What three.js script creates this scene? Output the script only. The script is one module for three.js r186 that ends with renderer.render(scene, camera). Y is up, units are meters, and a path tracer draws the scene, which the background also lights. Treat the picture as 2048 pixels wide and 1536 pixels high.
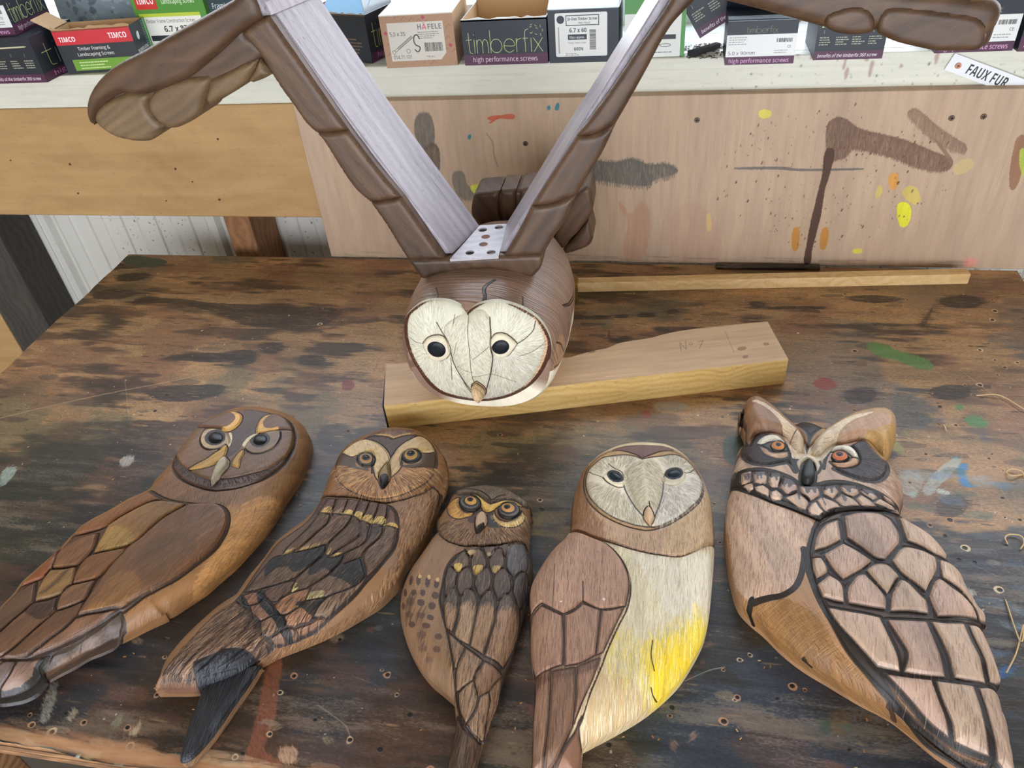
import * as THREE from 'three';
import { mergeGeometries } from 'three/addons/utils/BufferGeometryUtils.js';
import { RoundedBoxGeometry } from 'three/addons/geometries/RoundedBoxGeometry.js';

// ---------------------------------------------------------------- camera, sky, exposure
const BY = 0.9;                                   // height of the bench top above the floor
const scene = new THREE.Scene();
const camera = new THREE.PerspectiveCamera(2 * Math.atan(768 / 1540) * 180 / Math.PI, 2048 / 1536, 0.02, 200);
camera.position.set(0, BY + 0.62, 0);
camera.rotation.set(-38.871 * Math.PI / 180, 13.343 * Math.PI / 180, -5.735 * Math.PI / 180, 'YXZ');
const renderer = new THREE.WebGLRenderer({ antialias: true });
renderer.toneMapping = THREE.LinearToneMapping;
renderer.toneMappingExposure = 0.69;
renderer.shadowMap.enabled = true;
{ // bright overcast sky with thin cloud, a little bluer overhead
  const W = 256, Hh = 128, d = new Float32Array(W * Hh * 4);
  for (let j = 0; j < Hh; j++) for (let i = 0; i < W; i++) {
    const el = (j / (Hh - 1) - 0.5) * Math.PI, az = i / W * Math.PI * 2;   // row 0 is the bottom
    const c = 0.5 + 0.25 * Math.sin(az * 3 + 4 * el) * Math.cos(az * 2 - 3 * el + 1) + 0.2 * Math.sin(az * 7 + 9 * el);
    const up = Math.max(0, Math.sin(el)), k = (0.9 + 0.35 * c) * 9;
    const blue = Math.min(1, up * 1.1) * (0.75 - 0.5 * c);
    const o = (j * W + i) * 4;
    d[o] = k * (1.0 - 0.42 * blue); d[o + 1] = k * (1.0 - 0.18 * blue); d[o + 2] = k * (1.05 + 0.1 * blue); d[o + 3] = 1;
  }
  const t = new THREE.DataTexture(d, W, Hh, THREE.RGBAFormat, THREE.FloatType);
  t.mapping = THREE.EquirectangularReflectionMapping; t.magFilter = THREE.LinearFilter; t.needsUpdate = true;
  scene.background = t;
}

// ---------------------------------------------------------------- helpers
function rng(seed) { let a = seed >>> 0; return () => { a = (a + 0x6D2B79F5) | 0; let t = Math.imul(a ^ (a >>> 15), 1 | a); t = (t + Math.imul(t ^ (t >>> 7), 61 | t)) ^ t; return ((t ^ (t >>> 14)) >>> 0) / 4294967296; }; }
const clamp = (x, a = 0, b = 1) => Math.min(b, Math.max(a, x));
const smooth = (a, b, x) => { const t = clamp((x - a) / (b - a)); return t * t * (3 - 2 * t); };
const NT = 512;
function fbmTile(seed, base, oct) {               // tileable value noise, 0..1
  const out = new Float32Array(NT * NT); let amp = 1, sum = 0;
  for (let o = 0, n = base; o < oct; o++, n *= 2, amp *= 0.55) {
    const r = rng(seed + o * 77), g = new Float32Array(n * n).map(() => r()), s = n / NT; sum += amp;
    for (let y = 0; y < NT; y++) { const fy = y * s, y0 = fy | 0, ty = fy - y0, wy = ty * ty * (3 - 2 * ty), a = (y0 % n) * n, b = ((y0 + 1) % n) * n;
      for (let x = 0; x < NT; x++) { const fx = x * s, x0 = fx | 0, tx = fx - x0, wx = tx * tx * (3 - 2 * tx), p = x0 % n, q = (x0 + 1) % n;
        out[y * NT + x] += amp * ((g[a + p] * (1 - wx) + g[a + q] * wx) * (1 - wy) + (g[b + p] * (1 - wx) + g[b + q] * wx) * wy); } }
  }
  let lo = 1e9, hi = -1e9; for (const v of out) { const q = v / sum; if (q < lo) lo = q; if (q > hi) hi = q; }
  for (let i = 0; i < out.length; i++) out[i] = (out[i] / sum - lo) / (hi - lo);
  return out;
}
const N1 = fbmTile(11, 4, 7), N2 = fbmTile(23, 8, 6), N3 = fbmTile(37, 128, 2);
function ns(t, u, v) {                            // bilinear look-up, u and v in texels
  const fu = Math.floor(u), fv = Math.floor(v), x0 = fu & 511, y0 = fv & 511, x1 = (x0 + 1) & 511, y1 = (y0 + 1) & 511, a = u - fu, b = v - fv;
  return (t[y0 * NT + x0] * (1 - a) + t[y0 * NT + x1] * a) * (1 - b) + (t[y1 * NT + x0] * (1 - a) + t[y1 * NT + x1] * a) * b;
}
const canvasOf = (w, h) => { const c = document.createElement('canvas'); c.width = w; c.height = h; return c; };
function texOf(c, srgb, wrap) {
  const t = new THREE.CanvasTexture(c); t.colorSpace = srgb ? THREE.SRGBColorSpace : THREE.NoColorSpace; t.magFilter = THREE.LinearFilter; t.anisotropy = 8;
  if (wrap) t.wrapS = t.wrapT = THREE.MirroredRepeatWrapping; t.needsUpdate = true; return t;
}
const hex = (s) => [parseInt(s.slice(1, 3), 16), parseInt(s.slice(3, 5), 16), parseInt(s.slice(5, 7), 16)];
const std = (o) => new THREE.MeshStandardMaterial({ roughness: 0.6, metalness: 0, ...o });

const used = {};
function numbered(n) { const k = used[n] = (used[n] ?? -1) + 1; return k ? n + '_' + String(k).padStart(3, '0') : n; }
function tag(o, label, category, group, kind) { if (label) o.userData.label = label; if (category) o.userData.category = category; if (group) o.userData.group = group; if (kind) o.userData.kind = kind; return o; }
function thing(name, label, category, pos = [0, 0, 0], group, turn = 0) {
  const g = new THREE.Group(); g.name = numbered(name); g.position.set(...pos); g.rotation.y = turn; scene.add(g); return tag(g, label, category, group);
}
function part(name, geo, m, parent, label) {
  const o = new THREE.Mesh(geo, m); o.name = parent === scene ? numbered(name) : name; o.castShadow = o.receiveShadow = true; parent.add(o); if (label) o.userData.label = label; return o;
}
const struct = (name, geo, m) => tag(part(name, geo, m, scene), null, null, null, 'structure');
const bx = (w, h, d, x = 0, y = 0, z = 0) => new THREE.BoxGeometry(w, h, d).translate(x, y, z);
const rb = (w, h, d, r, x = 0, y = 0, z = 0) => new RoundedBoxGeometry(w, h, d, 2, r).translate(x, y, z);
function boxUV(geo) {                             // uv in metres, each face by the plane it lies in
  const g = geo.index ? geo.toNonIndexed() : geo, p = g.attributes.position, uv = new Float32Array(p.count * 2);
  for (let i = 0; i < p.count; i += 3) {
    const ax = p.getX(i + 1) - p.getX(i), ay = p.getY(i + 1) - p.getY(i), az = p.getZ(i + 1) - p.getZ(i), bx_ = p.getX(i + 2) - p.getX(i), by = p.getY(i + 2) - p.getY(i), bz = p.getZ(i + 2) - p.getZ(i);
    const nx = Math.abs(ay * bz - az * by), ny = Math.abs(az * bx_ - ax * bz), nz = Math.abs(ax * by - ay * bx_);
    for (let k = i; k < i + 3; k++) { const x = p.getX(k), y = p.getY(k), z = p.getZ(k);
      const [u, v] = ny >= nx && ny >= nz ? [x, -z] : nx >= nz ? [z, y] : [x, y]; uv[k * 2] = u; uv[k * 2 + 1] = v; }
  }
  g.setAttribute('uv', new THREE.BufferAttribute(uv, 2)); return g;
}

// curves through points: 'x,y x,y! ...' ('!' marks a corner)
const pts = (s) => s.trim().split(/\s+/).map((t) => { const c = t.endsWith('!'), [x, y] = t.replace('!', '').split(',').map(Number); return { x, y, c }; });
function spline(P, closed, step) {
  const n = P.length, out = [], at = (i) => P[(i + n) % n];
  const tan = (i, seg) => { const p = at(i); if (p.c || (!closed && (i === 0 || i === n - 1))) return seg; const a = at(i - 1), b = at(i + 1), dx = b.x - a.x, dy = b.y - a.y, l = Math.hypot(dx, dy) || 1; return [dx / l, dy / l]; };
  for (let i = 0; i < (closed ? n : n - 1); i++) {
    const p = at(i), q = at(i + 1), dx = q.x - p.x, dy = q.y - p.y, L = Math.hypot(dx, dy); if (L < 1e-6) continue;
    const sg = [dx / L, dy / L], a = tan(i, sg), b = tan(i + 1, sg), k = Math.max(1, Math.round(L / step));
    for (let j = 0; j < k; j++) { const t = j / k, t2 = t * t, t3 = t2 * t, h1 = t3 - 2 * t2 + t, h2 = t3 - t2, e = 3 * t2 - 2 * t3;
      out.push([p.x + dx * e + L * (a[0] * h1 + b[0] * h2), p.y + dy * e + L * (a[1] * h1 + b[1] * h2)]); }
  }
  if (!closed) out.push([at(n - 1).x, at(n - 1).y]);
  return out;
}
function near(poly, x, y) {                        // [distance to the outline, foot x, foot y]
  let best = 1e18, bx_ = 0, by = 0;
  for (let i = 0, n = poly.length; i < n; i++) { const a = poly[i], b = poly[i + 1 === n ? 0 : i + 1], dx = b[0] - a[0], dy = b[1] - a[1];
    let t = ((x - a[0]) * dx + (y - a[1]) * dy) / (dx * dx + dy * dy + 1e-12); t = t < 0 ? 0 : t > 1 ? 1 : t;
    const fx = a[0] + dx * t, fy = a[1] + dy * t, q = (fx - x) * (fx - x) + (fy - y) * (fy - y); if (q < best) { best = q; bx_ = fx; by = fy; } }
  return [Math.sqrt(best), bx_, by];
}
function inside(poly, x, y) { let c = false; for (let i = 0, j = poly.length - 1; i < poly.length; j = i++) { const a = poly[i], b = poly[j]; if ((a[1] > y) !== (b[1] > y) && x < (b[0] - a[0]) * (y - a[1]) / (b[1] - a[1]) + a[0]) c = !c; } return c; }
const bounds = (poly) => { let a = 1e9, b = 1e9, c = -1e9, d = -1e9; for (const [x, y] of poly) { a = Math.min(a, x); b = Math.min(b, y); c = Math.max(c, x); d = Math.max(d, y); } return [a, b, c, d]; };
// a surface over a polygon (millimetres): grid cells, the outer ones drawn in to the outline; height(x, z, distance to the outline); optional skirt down to y = foot
function relief(poly, cell, height, uvOf, foot = null, place = (x, y, z) => [x, y, z]) {
  const [x0, z0, x1, z1] = bounds(poly), nx = Math.ceil((x1 - x0) / cell) + 3, nz = Math.ceil((z1 - z0) / cell) + 3, ox = x0 - cell * 1.03, oz = z0 - cell * 1.07;
  const ins = new Uint8Array(nx * nz), id = new Int32Array(nx * nz).fill(-1), V = [], U = [], I = [], D = [];
  for (let j = 0; j < nz; j++) { const z = oz + j * cell, xs = [];
    for (let i = 0, n = poly.length; i < n; i++) { const a = poly[i], b = poly[(i + 1) % n]; if ((a[1] > z) !== (b[1] > z)) xs.push(a[0] + (z - a[1]) / (b[1] - a[1]) * (b[0] - a[0])); }
    xs.sort((p, q) => p - q);
    for (let k = 0; k + 1 < xs.length; k += 2) for (let i = Math.max(0, Math.ceil((xs[k] - ox) / cell)); i <= Math.min(nx - 1, Math.floor((xs[k + 1] - ox) / cell)); i++) ins[j * nx + i] = 1; }
  const vert = (i, j) => { const q = j * nx + i; if (id[q] >= 0) return id[q];
    let x = ox + i * cell, z = oz + j * cell; const [d, fx, fz] = near(poly, x, z); let dd = d; if (!ins[q]) { x = fx; z = fz; dd = 0; } else if (d < cell * 0.12) { x = fx; z = fz; dd = 0; }
    id[q] = V.length; V.push([x, height(x, z, dd), z]); D.push(dd); return id[q]; };
  for (let j = 0; j < nz - 1; j++) for (let i = 0; i < nx - 1; i++) { const q = j * nx + i; if (!(ins[q] || ins[q + 1] || ins[q + nx] || ins[q + nx + 1])) continue;
    const a = vert(i, j), b = vert(i + 1, j), c = vert(i, j + 1), d = vert(i + 1, j + 1);
    const tri = (p, q_, r) => { const A = V[p], B = V[q_], C = V[r]; if ((B[0] - A[0]) * (C[2] - A[2]) - (B[2] - A[2]) * (C[0] - A[0]) > 1e-7) I.push(p, r, q_); };
    if ((i + j) & 1) { tri(a, b, d); tri(a, d, c); } else { tri(a, b, c); tri(b, d, c); } }
  for (const [x, , z] of V) U.push(...uvOf(x, z));
  if (foot !== null) {
    const n = poly.length, ar = poly.reduce((q, p, i) => { const b = poly[(i + 1) % n]; return q + p[0] * b[1] - b[0] * p[1]; }, 0);
    for (let i = 0; i < n; i++) { let a = poly[i], b = poly[(i + 1) % n]; if (ar > 0) [a, b] = [b, a]; const dx = b[0] - a[0], dz = b[1] - a[1], l = Math.hypot(dx, dz); if (l < 1e-6) continue;
      const ox_ = dz * -1 / l, oz_ = dx / l, ya = height(a[0], a[1], 0), yb = height(b[0], b[1], 0), s = V.length;
      V.push([a[0], ya, a[1]], [b[0], yb, b[1]], [a[0], foot, a[1]], [b[0], foot, b[1]]);
      U.push(...uvOf(a[0], a[1]), ...uvOf(b[0], b[1]), ...uvOf(a[0] + ox_ * Math.abs(ya - foot), a[1] + oz_ * Math.abs(ya - foot)), ...uvOf(b[0] + ox_ * Math.abs(yb - foot), b[1] + oz_ * Math.abs(yb - foot)));
      I.push(s, s + 2, s + 1, s + 1, s + 2, s + 3); }
  }
  const g = new THREE.BufferGeometry(), P = new Float32Array(V.length * 3);
  V.forEach((v, k) => { const w = place(...v); P[k * 3] = w[0] / 1000; P[k * 3 + 1] = w[1] / 1000; P[k * 3 + 2] = w[2] / 1000; });
  g.setAttribute('position', new THREE.BufferAttribute(P, 3)); g.setAttribute('uv', new THREE.Float32BufferAttribute(U, 2)); g.setIndex(I); g.computeVertexNormals(); return g;
}
// paint in millimetres on a colour canvas and a relief canvas
class Paint {
  constructor(x0, z0, x1, z1, res, base, seed) {
    this.x0 = x0; this.z0 = z0; this.w = x1 - x0; this.h = z1 - z0; this.res = res; this.r = rng(seed); this.seed = seed;
    this.c = canvasOf(Math.round(this.w * res), Math.round(this.h * res)); this.b = canvasOf(this.c.width, this.c.height);
    this.g = this.c.getContext('2d'); this.q = this.b.getContext('2d');
    for (const [k, f] of [[this.g, base], [this.q, '#909090']]) { k.fillStyle = f; k.fillRect(0, 0, this.c.width, this.c.height); k.lineCap = k.lineJoin = 'round'; k.setTransform(res, 0, 0, res, -x0 * res, -z0 * res); }
  }
  uv() { return (x, z) => [(x - this.x0) / this.w, 1 - (z - this.z0) / this.h]; }
  path(k, poly, closed = true) { k.beginPath(); poly.forEach(([x, y], i) => i ? k.lineTo(x, y) : k.moveTo(x, y)); if (closed) k.closePath(); }
  ragged(poly, amp) { return amp ? poly.map(([x, y]) => [x + (this.r() - 0.5) * amp, y + (this.r() - 0.5) * amp]) : poly; }
  fill(poly, col, a = 1, amp = 0) { this.g.globalAlpha = a; this.g.fillStyle = col; this.path(this.g, this.ragged(poly, amp)); this.g.fill(); this.g.globalAlpha = 1; }
  stroke(poly, w, col, a = 1, closed = false, depth = 0.5) {
    this.g.globalAlpha = a; this.g.strokeStyle = col; this.g.lineWidth = w; this.path(this.g, poly, closed); this.g.stroke(); this.g.globalAlpha = 1;
    if (depth) { this.q.globalAlpha = Math.abs(depth); this.q.strokeStyle = depth > 0 ? '#000' : '#fff'; this.q.lineWidth = w; this.path(this.q, poly, closed); this.q.stroke(); this.q.globalAlpha = 1; }
  }
  streaks(poly, ang, col, a, amp, w = 0.5, len = 7) {   // a stain or brushed paint: ragged strokes along the grain, an uneven outline
    const area = Math.abs(poly.reduce((q, p, i) => { const b = poly[(i + 1) % poly.length]; return q + p[0] * b[1] - b[0] * p[1]; }, 0)) / 2;
    this.fill(poly, col, a * 0.55, amp); this.hair(poly, Math.min(2600, area * 0.9 / (w * len) * 3), len, 'a' + ang, col, a * 0.75, w, false);
  }
  hair(poly, n, len, dir, col, a, w, relief = true, ok = null) {
    const [x0, y0, x1, y1] = bounds(poly), r = this.r; let cx, cy, ang; if (dir[0] === 'c') [cx, cy] = dir.slice(1).split(',').map(Number); else ang = Number(dir.slice(1));
    const k = this.g, q = this.q; k.strokeStyle = col; k.lineWidth = w; q.lineWidth = w; q.strokeStyle = parseInt(col.slice(1, 3), 16) > 120 ? '#fff' : '#000';
    for (let i = 0, tries = 0; i < n && tries < n * 12; tries++) {
      const x = x0 + r() * (x1 - x0), y = y0 + r() * (y1 - y0); if (!inside(poly, x, y)) continue; i++;
      const th = (cx === undefined ? ang + (relief ? 0 : (r() < 0.5 ? 0 : Math.PI)) : Math.atan2(y - cy, x - cx)) + (r() - 0.5) * 0.26, l = len * (0.45 + r() * 0.7), bend = (r() - 0.5) * l * 0.16, X = x + Math.cos(th) * l, Y = y + Math.sin(th) * l; if (ok && !(ok(x, y) && ok(X, Y))) continue;
      const al = a * (0.35 + 0.65 * r()); k.globalAlpha = al; q.globalAlpha = relief ? al * 0.5 : 0;
      for (const t of [k, q]) { t.beginPath(); t.moveTo(x, y); t.quadraticCurveTo((x + X) / 2 - Math.sin(th) * bend, (y + Y) / 2 + Math.cos(th) * bend, X, Y); t.stroke(); }
    }
    k.globalAlpha = q.globalAlpha = 1;
  }
  grain(ang, amount, bumpAmt, freq = 1) {          // wood grain and fine tooth over everything
    const W = this.c.width, Hh = this.c.height, im = this.g.getImageData(0, 0, W, Hh), bm = this.q.getImageData(0, 0, W, Hh), d = im.data, e = bm.data, ca = Math.cos(ang), sa = Math.sin(ang), s = 1 / this.res, off = this.seed * 31;
    for (let j = 0; j < Hh; j++) for (let i = 0; i < W; i++) {
      const x = i * s, y = j * s, u = x * ca + y * sa, v = -x * sa + y * ca;
      const broad = ns(N1, u * 0.35 * freq + off, v * 1.5 * freq), fine = ns(N2, u * 1.1 * freq + off, v * 13 * freq), tooth = ns(N3, u * 2.4 + off, v * 7);
      const pore = tooth > 0.72 && fine > 0.45 ? (tooth - 0.72) * 1.6 : 0;
      const k = 1 + amount * ((broad - 0.5) * 0.9 + (fine - 0.5) * 0.75 + (tooth - 0.5) * 0.3) - pore * amount * 1.3, o = (j * W + i) * 4;
      d[o] = clamp(d[o] * k, 0, 255); d[o + 1] = clamp(d[o + 1] * (k * 0.98 + 0.02), 0, 255); d[o + 2] = clamp(d[o + 2] * (k * 0.95 + 0.05), 0, 255);
      const h = clamp(e[o] + bumpAmt * ((fine - 0.5) * 60 + (tooth - 0.5) * 26 - pore * 90), 0, 255); e[o] = e[o + 1] = e[o + 2] = h;
    }
    this.g.setTransform(1, 0, 0, 1, 0, 0); this.q.setTransform(1, 0, 0, 1, 0, 0); this.g.putImageData(im, 0, 0); this.q.putImageData(bm, 0, 0);
  }
}
// plain wood, repeating every 0.6 m: uv in metres, grain along u
function woodTex(seed, cols, opt = {}) {
  const S = 640, c = canvasOf(S, S), b = canvasOf(S, S), g = c.getContext('2d'), q = b.getContext('2d'), im = g.createImageData(S, S), bm = q.createImageData(S, S), [A, B, C] = cols.map(hex), st = opt.stretch ?? 1;
  for (let j = 0; j < S; j++) for (let i = 0; i < S; i++) {
    const u = i * 0.8, v = j * 0.8, warp = ns(N1, u + seed * 13, v + 50) * 40 * (opt.warp ?? 1), ring = 0.5 + 0.5 * Math.sin((v * (opt.rings ?? 0.16) + warp * 0.22) * 6.2832 * 0.5);
    const broad = ns(N1, u * 1 + seed * 7, v * 2), fine = ns(N2, u * st + seed * 17, v * 8), tooth = ns(N3, u * 2 * st, v * 6 + seed);
    let t = clamp(ring * 0.35 * (opt.ringAmt ?? 1) + broad * 0.45 + fine * 0.4 - 0.1), o = (j * S + i) * 4; const p = tooth > 0.74 ? (tooth - 0.74) * (opt.pore ?? 1.2) : 0;
    for (let k = 0; k < 3; k++) im.data[o + k] = clamp((t < 0.5 ? A[k] + (B[k] - A[k]) * t * 2 : B[k] + (C[k] - B[k]) * (t * 2 - 1)) * (1 - p) , 0, 255);
    const h = clamp(128 + (fine - 0.5) * 90 + (tooth - 0.5) * 50 - p * 120, 0, 255); bm.data[o] = bm.data[o + 1] = bm.data[o + 2] = h; im.data[o + 3] = bm.data[o + 3] = 255;
  }
  g.putImageData(im, 0, 0); q.putImageData(bm, 0, 0);
  return { map: texOf(c, true, true), bumpMap: texOf(b, false, true) };
}
function woodMat(seed, cols, opt = {}) {
  const t = woodTex(seed, cols, opt), k = 1 / (opt.size ?? 0.6);
  for (const m of [t.map, t.bumpMap]) { m.repeat.set(k, k); m.rotation = opt.turn ?? 0; m.offset.set(seed * 0.137 % 1, seed * 0.311 % 1); }
  return std({ map: t.map, bumpMap: t.bumpMap, bumpScale: opt.bump ?? 0.0006, roughness: opt.rough ?? 0.6 });
}

// ---------------------------------------------------------------- the room
const whiteWall = std({ color: '#c4b8a4', roughness: 0.85 });
const ROOM = { x0: -2.1, x1: 2.1, z0: -1.18, z1: 1.7, h: 2.45 };
struct('floor', bx(4.5, 0.12, 3.2, 0, -0.06, 0.23), std({ color: '#5a544a', roughness: 0.9 }));
struct('ceiling', bx(4.5, 0.1, 3.2, 0, ROOM.h + 0.05, 0.23), whiteWall);
struct('wall_left', bx(0.1, ROOM.h, 3.2, ROOM.x0 - 0.05, ROOM.h / 2, 0.23), whiteWall);
struct('wall_right', bx(0.1, ROOM.h, 3.2, ROOM.x1 + 0.05, ROOM.h / 2, 0.23), whiteWall);
// the wall opposite the bench: a wide opening for two double doors, standing open
struct('wall_front', mergeGeometries([bx(0.6, ROOM.h, 0.1, -1.85, ROOM.h / 2, ROOM.z1 + 0.05), bx(0.6, ROOM.h, 0.1, 1.85, ROOM.h / 2, ROOM.z1 + 0.05), bx(3.1, ROOM.h - 2.02, 0.1, 0, (ROOM.h + 2.02) / 2, ROOM.z1 + 0.05)]), whiteWall);
const SILL = BY + 0.299, WTOP = BY + 1.0;
// back wall: solid below the sill, glazed above it
struct('wall_back', mergeGeometries([bx(4.2, SILL - 0.02, 0.1, 0, (SILL - 0.02) / 2, -1.25), bx(4.2, ROOM.h - WTOP, 0.1, 0, (ROOM.h + WTOP) / 2, -1.25), bx(0.75, ROOM.h, 0.1, -1.725, ROOM.h / 2, -1.25), bx(0.3, ROOM.h, 0.1, 1.95, ROOM.h / 2, -1.25)]), whiteWall);
{ // profiled white metal cladding below the sill: flat pans between narrow raised ribs
  const m = (() => { const S = 1024, c = canvasOf(S, S), g = c.getContext('2d'), r = rng(5); g.fillStyle = '#cfcdc4'; g.fillRect(0, 0, S, S);
    for (let i = 0; i < 900; i++) { g.globalAlpha = 0.15 + r() * 0.5; g.fillStyle = r() < 0.7 ? '#6d4a2a' : '#3b352e'; const x = 200 + r() * 300 + (r() < 0.3 ? r() * 500 : 0), y = r() * S, s = 0.6 + r() * 2.2; g.beginPath(); g.ellipse(x, y, s, s * (0.7 + r()), r() * 3, 0, 7); g.fill(); }
    for (let i = 0; i < 60; i++) { g.globalAlpha = 0.25; g.strokeStyle = '#8d7b62'; g.lineWidth = 0.8; const x = r() * S, y = r() * S; g.beginPath(); g.moveTo(x, y); g.lineTo(x + (r() - 0.5) * 8, y + 30 + r() * 60); g.stroke(); }
    const t = texOf(c, true, true); t.repeat.set(1.6, 1.6); return std({ map: t, roughness: 0.5 }); })();
  const sh = (w, rib) => { const s = new THREE.Shape(); s.moveTo(0, 0); for (let i = 0; i < 5; i++) { const x = i * w / 5; s.lineTo(x + 0.004, 0); s.lineTo(x + 0.0065, -0.0042); s.lineTo(x + 0.009, 0); s.lineTo(x + w / 10, 0.0005); s.lineTo(x + w / 10 + 0.006, 0.0032); s.lineTo(x + w / 10 + 0.012, 0.0005); }
    if (rib) { s.lineTo(w - 0.028, 0); s.lineTo(w - 0.022, 0.009); s.lineTo(w - 0.010, 0.009); s.lineTo(w - 0.004, -0.004); s.lineTo(w - 0.002, 0); } s.lineTo(w, 0); s.lineTo(w, -0.008); s.lineTo(0, -0.008); s.closePath(); return s; };
  for (let k = 0; k < 7; k++) { const w = 0.36, g = new THREE.ExtrudeGeometry(sh(w, true), { depth: SILL - 0.06, bevelEnabled: false }).rotateX(-Math.PI / 2); g.scale(1, 1, -1);
    const ix = g.index; const p = g.attributes.position; for (let i = 0; i < p.count; i += 3) { for (const a of ['position', 'normal', 'uv']) { const A = g.attributes[a], s = A.itemSize; for (let c = 0; c < s; c++) { const t = A.array[(i + 1) * s + c]; A.array[(i + 1) * s + c] = A.array[(i + 2) * s + c]; A.array[(i + 2) * s + c] = t; } } }
    g.computeVertexNormals(); boxUV(g);
    const o = part('wall_cladding_panel', g.translate(-1.88 + k * w, 0.0, -1.184), m, scene); tag(o, null, null, null, 'structure'); }
}
const board = woodMat(6, ['#9f7b4e', '#b18e5e', '#c09e6d'], { turn: 0, rough: 0.62, rings: 0.05, ringAmt: 0.45, stretch: 0.4, pore: 0.8, warp: 0.5 });
const pineStud = woodMat(3, ['#6d4a30', '#8d6340', '#a5784f'], { turn: Math.PI / 2, rough: 0.7 });
const greyStud = woodMat(4, ['#2c2a26', '#3b3832', '#4a463e'], { turn: Math.PI / 2, rough: 0.7 });
{ const o = part('wall_post', boxUV(rb(0.047, SILL - 0.05, 0.086, 0.003, -0.7145, (SILL - 0.05) / 2, -1.1395)), pineStud, scene); tag(o, null, null, null, 'structure');
  const p = part('wall_post', boxUV(rb(0.098, SILL - 0.05, 0.086, 0.003, -1.256, (SILL - 0.05) / 2, -1.1395)), greyStud, scene); tag(p, null, null, null, 'structure');
  const q = part('wall_post', boxUV(rb(0.14, SILL - 0.05, 0.086, 0.003, -1.377, (SILL - 0.05) / 2, -1.139)), board, scene); tag(q, null, null, null, 'structure'); }
// pale board fixed across the posts under the sill
{ const t = thing('wall_board', 'orange-tan horizontal timber board fixed to the wall posts below the white sill', 'board', [-1.25, BY + 0.156, -1.087]);
  part('plank', boxUV(rb(1.55, 0.187, 0.0215, 0.003)), board, t);
  const r = rng(8), dk = std({ color: '#4a3520', roughness: 0.9 });
  const kn = []; for (let i = 0; i < 8; i++) kn.push(new THREE.CylinderGeometry(0.0012 + r() * 0.001, 0.001, 0.003, 8).rotateX(Math.PI / 2).translate(0.15 + r() * 0.55, (r() - 0.5) * 0.15, 0.0104));
  part('nail_hole', mergeGeometries(kn), dk, t).userData.kind = 'stuff'; }
// window sill: painted fascia board and sill top
{ const P = new Paint(-1600, 0, 1600, 60, 0.64, '#d2d2c4', 9);
  const r = P.r;
  const chips = [[[0.09, 0.288], 9], [[0.135, 0.287], 7]];
  for (let i = 0; i < 130; i++) { const x = 40 + r() * 480, y = 2 + r() * 50, s = 0.3 + r() * r() * 1.1; P.fill(spline([0, 1, 2, 3, 4, 5].map((k) => ({ x: x + Math.cos(k) * s * (0.6 + r() * 0.8), y: y + Math.sin(k) * s * (0.8 + r()) })), true, 0.4), r() < 0.5 ? '#8d7766' : '#4b4a48', 0.5 + r() * 0.5); }
  for (const [x, y, h] of [[200, 12, 10], [222, 22, 16], [226, 35, 14], [262, 8, 24], [247, 18, 8], [255, 30, 24], [180, 14, 6], [163, 10, 7], [330, 18, 20], [290, 28, 5]]) P.fill(spline([0, 1, 2, 3, 4, 5, 6, 7].map((k) => ({ x: x + Math.cos(k * 0.785) * (1.2 + r() * 2), y: y + Math.sin(k * 0.785) * h / 2 * (0.7 + r() * 0.5) })), true, 0.5), '#a58d7e', 0.85);
  for (let i = 0; i < 40; i++) { const x = -900 + r() * 1500, y = r() * 55; P.stroke([[x, y], [x + 6 + r() * 20, y + (r() - 0.5) * 1.5]], 0.4, '#8f8b7c', 0.5, false, 0); }
  P.stroke([[-1600, 26], [1600, 25]], 0.5, '#a5a294', 0.5, false, 0);
  P.grain(0, 0.08, 0.6);
  const m = std({ map: texOf(P.c, true, true), bumpMap: texOf(P.b, false, true), bumpScale: 0.0008, roughness: 0.42 });
  const g = rb(3.2, 0.049, 0.02, 0.002), u = g.attributes.uv, p = g.attributes.position; for (let i = 0; i < u.count; i++) u.setXY(i, (p.getX(i) + 1.6) / 3.2, (p.getY(i) + 0.0245 + (0.01 - p.getZ(i))) / 0.06);
  struct('trim_1', g.translate(0, BY + 0.2745, -1.086), m);
  const S = new Paint(-1600, 0, 1600, 240, 0.64, '#dcdfdc', 10), r2 = S.r;
  for (let i = 0; i < 260; i++) { const x = -300 + r2() * 900, y = r2() * 220, s = 2 + r2() * 14; S.fill(spline([0, 1, 2, 3, 4, 5, 6].map((k) => ({ x: x + Math.cos(k * 0.9) * s * (0.7 + r2()), y: y + Math.sin(k * 0.9) * s * 0.35 * (0.6 + r2()) })), true, 1), ['#b9bcbd', '#c9c4bb', '#9aa6ae', '#e6ebec'][i & 3], 0.55, 1.5); }
  for (let i = 0; i < 50; i++) { const x = -300 + r2() * 900, y = r2() * 220; S.stroke([[x, y], [x + 20 + r2() * 80, y + (r2() - 0.5) * 6]], 0.8, '#6f7478', 0.5, false, 0.5); }
  S.fill([[-470, 0], [-150, 0], [-150, 10], [-470, 10]], '#8c7a66', 0.55, 2);
  S.grain(0, 0.1, 0.8);
  const sm = std({ map: texOf(S.c, true, true), bumpMap: texOf(S.b, false, true), bumpScale: 0.0012, roughness: 0.22 });
  const sg = bx(3.2, 0.018, 0.2, 0, BY + 0.290, -1.196), su = sg.attributes.uv, sp = sg.attributes.position; for (let i = 0; i < su.count; i++) su.setXY(i, (sp.getX(i) + 1.6) / 3.2, (-1.076 - sp.getZ(i)) / 0.24);
  struct('trim_2', sg, sm);
}
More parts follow.
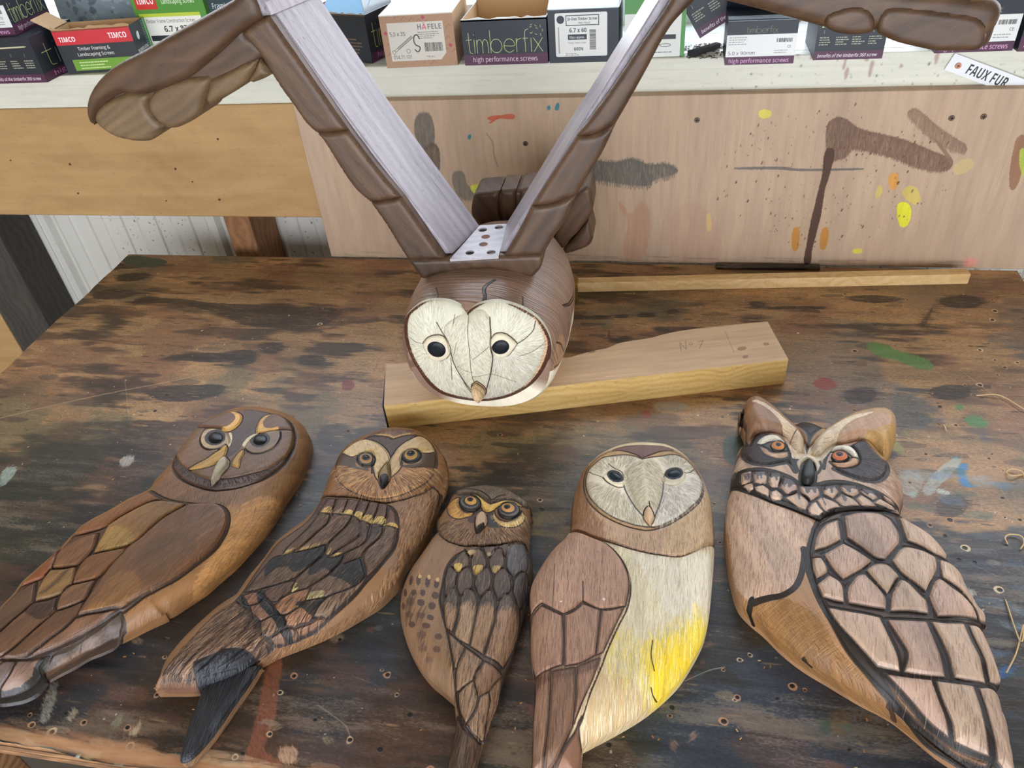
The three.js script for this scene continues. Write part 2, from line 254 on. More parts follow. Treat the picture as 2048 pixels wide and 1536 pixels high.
{ // window frame and panes
  const fm = std({ color: '#e6e7e4', roughness: 0.35 }), y0 = SILL, y1 = WTOP, w = thing('window_1', null, null, [0.24, 0, -1.27]); w.userData.kind = 'structure';
  part('window_frame', mergeGeometries([bx(3.1, 0.05, 0.05, 0, y0 + 0.012, 0), bx(3.1, 0.06, 0.05, 0, y1 - 0.03, 0), ...[-1.53, -0.5, 0.5, 1.53].map((x) => bx(0.05, y1 - y0, 0.05, x, (y0 + y1) / 2, 0))]), fm, w);
  const gm = new THREE.MeshPhysicalMaterial({ color: '#ffffff', transmission: 1, thickness: 0, roughness: 0, ior: 1.5 });
  for (const x of [-1.015, 0, 1.015]) part('pane', bx(0.98, y1 - y0 - 0.09, 0.004, x, (y0 + y1) / 2, 0), gm, w);
}
// the yard outside: pale concrete
struct('ground_outside', mergeGeometries([bx(40, 0.1, 20, 0, -0.2, -11.4), bx(40, 0.1, 20, 0, -0.2, 11.9)]), std({ color: '#cfcfcb', roughness: 0.95 }));

// ---------------------------------------------------------------- plywood splash-back
{ const X0 = -538, X1 = 700, P = new Paint(X0, 0, X1, 256, 1.63, '#b29a82', 12), r = P.r, yy = (s) => pts(s).map((p) => ({ ...p, y: 256 - p.y })), W = (s, closed = true, st = 1) => spline(yy(s), closed, st);
  // large faint tone patches of the veneer
  for (let i = 0; i < 60; i++) { const x = X0 + r() * 1240, y = r() * 256, s = 10 + r() * 40; P.fill(spline([0, 1, 2, 3, 4, 5].map((k) => ({ x: x + Math.cos(k * 1.05) * s * 0.5, y: y + Math.sin(k * 1.05) * s * (1.2 + r()) })), true, 2), ['#bfa58d', '#a68b74', '#b5987b', '#ab9381'][i & 3], 0.16, 4); }
  for (let i = 0; i < 900; i++) { const x = X0 + r() * 1240, y = r() * 256; P.stroke([[x, y], [x + (r() - 0.5) * 2, y + 10 + r() * 50]], 0.25 + r() * 0.4, r() < 0.5 ? '#9c7d64' : '#dcc0a6', 0.25, false, 0.15); }
  // faint streaks of wiped paint
  // paint dragged over the veneer: ragged vertical streaks that follow the grain
  const brush = (s, col, a, am) => { const poly = W(s, true, 0.6), [x0, y0, x1, y1] = bounds(poly); P.g.strokeStyle = col; P.fill(poly, col, a * 0.75, am * 0.4);
    for (let x = x0; x < x1; x += 0.42) { const ys = []; for (let i = 0, n = poly.length; i < n; i++) { const p = poly[i], q = poly[(i + 1) % n]; if ((p[0] > x) !== (q[0] > x)) ys.push(p[1] + (x - p[0]) / (q[0] - p[0]) * (q[1] - p[1])); } ys.sort((p, q) => p - q);
      for (let k = 0; k + 1 < ys.length; k += 2) { const u = (r() - 0.5) * am * 2.2, v = (r() - 0.35) * am * 3.2; P.g.globalAlpha = a * (0.35 + 0.6 * r()); P.g.lineWidth = 0.45 + r() * 0.5; P.g.beginPath(); P.g.moveTo(x, ys[k] - u); P.g.lineTo(x + (r() - 0.5) * 0.8, ys[k + 1] + v); P.g.stroke(); } }
    P.g.globalAlpha = 1; P.hair(W(s, true, 2), Math.round((x1 - x0) * 4), 10, 'a1.5', '#b29a82', 0.5, 0.3); };
  brush('-61.7,101.2 -43.8,82.7 -27.4,101.3 -15.6,73.1 -24.8,9.3 -51.6,8.7 -48.8,72.8', '#ab7a5c', 0.3, 4); brush('16.9,81.6 55.2,97.8 91.1,11.6 32.1,6.0', '#b08a74', 0.22, 5);
  brush('-110.9,159.6 -96.4,165.5 -67.9,163.1 -43.3,168.2 -18.5,159.1 2.4,160.5 20.2,151.5 13.6,144.0 -10.6,136.5 -21.0,127.3 -60.5,130.3 -89.5,135.0 -111.3,136.6', '#595650', 0.95, 3.4);
  brush('-350.3,234.5 -331.5,235.6 -332.1,191.3 -346.9,183.9 -358.6,206.7', '#5c564e', 0.8, 2.5);
  brush('-348.5,183.9 -329.0,191.3 -327.3,160.5 -336.0,143.1 -347.2,156.7', '#57493c', 0.85, 2);
  brush('-310.1,144.7 -294.2,148.6 -288.8,128.7 -280.1,116.5 -287.8,104.2 -306.4,112.4', '#6c675c', 0.8, 2);
  P.fill(W('97.4,154.2 158.8,155.5 185.5,152.5 267.7,152.9 268.1,150.7 186.1,148.8 159.3,151.1 99.0,152.0', true, 0.6), '#66625c', 0.9, 0.8);
  // brown brush mark and its run
  brush('211.1,213.7 220.1,222.9 231.5,221.4 252.6,207.7 304.9,193.7 352.2,174.8 372.8,165.7 378.0,157.4 371.1,148.3 339.2,151.9 304.7,166.1 271.5,175.4 248.7,179.1 241.1,168.6 222.5,165.2 213.8,186.3', '#6b5140', 0.95, 1.6);
  brush('306.5,226.7 312.9,233.1 328.2,223.8 357.5,201.8 387.5,183.4 388.7,174.6 373.0,176.7 348.8,188.5 326.2,206.8', '#7d6350', 0.92, 1.6);
  P.fill(W('346.4,193.2 351.9,190.5 376.2,164.3 376.2,157.4 369.1,165.8'), '#7d6350', 0.9, 0.8);
  P.fill(W('215.0,179.4 225.2,179.3 226.3,150.9 223.4,121.5 224.4,83.3 222.8,51.4 221.2,26.7 221.9,4.0 213.5,3.8 212.2,34.9 212.0,67.3 213.9,106.3 215.8,143.6'), '#4b3325', 0.97, 0.8);
  P.fill(W('444.5,187.5 450.2,197.4 463.1,184.0 464.7,150.1 463.1,121.9 454.8,129.0'), '#8a6248', 0.9, 1);
  P.fill(W('-627.3,-88.1 -627.3,-88.1'), '#000', 0);
  // paint spots: yellow, orange, red, blue
  for (const [s, c, a] of [['322.6,99.3 328.7,103.8 339.1,97.9 344.0,76.5 338.8,64.8 329.8,72.5', '#d9d92c', 0.95], ['324.9,118.0 332.3,127.5 345.9,118.0 348.7,100.9 334.2,105.4', '#d2c04a', 0.6], ['303.4,143.5 312.6,144.9 316.4,127.5 311.3,121.6 305.5,127.5', '#cf9038', 0.8], ['190.3,60.7 196.9,62.4 201.7,34.7 199.0,24.7 192.5,30.4', '#b5782c', 0.85], ['230.1,61.2 236.7,62.8 240.6,43.5 237.9,27.0 231.6,31.1', '#b5782c', 0.85], ['122.2,233.7 135.6,233.5 136.6,225.5 123.9,224.3', '#d6cc4a', 0.75], ['-283.6,127.1 -255.8,127.1 -258.4,115.8 -278.8,114.1', '#cdd43c', 0.8], ['430.3,14.2 445.5,16.1 447.4,4.7 434.2,4.4', '#d98a7a', 0.7], ['291.2,125.3 295.3,127.5 298.4,115.7 292.5,109.7', '#cfc050', 0.6], ['381.1,157.4 397.1,165.6 403.4,153.8 386.0,143.3', '#cdb872', 0.5], ['453.4,177.5 462.8,177.4 473.5,143.1 466.7,141.7', '#a8bf48', 0.8], ['65.7,82.0 70.5,83.6 74.1,57.7 69.1,56.0', '#d8bc6a', 0.5], ['277.2,27.7 288.5,29.6 289.7,23.0 280.3,22.0', '#d8cf3c', 0.7]]) P.fill(W(s), c, a, 1);
  for (const s of ['-247.8,230.0 -229.4,233.3 -208.1,230.8 -229.9,228.3 -243.1,225.7', '-246.3,222.8 -237.1,228.4 -229.5,232.6 -237.3,225.6 -245.0,221.4']) P.fill(W(s), '#b5523a', 0.85, 0.4);
  for (const s of ['-162.0,244.1 -157.8,245.4 -158.0,239.8 -161.5,239.9', '-148.6,248.0 -145.1,248.6 -146.1,239.6 -151.0,239.7', '-279.2,204.3 -274.6,205.7 -276.9,198.3 -279.7,199.8']) P.fill(W(s), '#2f7486', 0.9, 0.3);
  P.stroke(W('-251.6,206.9 -244.0,194.3 -243.5,175.5 -239.3,156.3', false), 2, '#8c6a58', 0.6, false, 0.1);
  for (let i = 0; i < 330; i++) { // brown spatter round the brush mark
    const a = r() * 6.28, q = Math.sqrt(r()) * 150, x = 230 + Math.cos(a) * q * 1.05, y = 120 + Math.sin(a) * q * 0.72; if (y < 2 || y > 250) continue; const s = 0.3 + r() * r() * 1.9; P.g.globalAlpha = 0.55 + r() * 0.4; P.g.fillStyle = '#5b4030'; P.g.beginPath(); P.g.ellipse(x, y, s * 0.6, s * (0.9 + r() * 0.8), 0.25, 0, 7); P.g.fill(); }
  P.g.globalAlpha = 1;
  for (let i = 0; i < 70; i++) { const x = X0 + r() * 1240, y = 244 + r() * 11; P.stroke([[x, y], [x + 8 + r() * 40, y + r() * 2]], 0.8 + r(), '#6d6257', 0.3, false, 0.2); }
  P.grain(Math.PI / 2, 0.12, 1);
  const m = std({ map: texOf(P.c, true), bumpMap: texOf(P.b, false), bumpScale: 0.0006, roughness: 0.66 });
  const g = rb(1.238, 0.256, 0.018, 0.0015, 0.081, 0.128, 0), u = g.attributes.uv, p = g.attributes.position; for (let i = 0; i < u.count; i++) u.setXY(i, (p.getX(i) + 0.538) / 1.238, p.getY(i) / 0.256);
  const t = thing('plywood_splashback', 'paint-spattered pinkish plywood sheet standing along the back edge of the workbench', 'plywood sheet', [0, BY + 0.0005, -1.0672]);
  part('sheet', g, m, t);
  const hm = std({ color: '#6a5a4c', roughness: 0.35, metalness: 0.6 }), dm = std({ color: '#231a14', roughness: 0.9 });
  for (const [x, y] of [[42.1,222.2], [-195.8,191.6], [360.6,220.1], [397.8,221.4]]) { const s = part('screw_head', new THREE.CylinderGeometry(0.0034, 0.0042, 0.0014, 16).rotateX(Math.PI / 2).translate(x / 1000, y / 1000, 0.0092), hm, t);
    part('cross_slot', mergeGeometries([bx(0.0044, 0.0009, 0.0004, x / 1000, y / 1000, 0.0101), bx(0.0009, 0.0044, 0.0004, x / 1000, y / 1000, 0.0101)]), dm, s); }
}

// ---------------------------------------------------------------- workbench
const BX0 = -0.915, BX1 = 0.503, BZ0 = -1.055, BZ1 = -0.232;
{ const P = new Paint(BX0 * 1000, BZ0 * 1000, BX1 * 1000, BZ1 * 1000, 2.48, '#8f6a42', 21), r = P.r, S = (s, closed = true, st = 1.2) => spline(pts(s), closed, st);
  const W = P.c.width, Hh = P.c.height, im = P.g.getImageData(0, 0, W, Hh), d = im.data, N4 = fbmTile(91, 6, 6), mix = (a, b, t) => a + (b - a) * t;
  for (let j = 0; j < Hh; j++) for (let i = 0; i < W; i++) {
    const x = i / 2.48, z = j / 2.48, o = (j * W + i) * 4;
    const streak = ns(N1, x * 0.55 + 40, z * 2.6), blot = ns(N4, x * 0.9, z * 1.3 + 70), fine = ns(N2, x * 1.1, z * 7.5), big = ns(N1, x * 0.28 + 200, z * 0.36 + 90), tooth = ns(N3, x * 2, z * 7), mid = ns(N2, x * 0.35 + 90, z * 1.4 + 30);
    const worn = clamp(smooth(330, 620, z - (x - 500) * 0.06 + (blot - 0.5) * 160));    // old stain and paint lie thickest along the front, where the work is done
    const m = streak * 0.4 + blot * 0.3 + mid * 0.3 + worn * 0.34 - 0.05 * (1 - worn) - smooth(500, 1300, x) * (1 - worn) * 0.1 + (fine - 0.5) * 0.42 + (tooth - 0.5) * 0.12 - 0.06;
    const dark = smooth(0.42, 0.62, m), mixT = 0.8 + 0.36 * streak;
    let R = mix(182, 140, fine) * mixT, G = mix(145, 104, fine) * mixT, B = mix(102, 66, fine) * mixT;
    const cool = smooth(0.5, 0.7, big * 0.7 + worn * 0.25);
    R = mix(R, mix(52, 36, cool), dark * 0.96); G = mix(G, mix(39, 35, cool), dark * 0.96); B = mix(B, mix(29, 37, cool), dark * 0.96);
    const gr = smooth(0.58, 0.72, ns(N4, x * 0.6 + 300, z * 0.8 + 10) + (fine - 0.5) * 0.2) * 0.4; R = mix(R, 66, gr); G = mix(G, 75, gr); B = mix(B, 58, gr);
    const bl = smooth(0.56, 0.7, ns(N4, x * 0.7 + 130, z * 0.9 + 210) + (fine - 0.5) * 0.25) * 0.6 * smooth(500, 1000, z * 0.7 + x * 0.5); R = mix(R, 52, bl); G = mix(G, 66, bl); B = mix(B, 88, bl);
    const ru = smooth(0.62, 0.74, ns(N1, x * 0.8 + 330, z * 1.1 + 400) + (fine - 0.5) * 0.25) * 0.4; R = mix(R, 112, ru); G = mix(G, 72, ru); B = mix(B, 52, ru);
    const li = smooth(0.52, 0.74, mid * 0.6 + fine * 0.5 + (tooth - 0.5) * 0.3 - 0.06) * 0.42 * (0.3 + worn); R = mix(R, 128, li); G = mix(G, 114, li); B = mix(B, 96, li);
    const k = 0.98 + 0.5 * (tooth - 0.5) + 0.5 * (fine - 0.5) - (fine > 0.62 && tooth > 0.55 ? 0.16 : 0); d[o] = R * k; d[o + 1] = G * k; d[o + 2] = B * k;
  }
  P.g.save(); P.g.setTransform(1, 0, 0, 1, 0, 0); P.g.putImageData(im, 0, 0); P.g.restore();
  const dk = '#231c18', blob = (s, c, a, am = 1.2) => am > 1.1 ? P.streaks(S(s), 0, c, a, am, 0.7, 12) : P.streaks(S(s), r() * 3, c, a, am, 0.6, 4);
  for (const s of ['-818.5,-911.7 -751.3,-920.9 -686.2,-912.6 -599.7,-908.6 -532.9,-906.6 -466.1,-904.7 -465.9,-882.1 -488.6,-855.0 -542.3,-851.8 -600.3,-856.2 -654.0,-882.4 -714.6,-901.3 -761.2,-907.4', '-901.5,-931.4 -854.5,-944.2 -826.2,-927.5 -880.4,-913.0', '-889.9,-986.4 -836.9,-991.8 -844.0,-972.5 -878.4,-967.8', '-554.8,-808.8 -526.8,-815.5 -516.1,-799.4 -539.0,-790.8', '-603.8,-781.8 -564.4,-796.2 -550.7,-783.0 -583.4,-771.5', '-683.8,-770.6 -606.1,-786.4 -576.0,-772.0 -641.8,-765.3', '-576.0,-772.0 -558.1,-782.5 -545.6,-771.8 -563.4,-761.5', '-665.9,-699.3 -600.0,-714.9 -560.4,-709.4 -591.2,-684.3 -640.2,-680.4', '-483.4,-784.1 -455.8,-789.4 -442.8,-774.3 -469.6,-768.0', '-339.6,-894.3 -302.0,-895.0 -300.4,-888.7 -337.6,-886.6']) blob(s, dk, 0.8, 2);
  for (const s of ['-120.5,-906.3 -103.0,-909.8 -101.4,-901.1 -119.6,-898.8', '-97.7,-906.3 -67.6,-910.5 -67.1,-903.0 -97.1,-900.1', '-55.8,-912.4 -39.8,-914.5 -40.1,-907.0 -55.4,-906.1', '-25.2,-916.6 -3.0,-920.3 -4.2,-912.7 -23.5,-909.2', '15.6,-926.3 25.9,-932.0 30.1,-924.6 17.8,-918.9', '129.5,-952.6 143.4,-957.2 149.4,-946.0 135.5,-940.2', '152.5,-943.7 229.4,-948.9 228.7,-943.9 152.8,-938.7', '382.2,-972.9 410.9,-987.0 433.8,-978.0 421.9,-956.5 385.0,-958.2', '266.4,-977.4 331.5,-975.5 303.0,-961.4 268.1,-967.3', '-62.9,-875.2 -56.2,-856.7 -36.3,-862.6 -37.0,-851.0 -58.2,-847.4', '227.5,-762.3 246.3,-773.2 262.6,-769.7 256.5,-750.6 235.6,-741.7 225.7,-750.1', '343.2,-910.7 363.7,-947.3 371.0,-957.5 346.9,-905.2', '331.5,-779.6 365.9,-785.0 367.0,-768.4 342.7,-757.4 322.7,-765.0', '180.9,-620.2 208.9,-637.9 209.4,-608.2 187.7,-595.4', '-399.7,-642.2 -371.2,-653.7 -349.9,-611.2 -378.9,-604.4', '294.1,-595.4 319.1,-601.3 308.2,-576.6 289.3,-574.7', '234.2,-667.5 264.9,-666.3 262.8,-655.1 237.1,-654.4']) blob(s, dk, 0.72, 1.6);
  // dark oil and stain round the carvings, in ragged patches
  for (let i = 0; i < 420; i++) { const x = BX0 * 1000 + r() * 1418, z = -1040 + r() * 800, w = 3 + r() * 22; P.fill(spline([0, 1, 2, 3, 4, 5, 6].map((k) => ({ x: x + Math.cos(k * 0.9) * w * (0.6 + r() * 0.7), y: z + Math.sin(k * 0.9) * w * 0.22 * (0.6 + r()) })), true, 1.5), ['#2a221c', '#33291f', '#262522', '#4a3524'][i & 3], 0.16 + r() * 0.3, 1.4); }
  for (let i = 0; i < 1500; i++) { const x = BX0 * 1000 + r() * 1418, z = -1050 + r() * 810, w = 1 + r() * 9; P.g.globalAlpha = 0.2 + r() * 0.4; P.g.fillStyle = r() < 0.72 ? '#241c16' : '#b08a5c'; P.g.beginPath(); P.g.ellipse(x, z, w, 0.3 + r() * 0.9, (r() - 0.5) * 0.12, 0, 7); P.g.fill(); }
  P.g.globalAlpha = 1;
  for (const [s, c, a] of [['268.5,-861.4 285.6,-865.7 306.5,-849.8 332.9,-835.9 339.4,-819.1 322.8,-815.9 302.5,-829.7 278.1,-840.6', '#4f7a3c', 0.92], ['350.5,-724.6 362.5,-730.7 372.7,-720.5 365.2,-711.5 353.1,-714.7', '#4a8048', 0.85], ['346.6,-746.9 354.7,-749.4 351.7,-742.0 346.1,-740.7', '#4a7a48', 0.8], ['84.0,-666.5 101.0,-676.3 105.1,-652.0 93.1,-627.2 82.8,-638.0', '#2c4a3c', 0.6], ['-914.8,-1042.1 -868.2,-1045.4 -827.7,-1024.8 -879.7,-1016.3', '#3a4a3c', 0.8], ['324.9,-647.1 332.7,-650.9 327.8,-635.5 328.3,-622.6 332.1,-618.7 323.1,-617.1 321.5,-629.8', '#2f78b4', 0.95], ['322.9,-659.1 326.5,-661.7 326.8,-658.7', '#2f86a0', 0.9], ['328.6,-658.1 321.0,-657.4 295.1,-631.0 282.5,-611.7 280.0,-604.4 287.0,-601.6 295.1,-612.2 309.6,-628.7 328.2,-652.7', '#a3a8a0', 0.8], ['263.2,-631.7 278.5,-633.8 283.9,-622.6 274.6,-603.9 262.5,-599.2 257.8,-609.3', '#b4b6ac', 0.5], ['294.8,-610.8 305.5,-607.6 305.6,-604.1 294.6,-605.8', '#bcc6bc', 0.85], ['268.3,-604.0 272.9,-603.0 270.6,-596.5 266.0,-597.5', '#9fb5aa', 0.8], ['195.7,-782.0 208.4,-789.8 219.5,-777.9 208.0,-765.6 197.1,-769.5', '#85332a', 0.85], ['-403.3,-734.8 -394.8,-740.7 -384.1,-725.8 -394.5,-719.9', '#6e2a24', 0.75], ['-10.5,-705.6 -3.0,-709.8 -1.4,-699.1 -8.4,-696.7', '#8a3a2c', 0.7], ['3.8,-723.3 39.4,-728.0 42.4,-719.0 10.0,-710.9', '#9a9690', 0.6], ['-630.1,-568.7 -624.5,-576.1 -614.1,-573.6 -612.1,-563.6 -620.9,-559.3', '#a8a59c', 0.95], ['-761.5,-521.1 -769.5,-542.1 -755.1,-541.8 -749.8,-523.9 -752.4,-513.8', '#9db0a4', 0.85], ['-501.9,-235.4 -500.6,-245.2 -490.6,-232.6 -497.1,-230.9', '#236a88', 0.8], ['-379.5,-242.4 -367.6,-242.3 -370.2,-236.2 -379.1,-235.8', '#2a8090', 0.8], ['-428.2,-235.0 -422.3,-238.3 -417.3,-234.0 -423.8,-231.0', '#8fb0ae', 0.85], ['-456.7,-232.9 -454.4,-243.9 -447.3,-247.0 -443.9,-238.8 -450.5,-232.9', '#8a8f68', 0.9], ['-465.4,-229.6 -463.4,-233.7 -460.7,-233.2 -462.0,-228.8', '#d8dcd4', 0.95], ['-526.5,-288.6 -520.8,-290.8 -507.0,-257.0 -513.8,-255.2', '#96968a', 0.65], ['-488.7,-259.3 -490.4,-268.3 -485.3,-269.0 -484.3,-264.5', '#a3977e', 0.9], ['-447.6,-261.1 -445.7,-265.9 -440.8,-267.4 -439.0,-261.3', '#8c8c74', 0.8], ['-426.4,-255.0 -422.0,-265.3 -419.3,-263.9 -421.5,-254.8', '#c0a888', 0.9], ['-324.8,-298.9 -332.3,-331.8 -326.8,-347.7 -310.6,-305.4 -304.8,-283.3 -301.8,-257.8 -284.1,-247.8 -312.2,-241.6 -317.9,-268.4', '#8a5038', 0.7], ['-289.1,-259.5 -277.3,-263.2 -272.5,-253.5 -282.9,-250.0', '#c09a7c', 0.8], ['287.2,-484.2 297.7,-484.3 295.4,-478.6 286.2,-478.6', '#aeb8a8', 0.7], ['291.4,-402.2 309.2,-411.3 302.5,-401.3 291.6,-396.3', '#2f62a0', 0.7], ['151.3,-342.8 166.2,-353.2 168.1,-340.8 155.3,-330.9', '#6a5230', 0.4], ['144.4,-333.5 148.0,-346.6 153.2,-343.0 149.6,-330.1', '#31463c', 0.5], ['42.7,-314.0 45.1,-319.7 47.5,-316.7 45.8,-311.5', '#a07868', 0.6], ['27.1,-303.7 30.9,-310.4 33.3,-306.6 30.2,-301.4', '#8f6f5c', 0.6], ['122.5,-841.0 159.6,-838.0 146.2,-825.4 124.8,-828.2', '#7a7c5c', 0.4], ['262.8,-682.1 272.1,-676.5 273.5,-663.1 262.3,-666.1', '#8f9048', 0.7]]) blob(s, c, a, 0.9);
  for (const [s, w, c, a] of [['-844.5,-627.7 -789.5,-656.3 -720.0,-688.8 -653.1,-716.3 -610.9,-735.8', 2.2, '#b39a7c', 0.55], ['-902.5,-1022.1 -720.5,-1015.7 -538.8,-1007.0 -403.8,-1009.4', 0.9, '#33241a', 0.7], ['-618.2,-1029.3 -632.6,-981.5 -636.2,-951.3', 0.7, '#b8a080', 0.5], ['-384.6,-752.1 -376.1,-769.0 -370.8,-808.9', 0.5, '#b8a080', 0.4], ['-271.5,-301.1 -241.8,-287.1 -234.7,-279.4', 0.7, '#a8a298', 0.6], ['352.6,-674.1 358.5,-608.6 364.1,-569.4', 0.6, '#a8a298', 0.4], ['38.9,-362.7 59.9,-375.6 72.6,-380.1', 0.8, '#bdb8a8', 0.6], ['368.2,-816.1 397.3,-761.7 415.0,-736.7', 0.8, '#c8b090', 0.5], ['-714.8,-717.2 -686.9,-676.8 -660.8,-639.0', 0.7, '#c0a884', 0.5]]) P.stroke(S(s, false), w, c, a, false, 0.25);
  for (let i = 0; i < 260; i++) { const x = BX0 * 1000 + r() * 1418, z = -1040 + r() * 800, a = (r() - 0.5) * 1.8, l = 4 + r() * 26; P.stroke([[x, z], [x + Math.cos(a) * l, z + Math.sin(a) * l]], 0.25 + r() * 0.35, r() < 0.6 ? '#c2ab8a' : '#1e1814', 0.3, false, 0.3); }
  for (let i = 0; i < 700; i++) { const x = BX0 * 1000 + r() * 1418, z = -1000 + r() * 760, s = 0.2 + r() * r() * 1.1; P.g.globalAlpha = 0.5 + r() * 0.5; P.g.fillStyle = ['#d4cdbd', '#b9b4a6', '#c7d0cc', '#d8b68c'][i & 3]; P.g.beginPath(); P.g.ellipse(x, z, s * (1 + r()), s, r() * 3, 0, 7); P.g.fill(); }
  P.g.globalAlpha = 1;
  for (let i = 0; i < 150; i++) { const x = 180 + r() * 320, z = -640 + r() * 390, w = 3 + r() * 16; P.streaks(spline([0, 1, 2, 3, 4, 5, 6].map((k) => ({ x: x + Math.cos(k * 0.9) * w * (0.6 + r() * 0.8), y: z + Math.sin(k * 0.9) * w * 0.4 * (0.6 + r()) })), true, 1.2), r() * 0.8, ['#3f5878', '#5d7896', '#2f4560', '#7c92a0', '#35504a'][i % 5], 0.28, 1.5, 0.5, 5); }  // blue-grey smudges paint in the bluish window sheen at the front right
  for (let i = 0; i < 120; i++) { const x = -560 + r() * 1000, z = -520 + r() * 280, w = 1.5 + r() * 7; P.streaks(spline([0, 1, 2, 3, 4, 5, 6].map((k) => ({ x: x + Math.cos(k * 0.9) * w * (0.6 + r() * 0.8), y: z + Math.sin(k * 0.9) * w * 0.5 * (0.6 + r()) })), true, 1), r() * 3, ['#8d8a7c', '#6a7a70', '#7a4a3a', '#a08a6c', '#3d5a54', '#5a3a3c'][i % 6], 0.4, 1, 0.4, 3); }
  // screw holes with torn pale rims
  const holes = []; for (const s of ['-653.6,-684.5 -636.6,-691.0 -635.0,-658.7 -879.4,-794.4 -518.7,-250.9 -496.4,-247.6 -494.3,-264.6 -472.8,-259.2 -431.0,-260.1 -419.6,-245.5 -526.7,-259.0 -443.5,-345.7 -433.2,-327.4 -420.7,-291.4 -309.8,-307.9 -303.4,-324.5 -274.3,-365.1 -225.5,-340.1 -219.1,-336.0 -205.3,-318.8 -189.0,-302.8 -269.2,-288.0 -233.3,-275.4 -205.6,-270.7 -319.4,-252.1 -324.6,-248.9 -303.2,-271.2 -113.6,-554.9 -110.0,-541.0 73.2,-516.6 94.3,-394.2 85.5,-388.3 142.9,-385.0 136.8,-366.9 127.0,-369.3 113.8,-356.0 71.2,-377.0 69.9,-330.9 79.5,-350.7 81.6,-353.2 28.3,-337.5 26.7,-330.0 -21.0,-299.4 328.9,-744.6 338.3,-713.4 268.7,-690.8 295.7,-662.8 270.2,-617.7 363.1,-668.9 358.1,-661.5 297.1,-569.0 276.8,-560.4 287.4,-547.5 302.0,-534.3 349.5,-577.6 354.9,-604.2 362.5,-575.7 306.4,-517.5 319.5,-487.9 292.9,-518.9 287.0,-907.5 260.5,-982.3 340.2,-970.9 448.9,-976.3 444.5,-949.2 435.4,-927.6 402.1,-859.3 413.7,-839.3 420.8,-824.8 442.9,-861.9 437.9,-835.9 252.3,-847.4 255.1,-888.4 366.4,-786.9 383.1,-788.2 408.0,-809.2 -655.7,-853.0 -484.8,-865.4 -160.5,-260.6 164.9,-320.1 -175.6,-652.5']) for (const p of pts(s)) holes.push(p);
  for (const { x, y } of holes) { const s = 1 + r() * 1.5; if (r() < 0.6) { P.fill(spline([0, 1, 2, 3, 4, 5].map((k) => ({ x: x + Math.cos(k * 1.05) * s * (1.3 + r() * 0.9), y: y + Math.sin(k * 1.05) * s * (1.2 + r() * 0.8) })), true, 0.4), ['#c9a680', '#b98a66', '#d2bb98'][(r() * 3) | 0], 0.9); }
    for (const k of [P.g, P.q]) { k.fillStyle = '#0d0a08'; k.beginPath(); k.ellipse(x, y, s, s * 0.9, 0, 0, 7); k.fill(); } }
  // worn bare front edge
  for (let i = 0; i < 300; i++) { const x = BX0 * 1000 + 250 + r() * 520, w = 6 + r() * 30; P.g.globalAlpha = 0.35; P.g.fillStyle = ['#b88760', '#c9aa86', '#a2724e', '#bf9670'][i & 3]; P.g.beginPath(); P.g.ellipse(x, -236 - r() * r() * 16, w, 1.5 + r() * 3, (r() - 0.5) * 0.2, 0, 7); P.g.fill(); }
  P.g.globalAlpha = 1;
  const pc = P.c, half = pc.width / 2;
  P.grain(0, 0.2, 1, 0.8);
  const mats = [0, 1].map((k) => { const [a, b] = [P.c, P.b].map((src) => { const f = src === P.c ? 1 : 0.62, c = canvasOf(Math.round(half * f), Math.round(src.height * f)); c.getContext('2d').drawImage(src, k * half, 0, half, src.height, 0, 0, c.width, c.height); return c; }); return std({ map: texOf(a, true), bumpMap: texOf(b, false), bumpScale: 0.0011, roughness: 0.42 }); });
  const t = thing('workbench', 'old paint-stained timber workbench with worn dark top full of screw holes', 'workbench', [0, 0, 0]);
  const top = (k) => { const w = (BX1 - BX0) / 2, dz = BZ1 - BZ0, g = new THREE.PlaneGeometry(w, dz, 60, 60).rotateX(-Math.PI / 2), p = g.attributes.position; g.translate(BX0 + w * (k + 0.5), BY, (BZ0 + BZ1) / 2);
    const rr = rng(3); for (let i = 0; i < p.count; i++) { const x = p.getX(i), z = p.getZ(i); if (z > BZ1 - 1e-4) { p.setZ(i, BZ1 + (ns(N2, x * 900, 7) - 0.5) * 0.012); p.setY(i, BY - 0.004); } if (x < BX0 + 1e-4) p.setX(i, BX0 + (ns(N2, z * 700, 90) - 0.5) * 0.008); } return g; };
  const g = mergeGeometries([top(0), top(1)], true); part('bench_top', g, mats, t);
  const edgeM = woodMat(14, ['#4a3524', '#7d5a3a', '#b98a5c'], { rough: 0.75, bump: 0.002, stretch: 0.7 });
  const e1 = []; for (let k = 0; k < 4; k++) e1.push(boxUV(bx(BX1 - BX0 - 0.01, 0.0078, 0.02 - k * 0.003, (BX0 + BX1) / 2, BY - 0.0085 - k * 0.0085, BZ1 - 0.014 + (k & 1 ? 0.002 : 0))));
  e1.forEach((q) => part('edge_layer', q, edgeM, t));
  part('bench_core', boxUV(bx(BX1 - BX0 - 0.012, 0.032, BZ1 - BZ0 - 0.03, (BX0 + BX1) / 2, BY - 0.0178, (BZ0 + BZ1) / 2 - 0.008)), edgeM, t);
  for (const [x, z] of [[BX0 + 0.07, BZ0 + 0.07], [BX1 - 0.07, BZ0 + 0.07], [BX0 + 0.07, BZ1 - 0.09], [BX1 - 0.07, BZ1 - 0.09]]) part('leg', boxUV(rb(0.07, BY - 0.034, 0.07, 0.004, x, (BY - 0.034) / 2, z)), edgeM, t);
  for (const z of [BZ0 + 0.05, BZ1 - 0.07]) part('apron', boxUV(bx(BX1 - BX0 - 0.22, 0.09, 0.022, (BX0 + BX1) / 2, BY - 0.081, z)), edgeM, t);
}
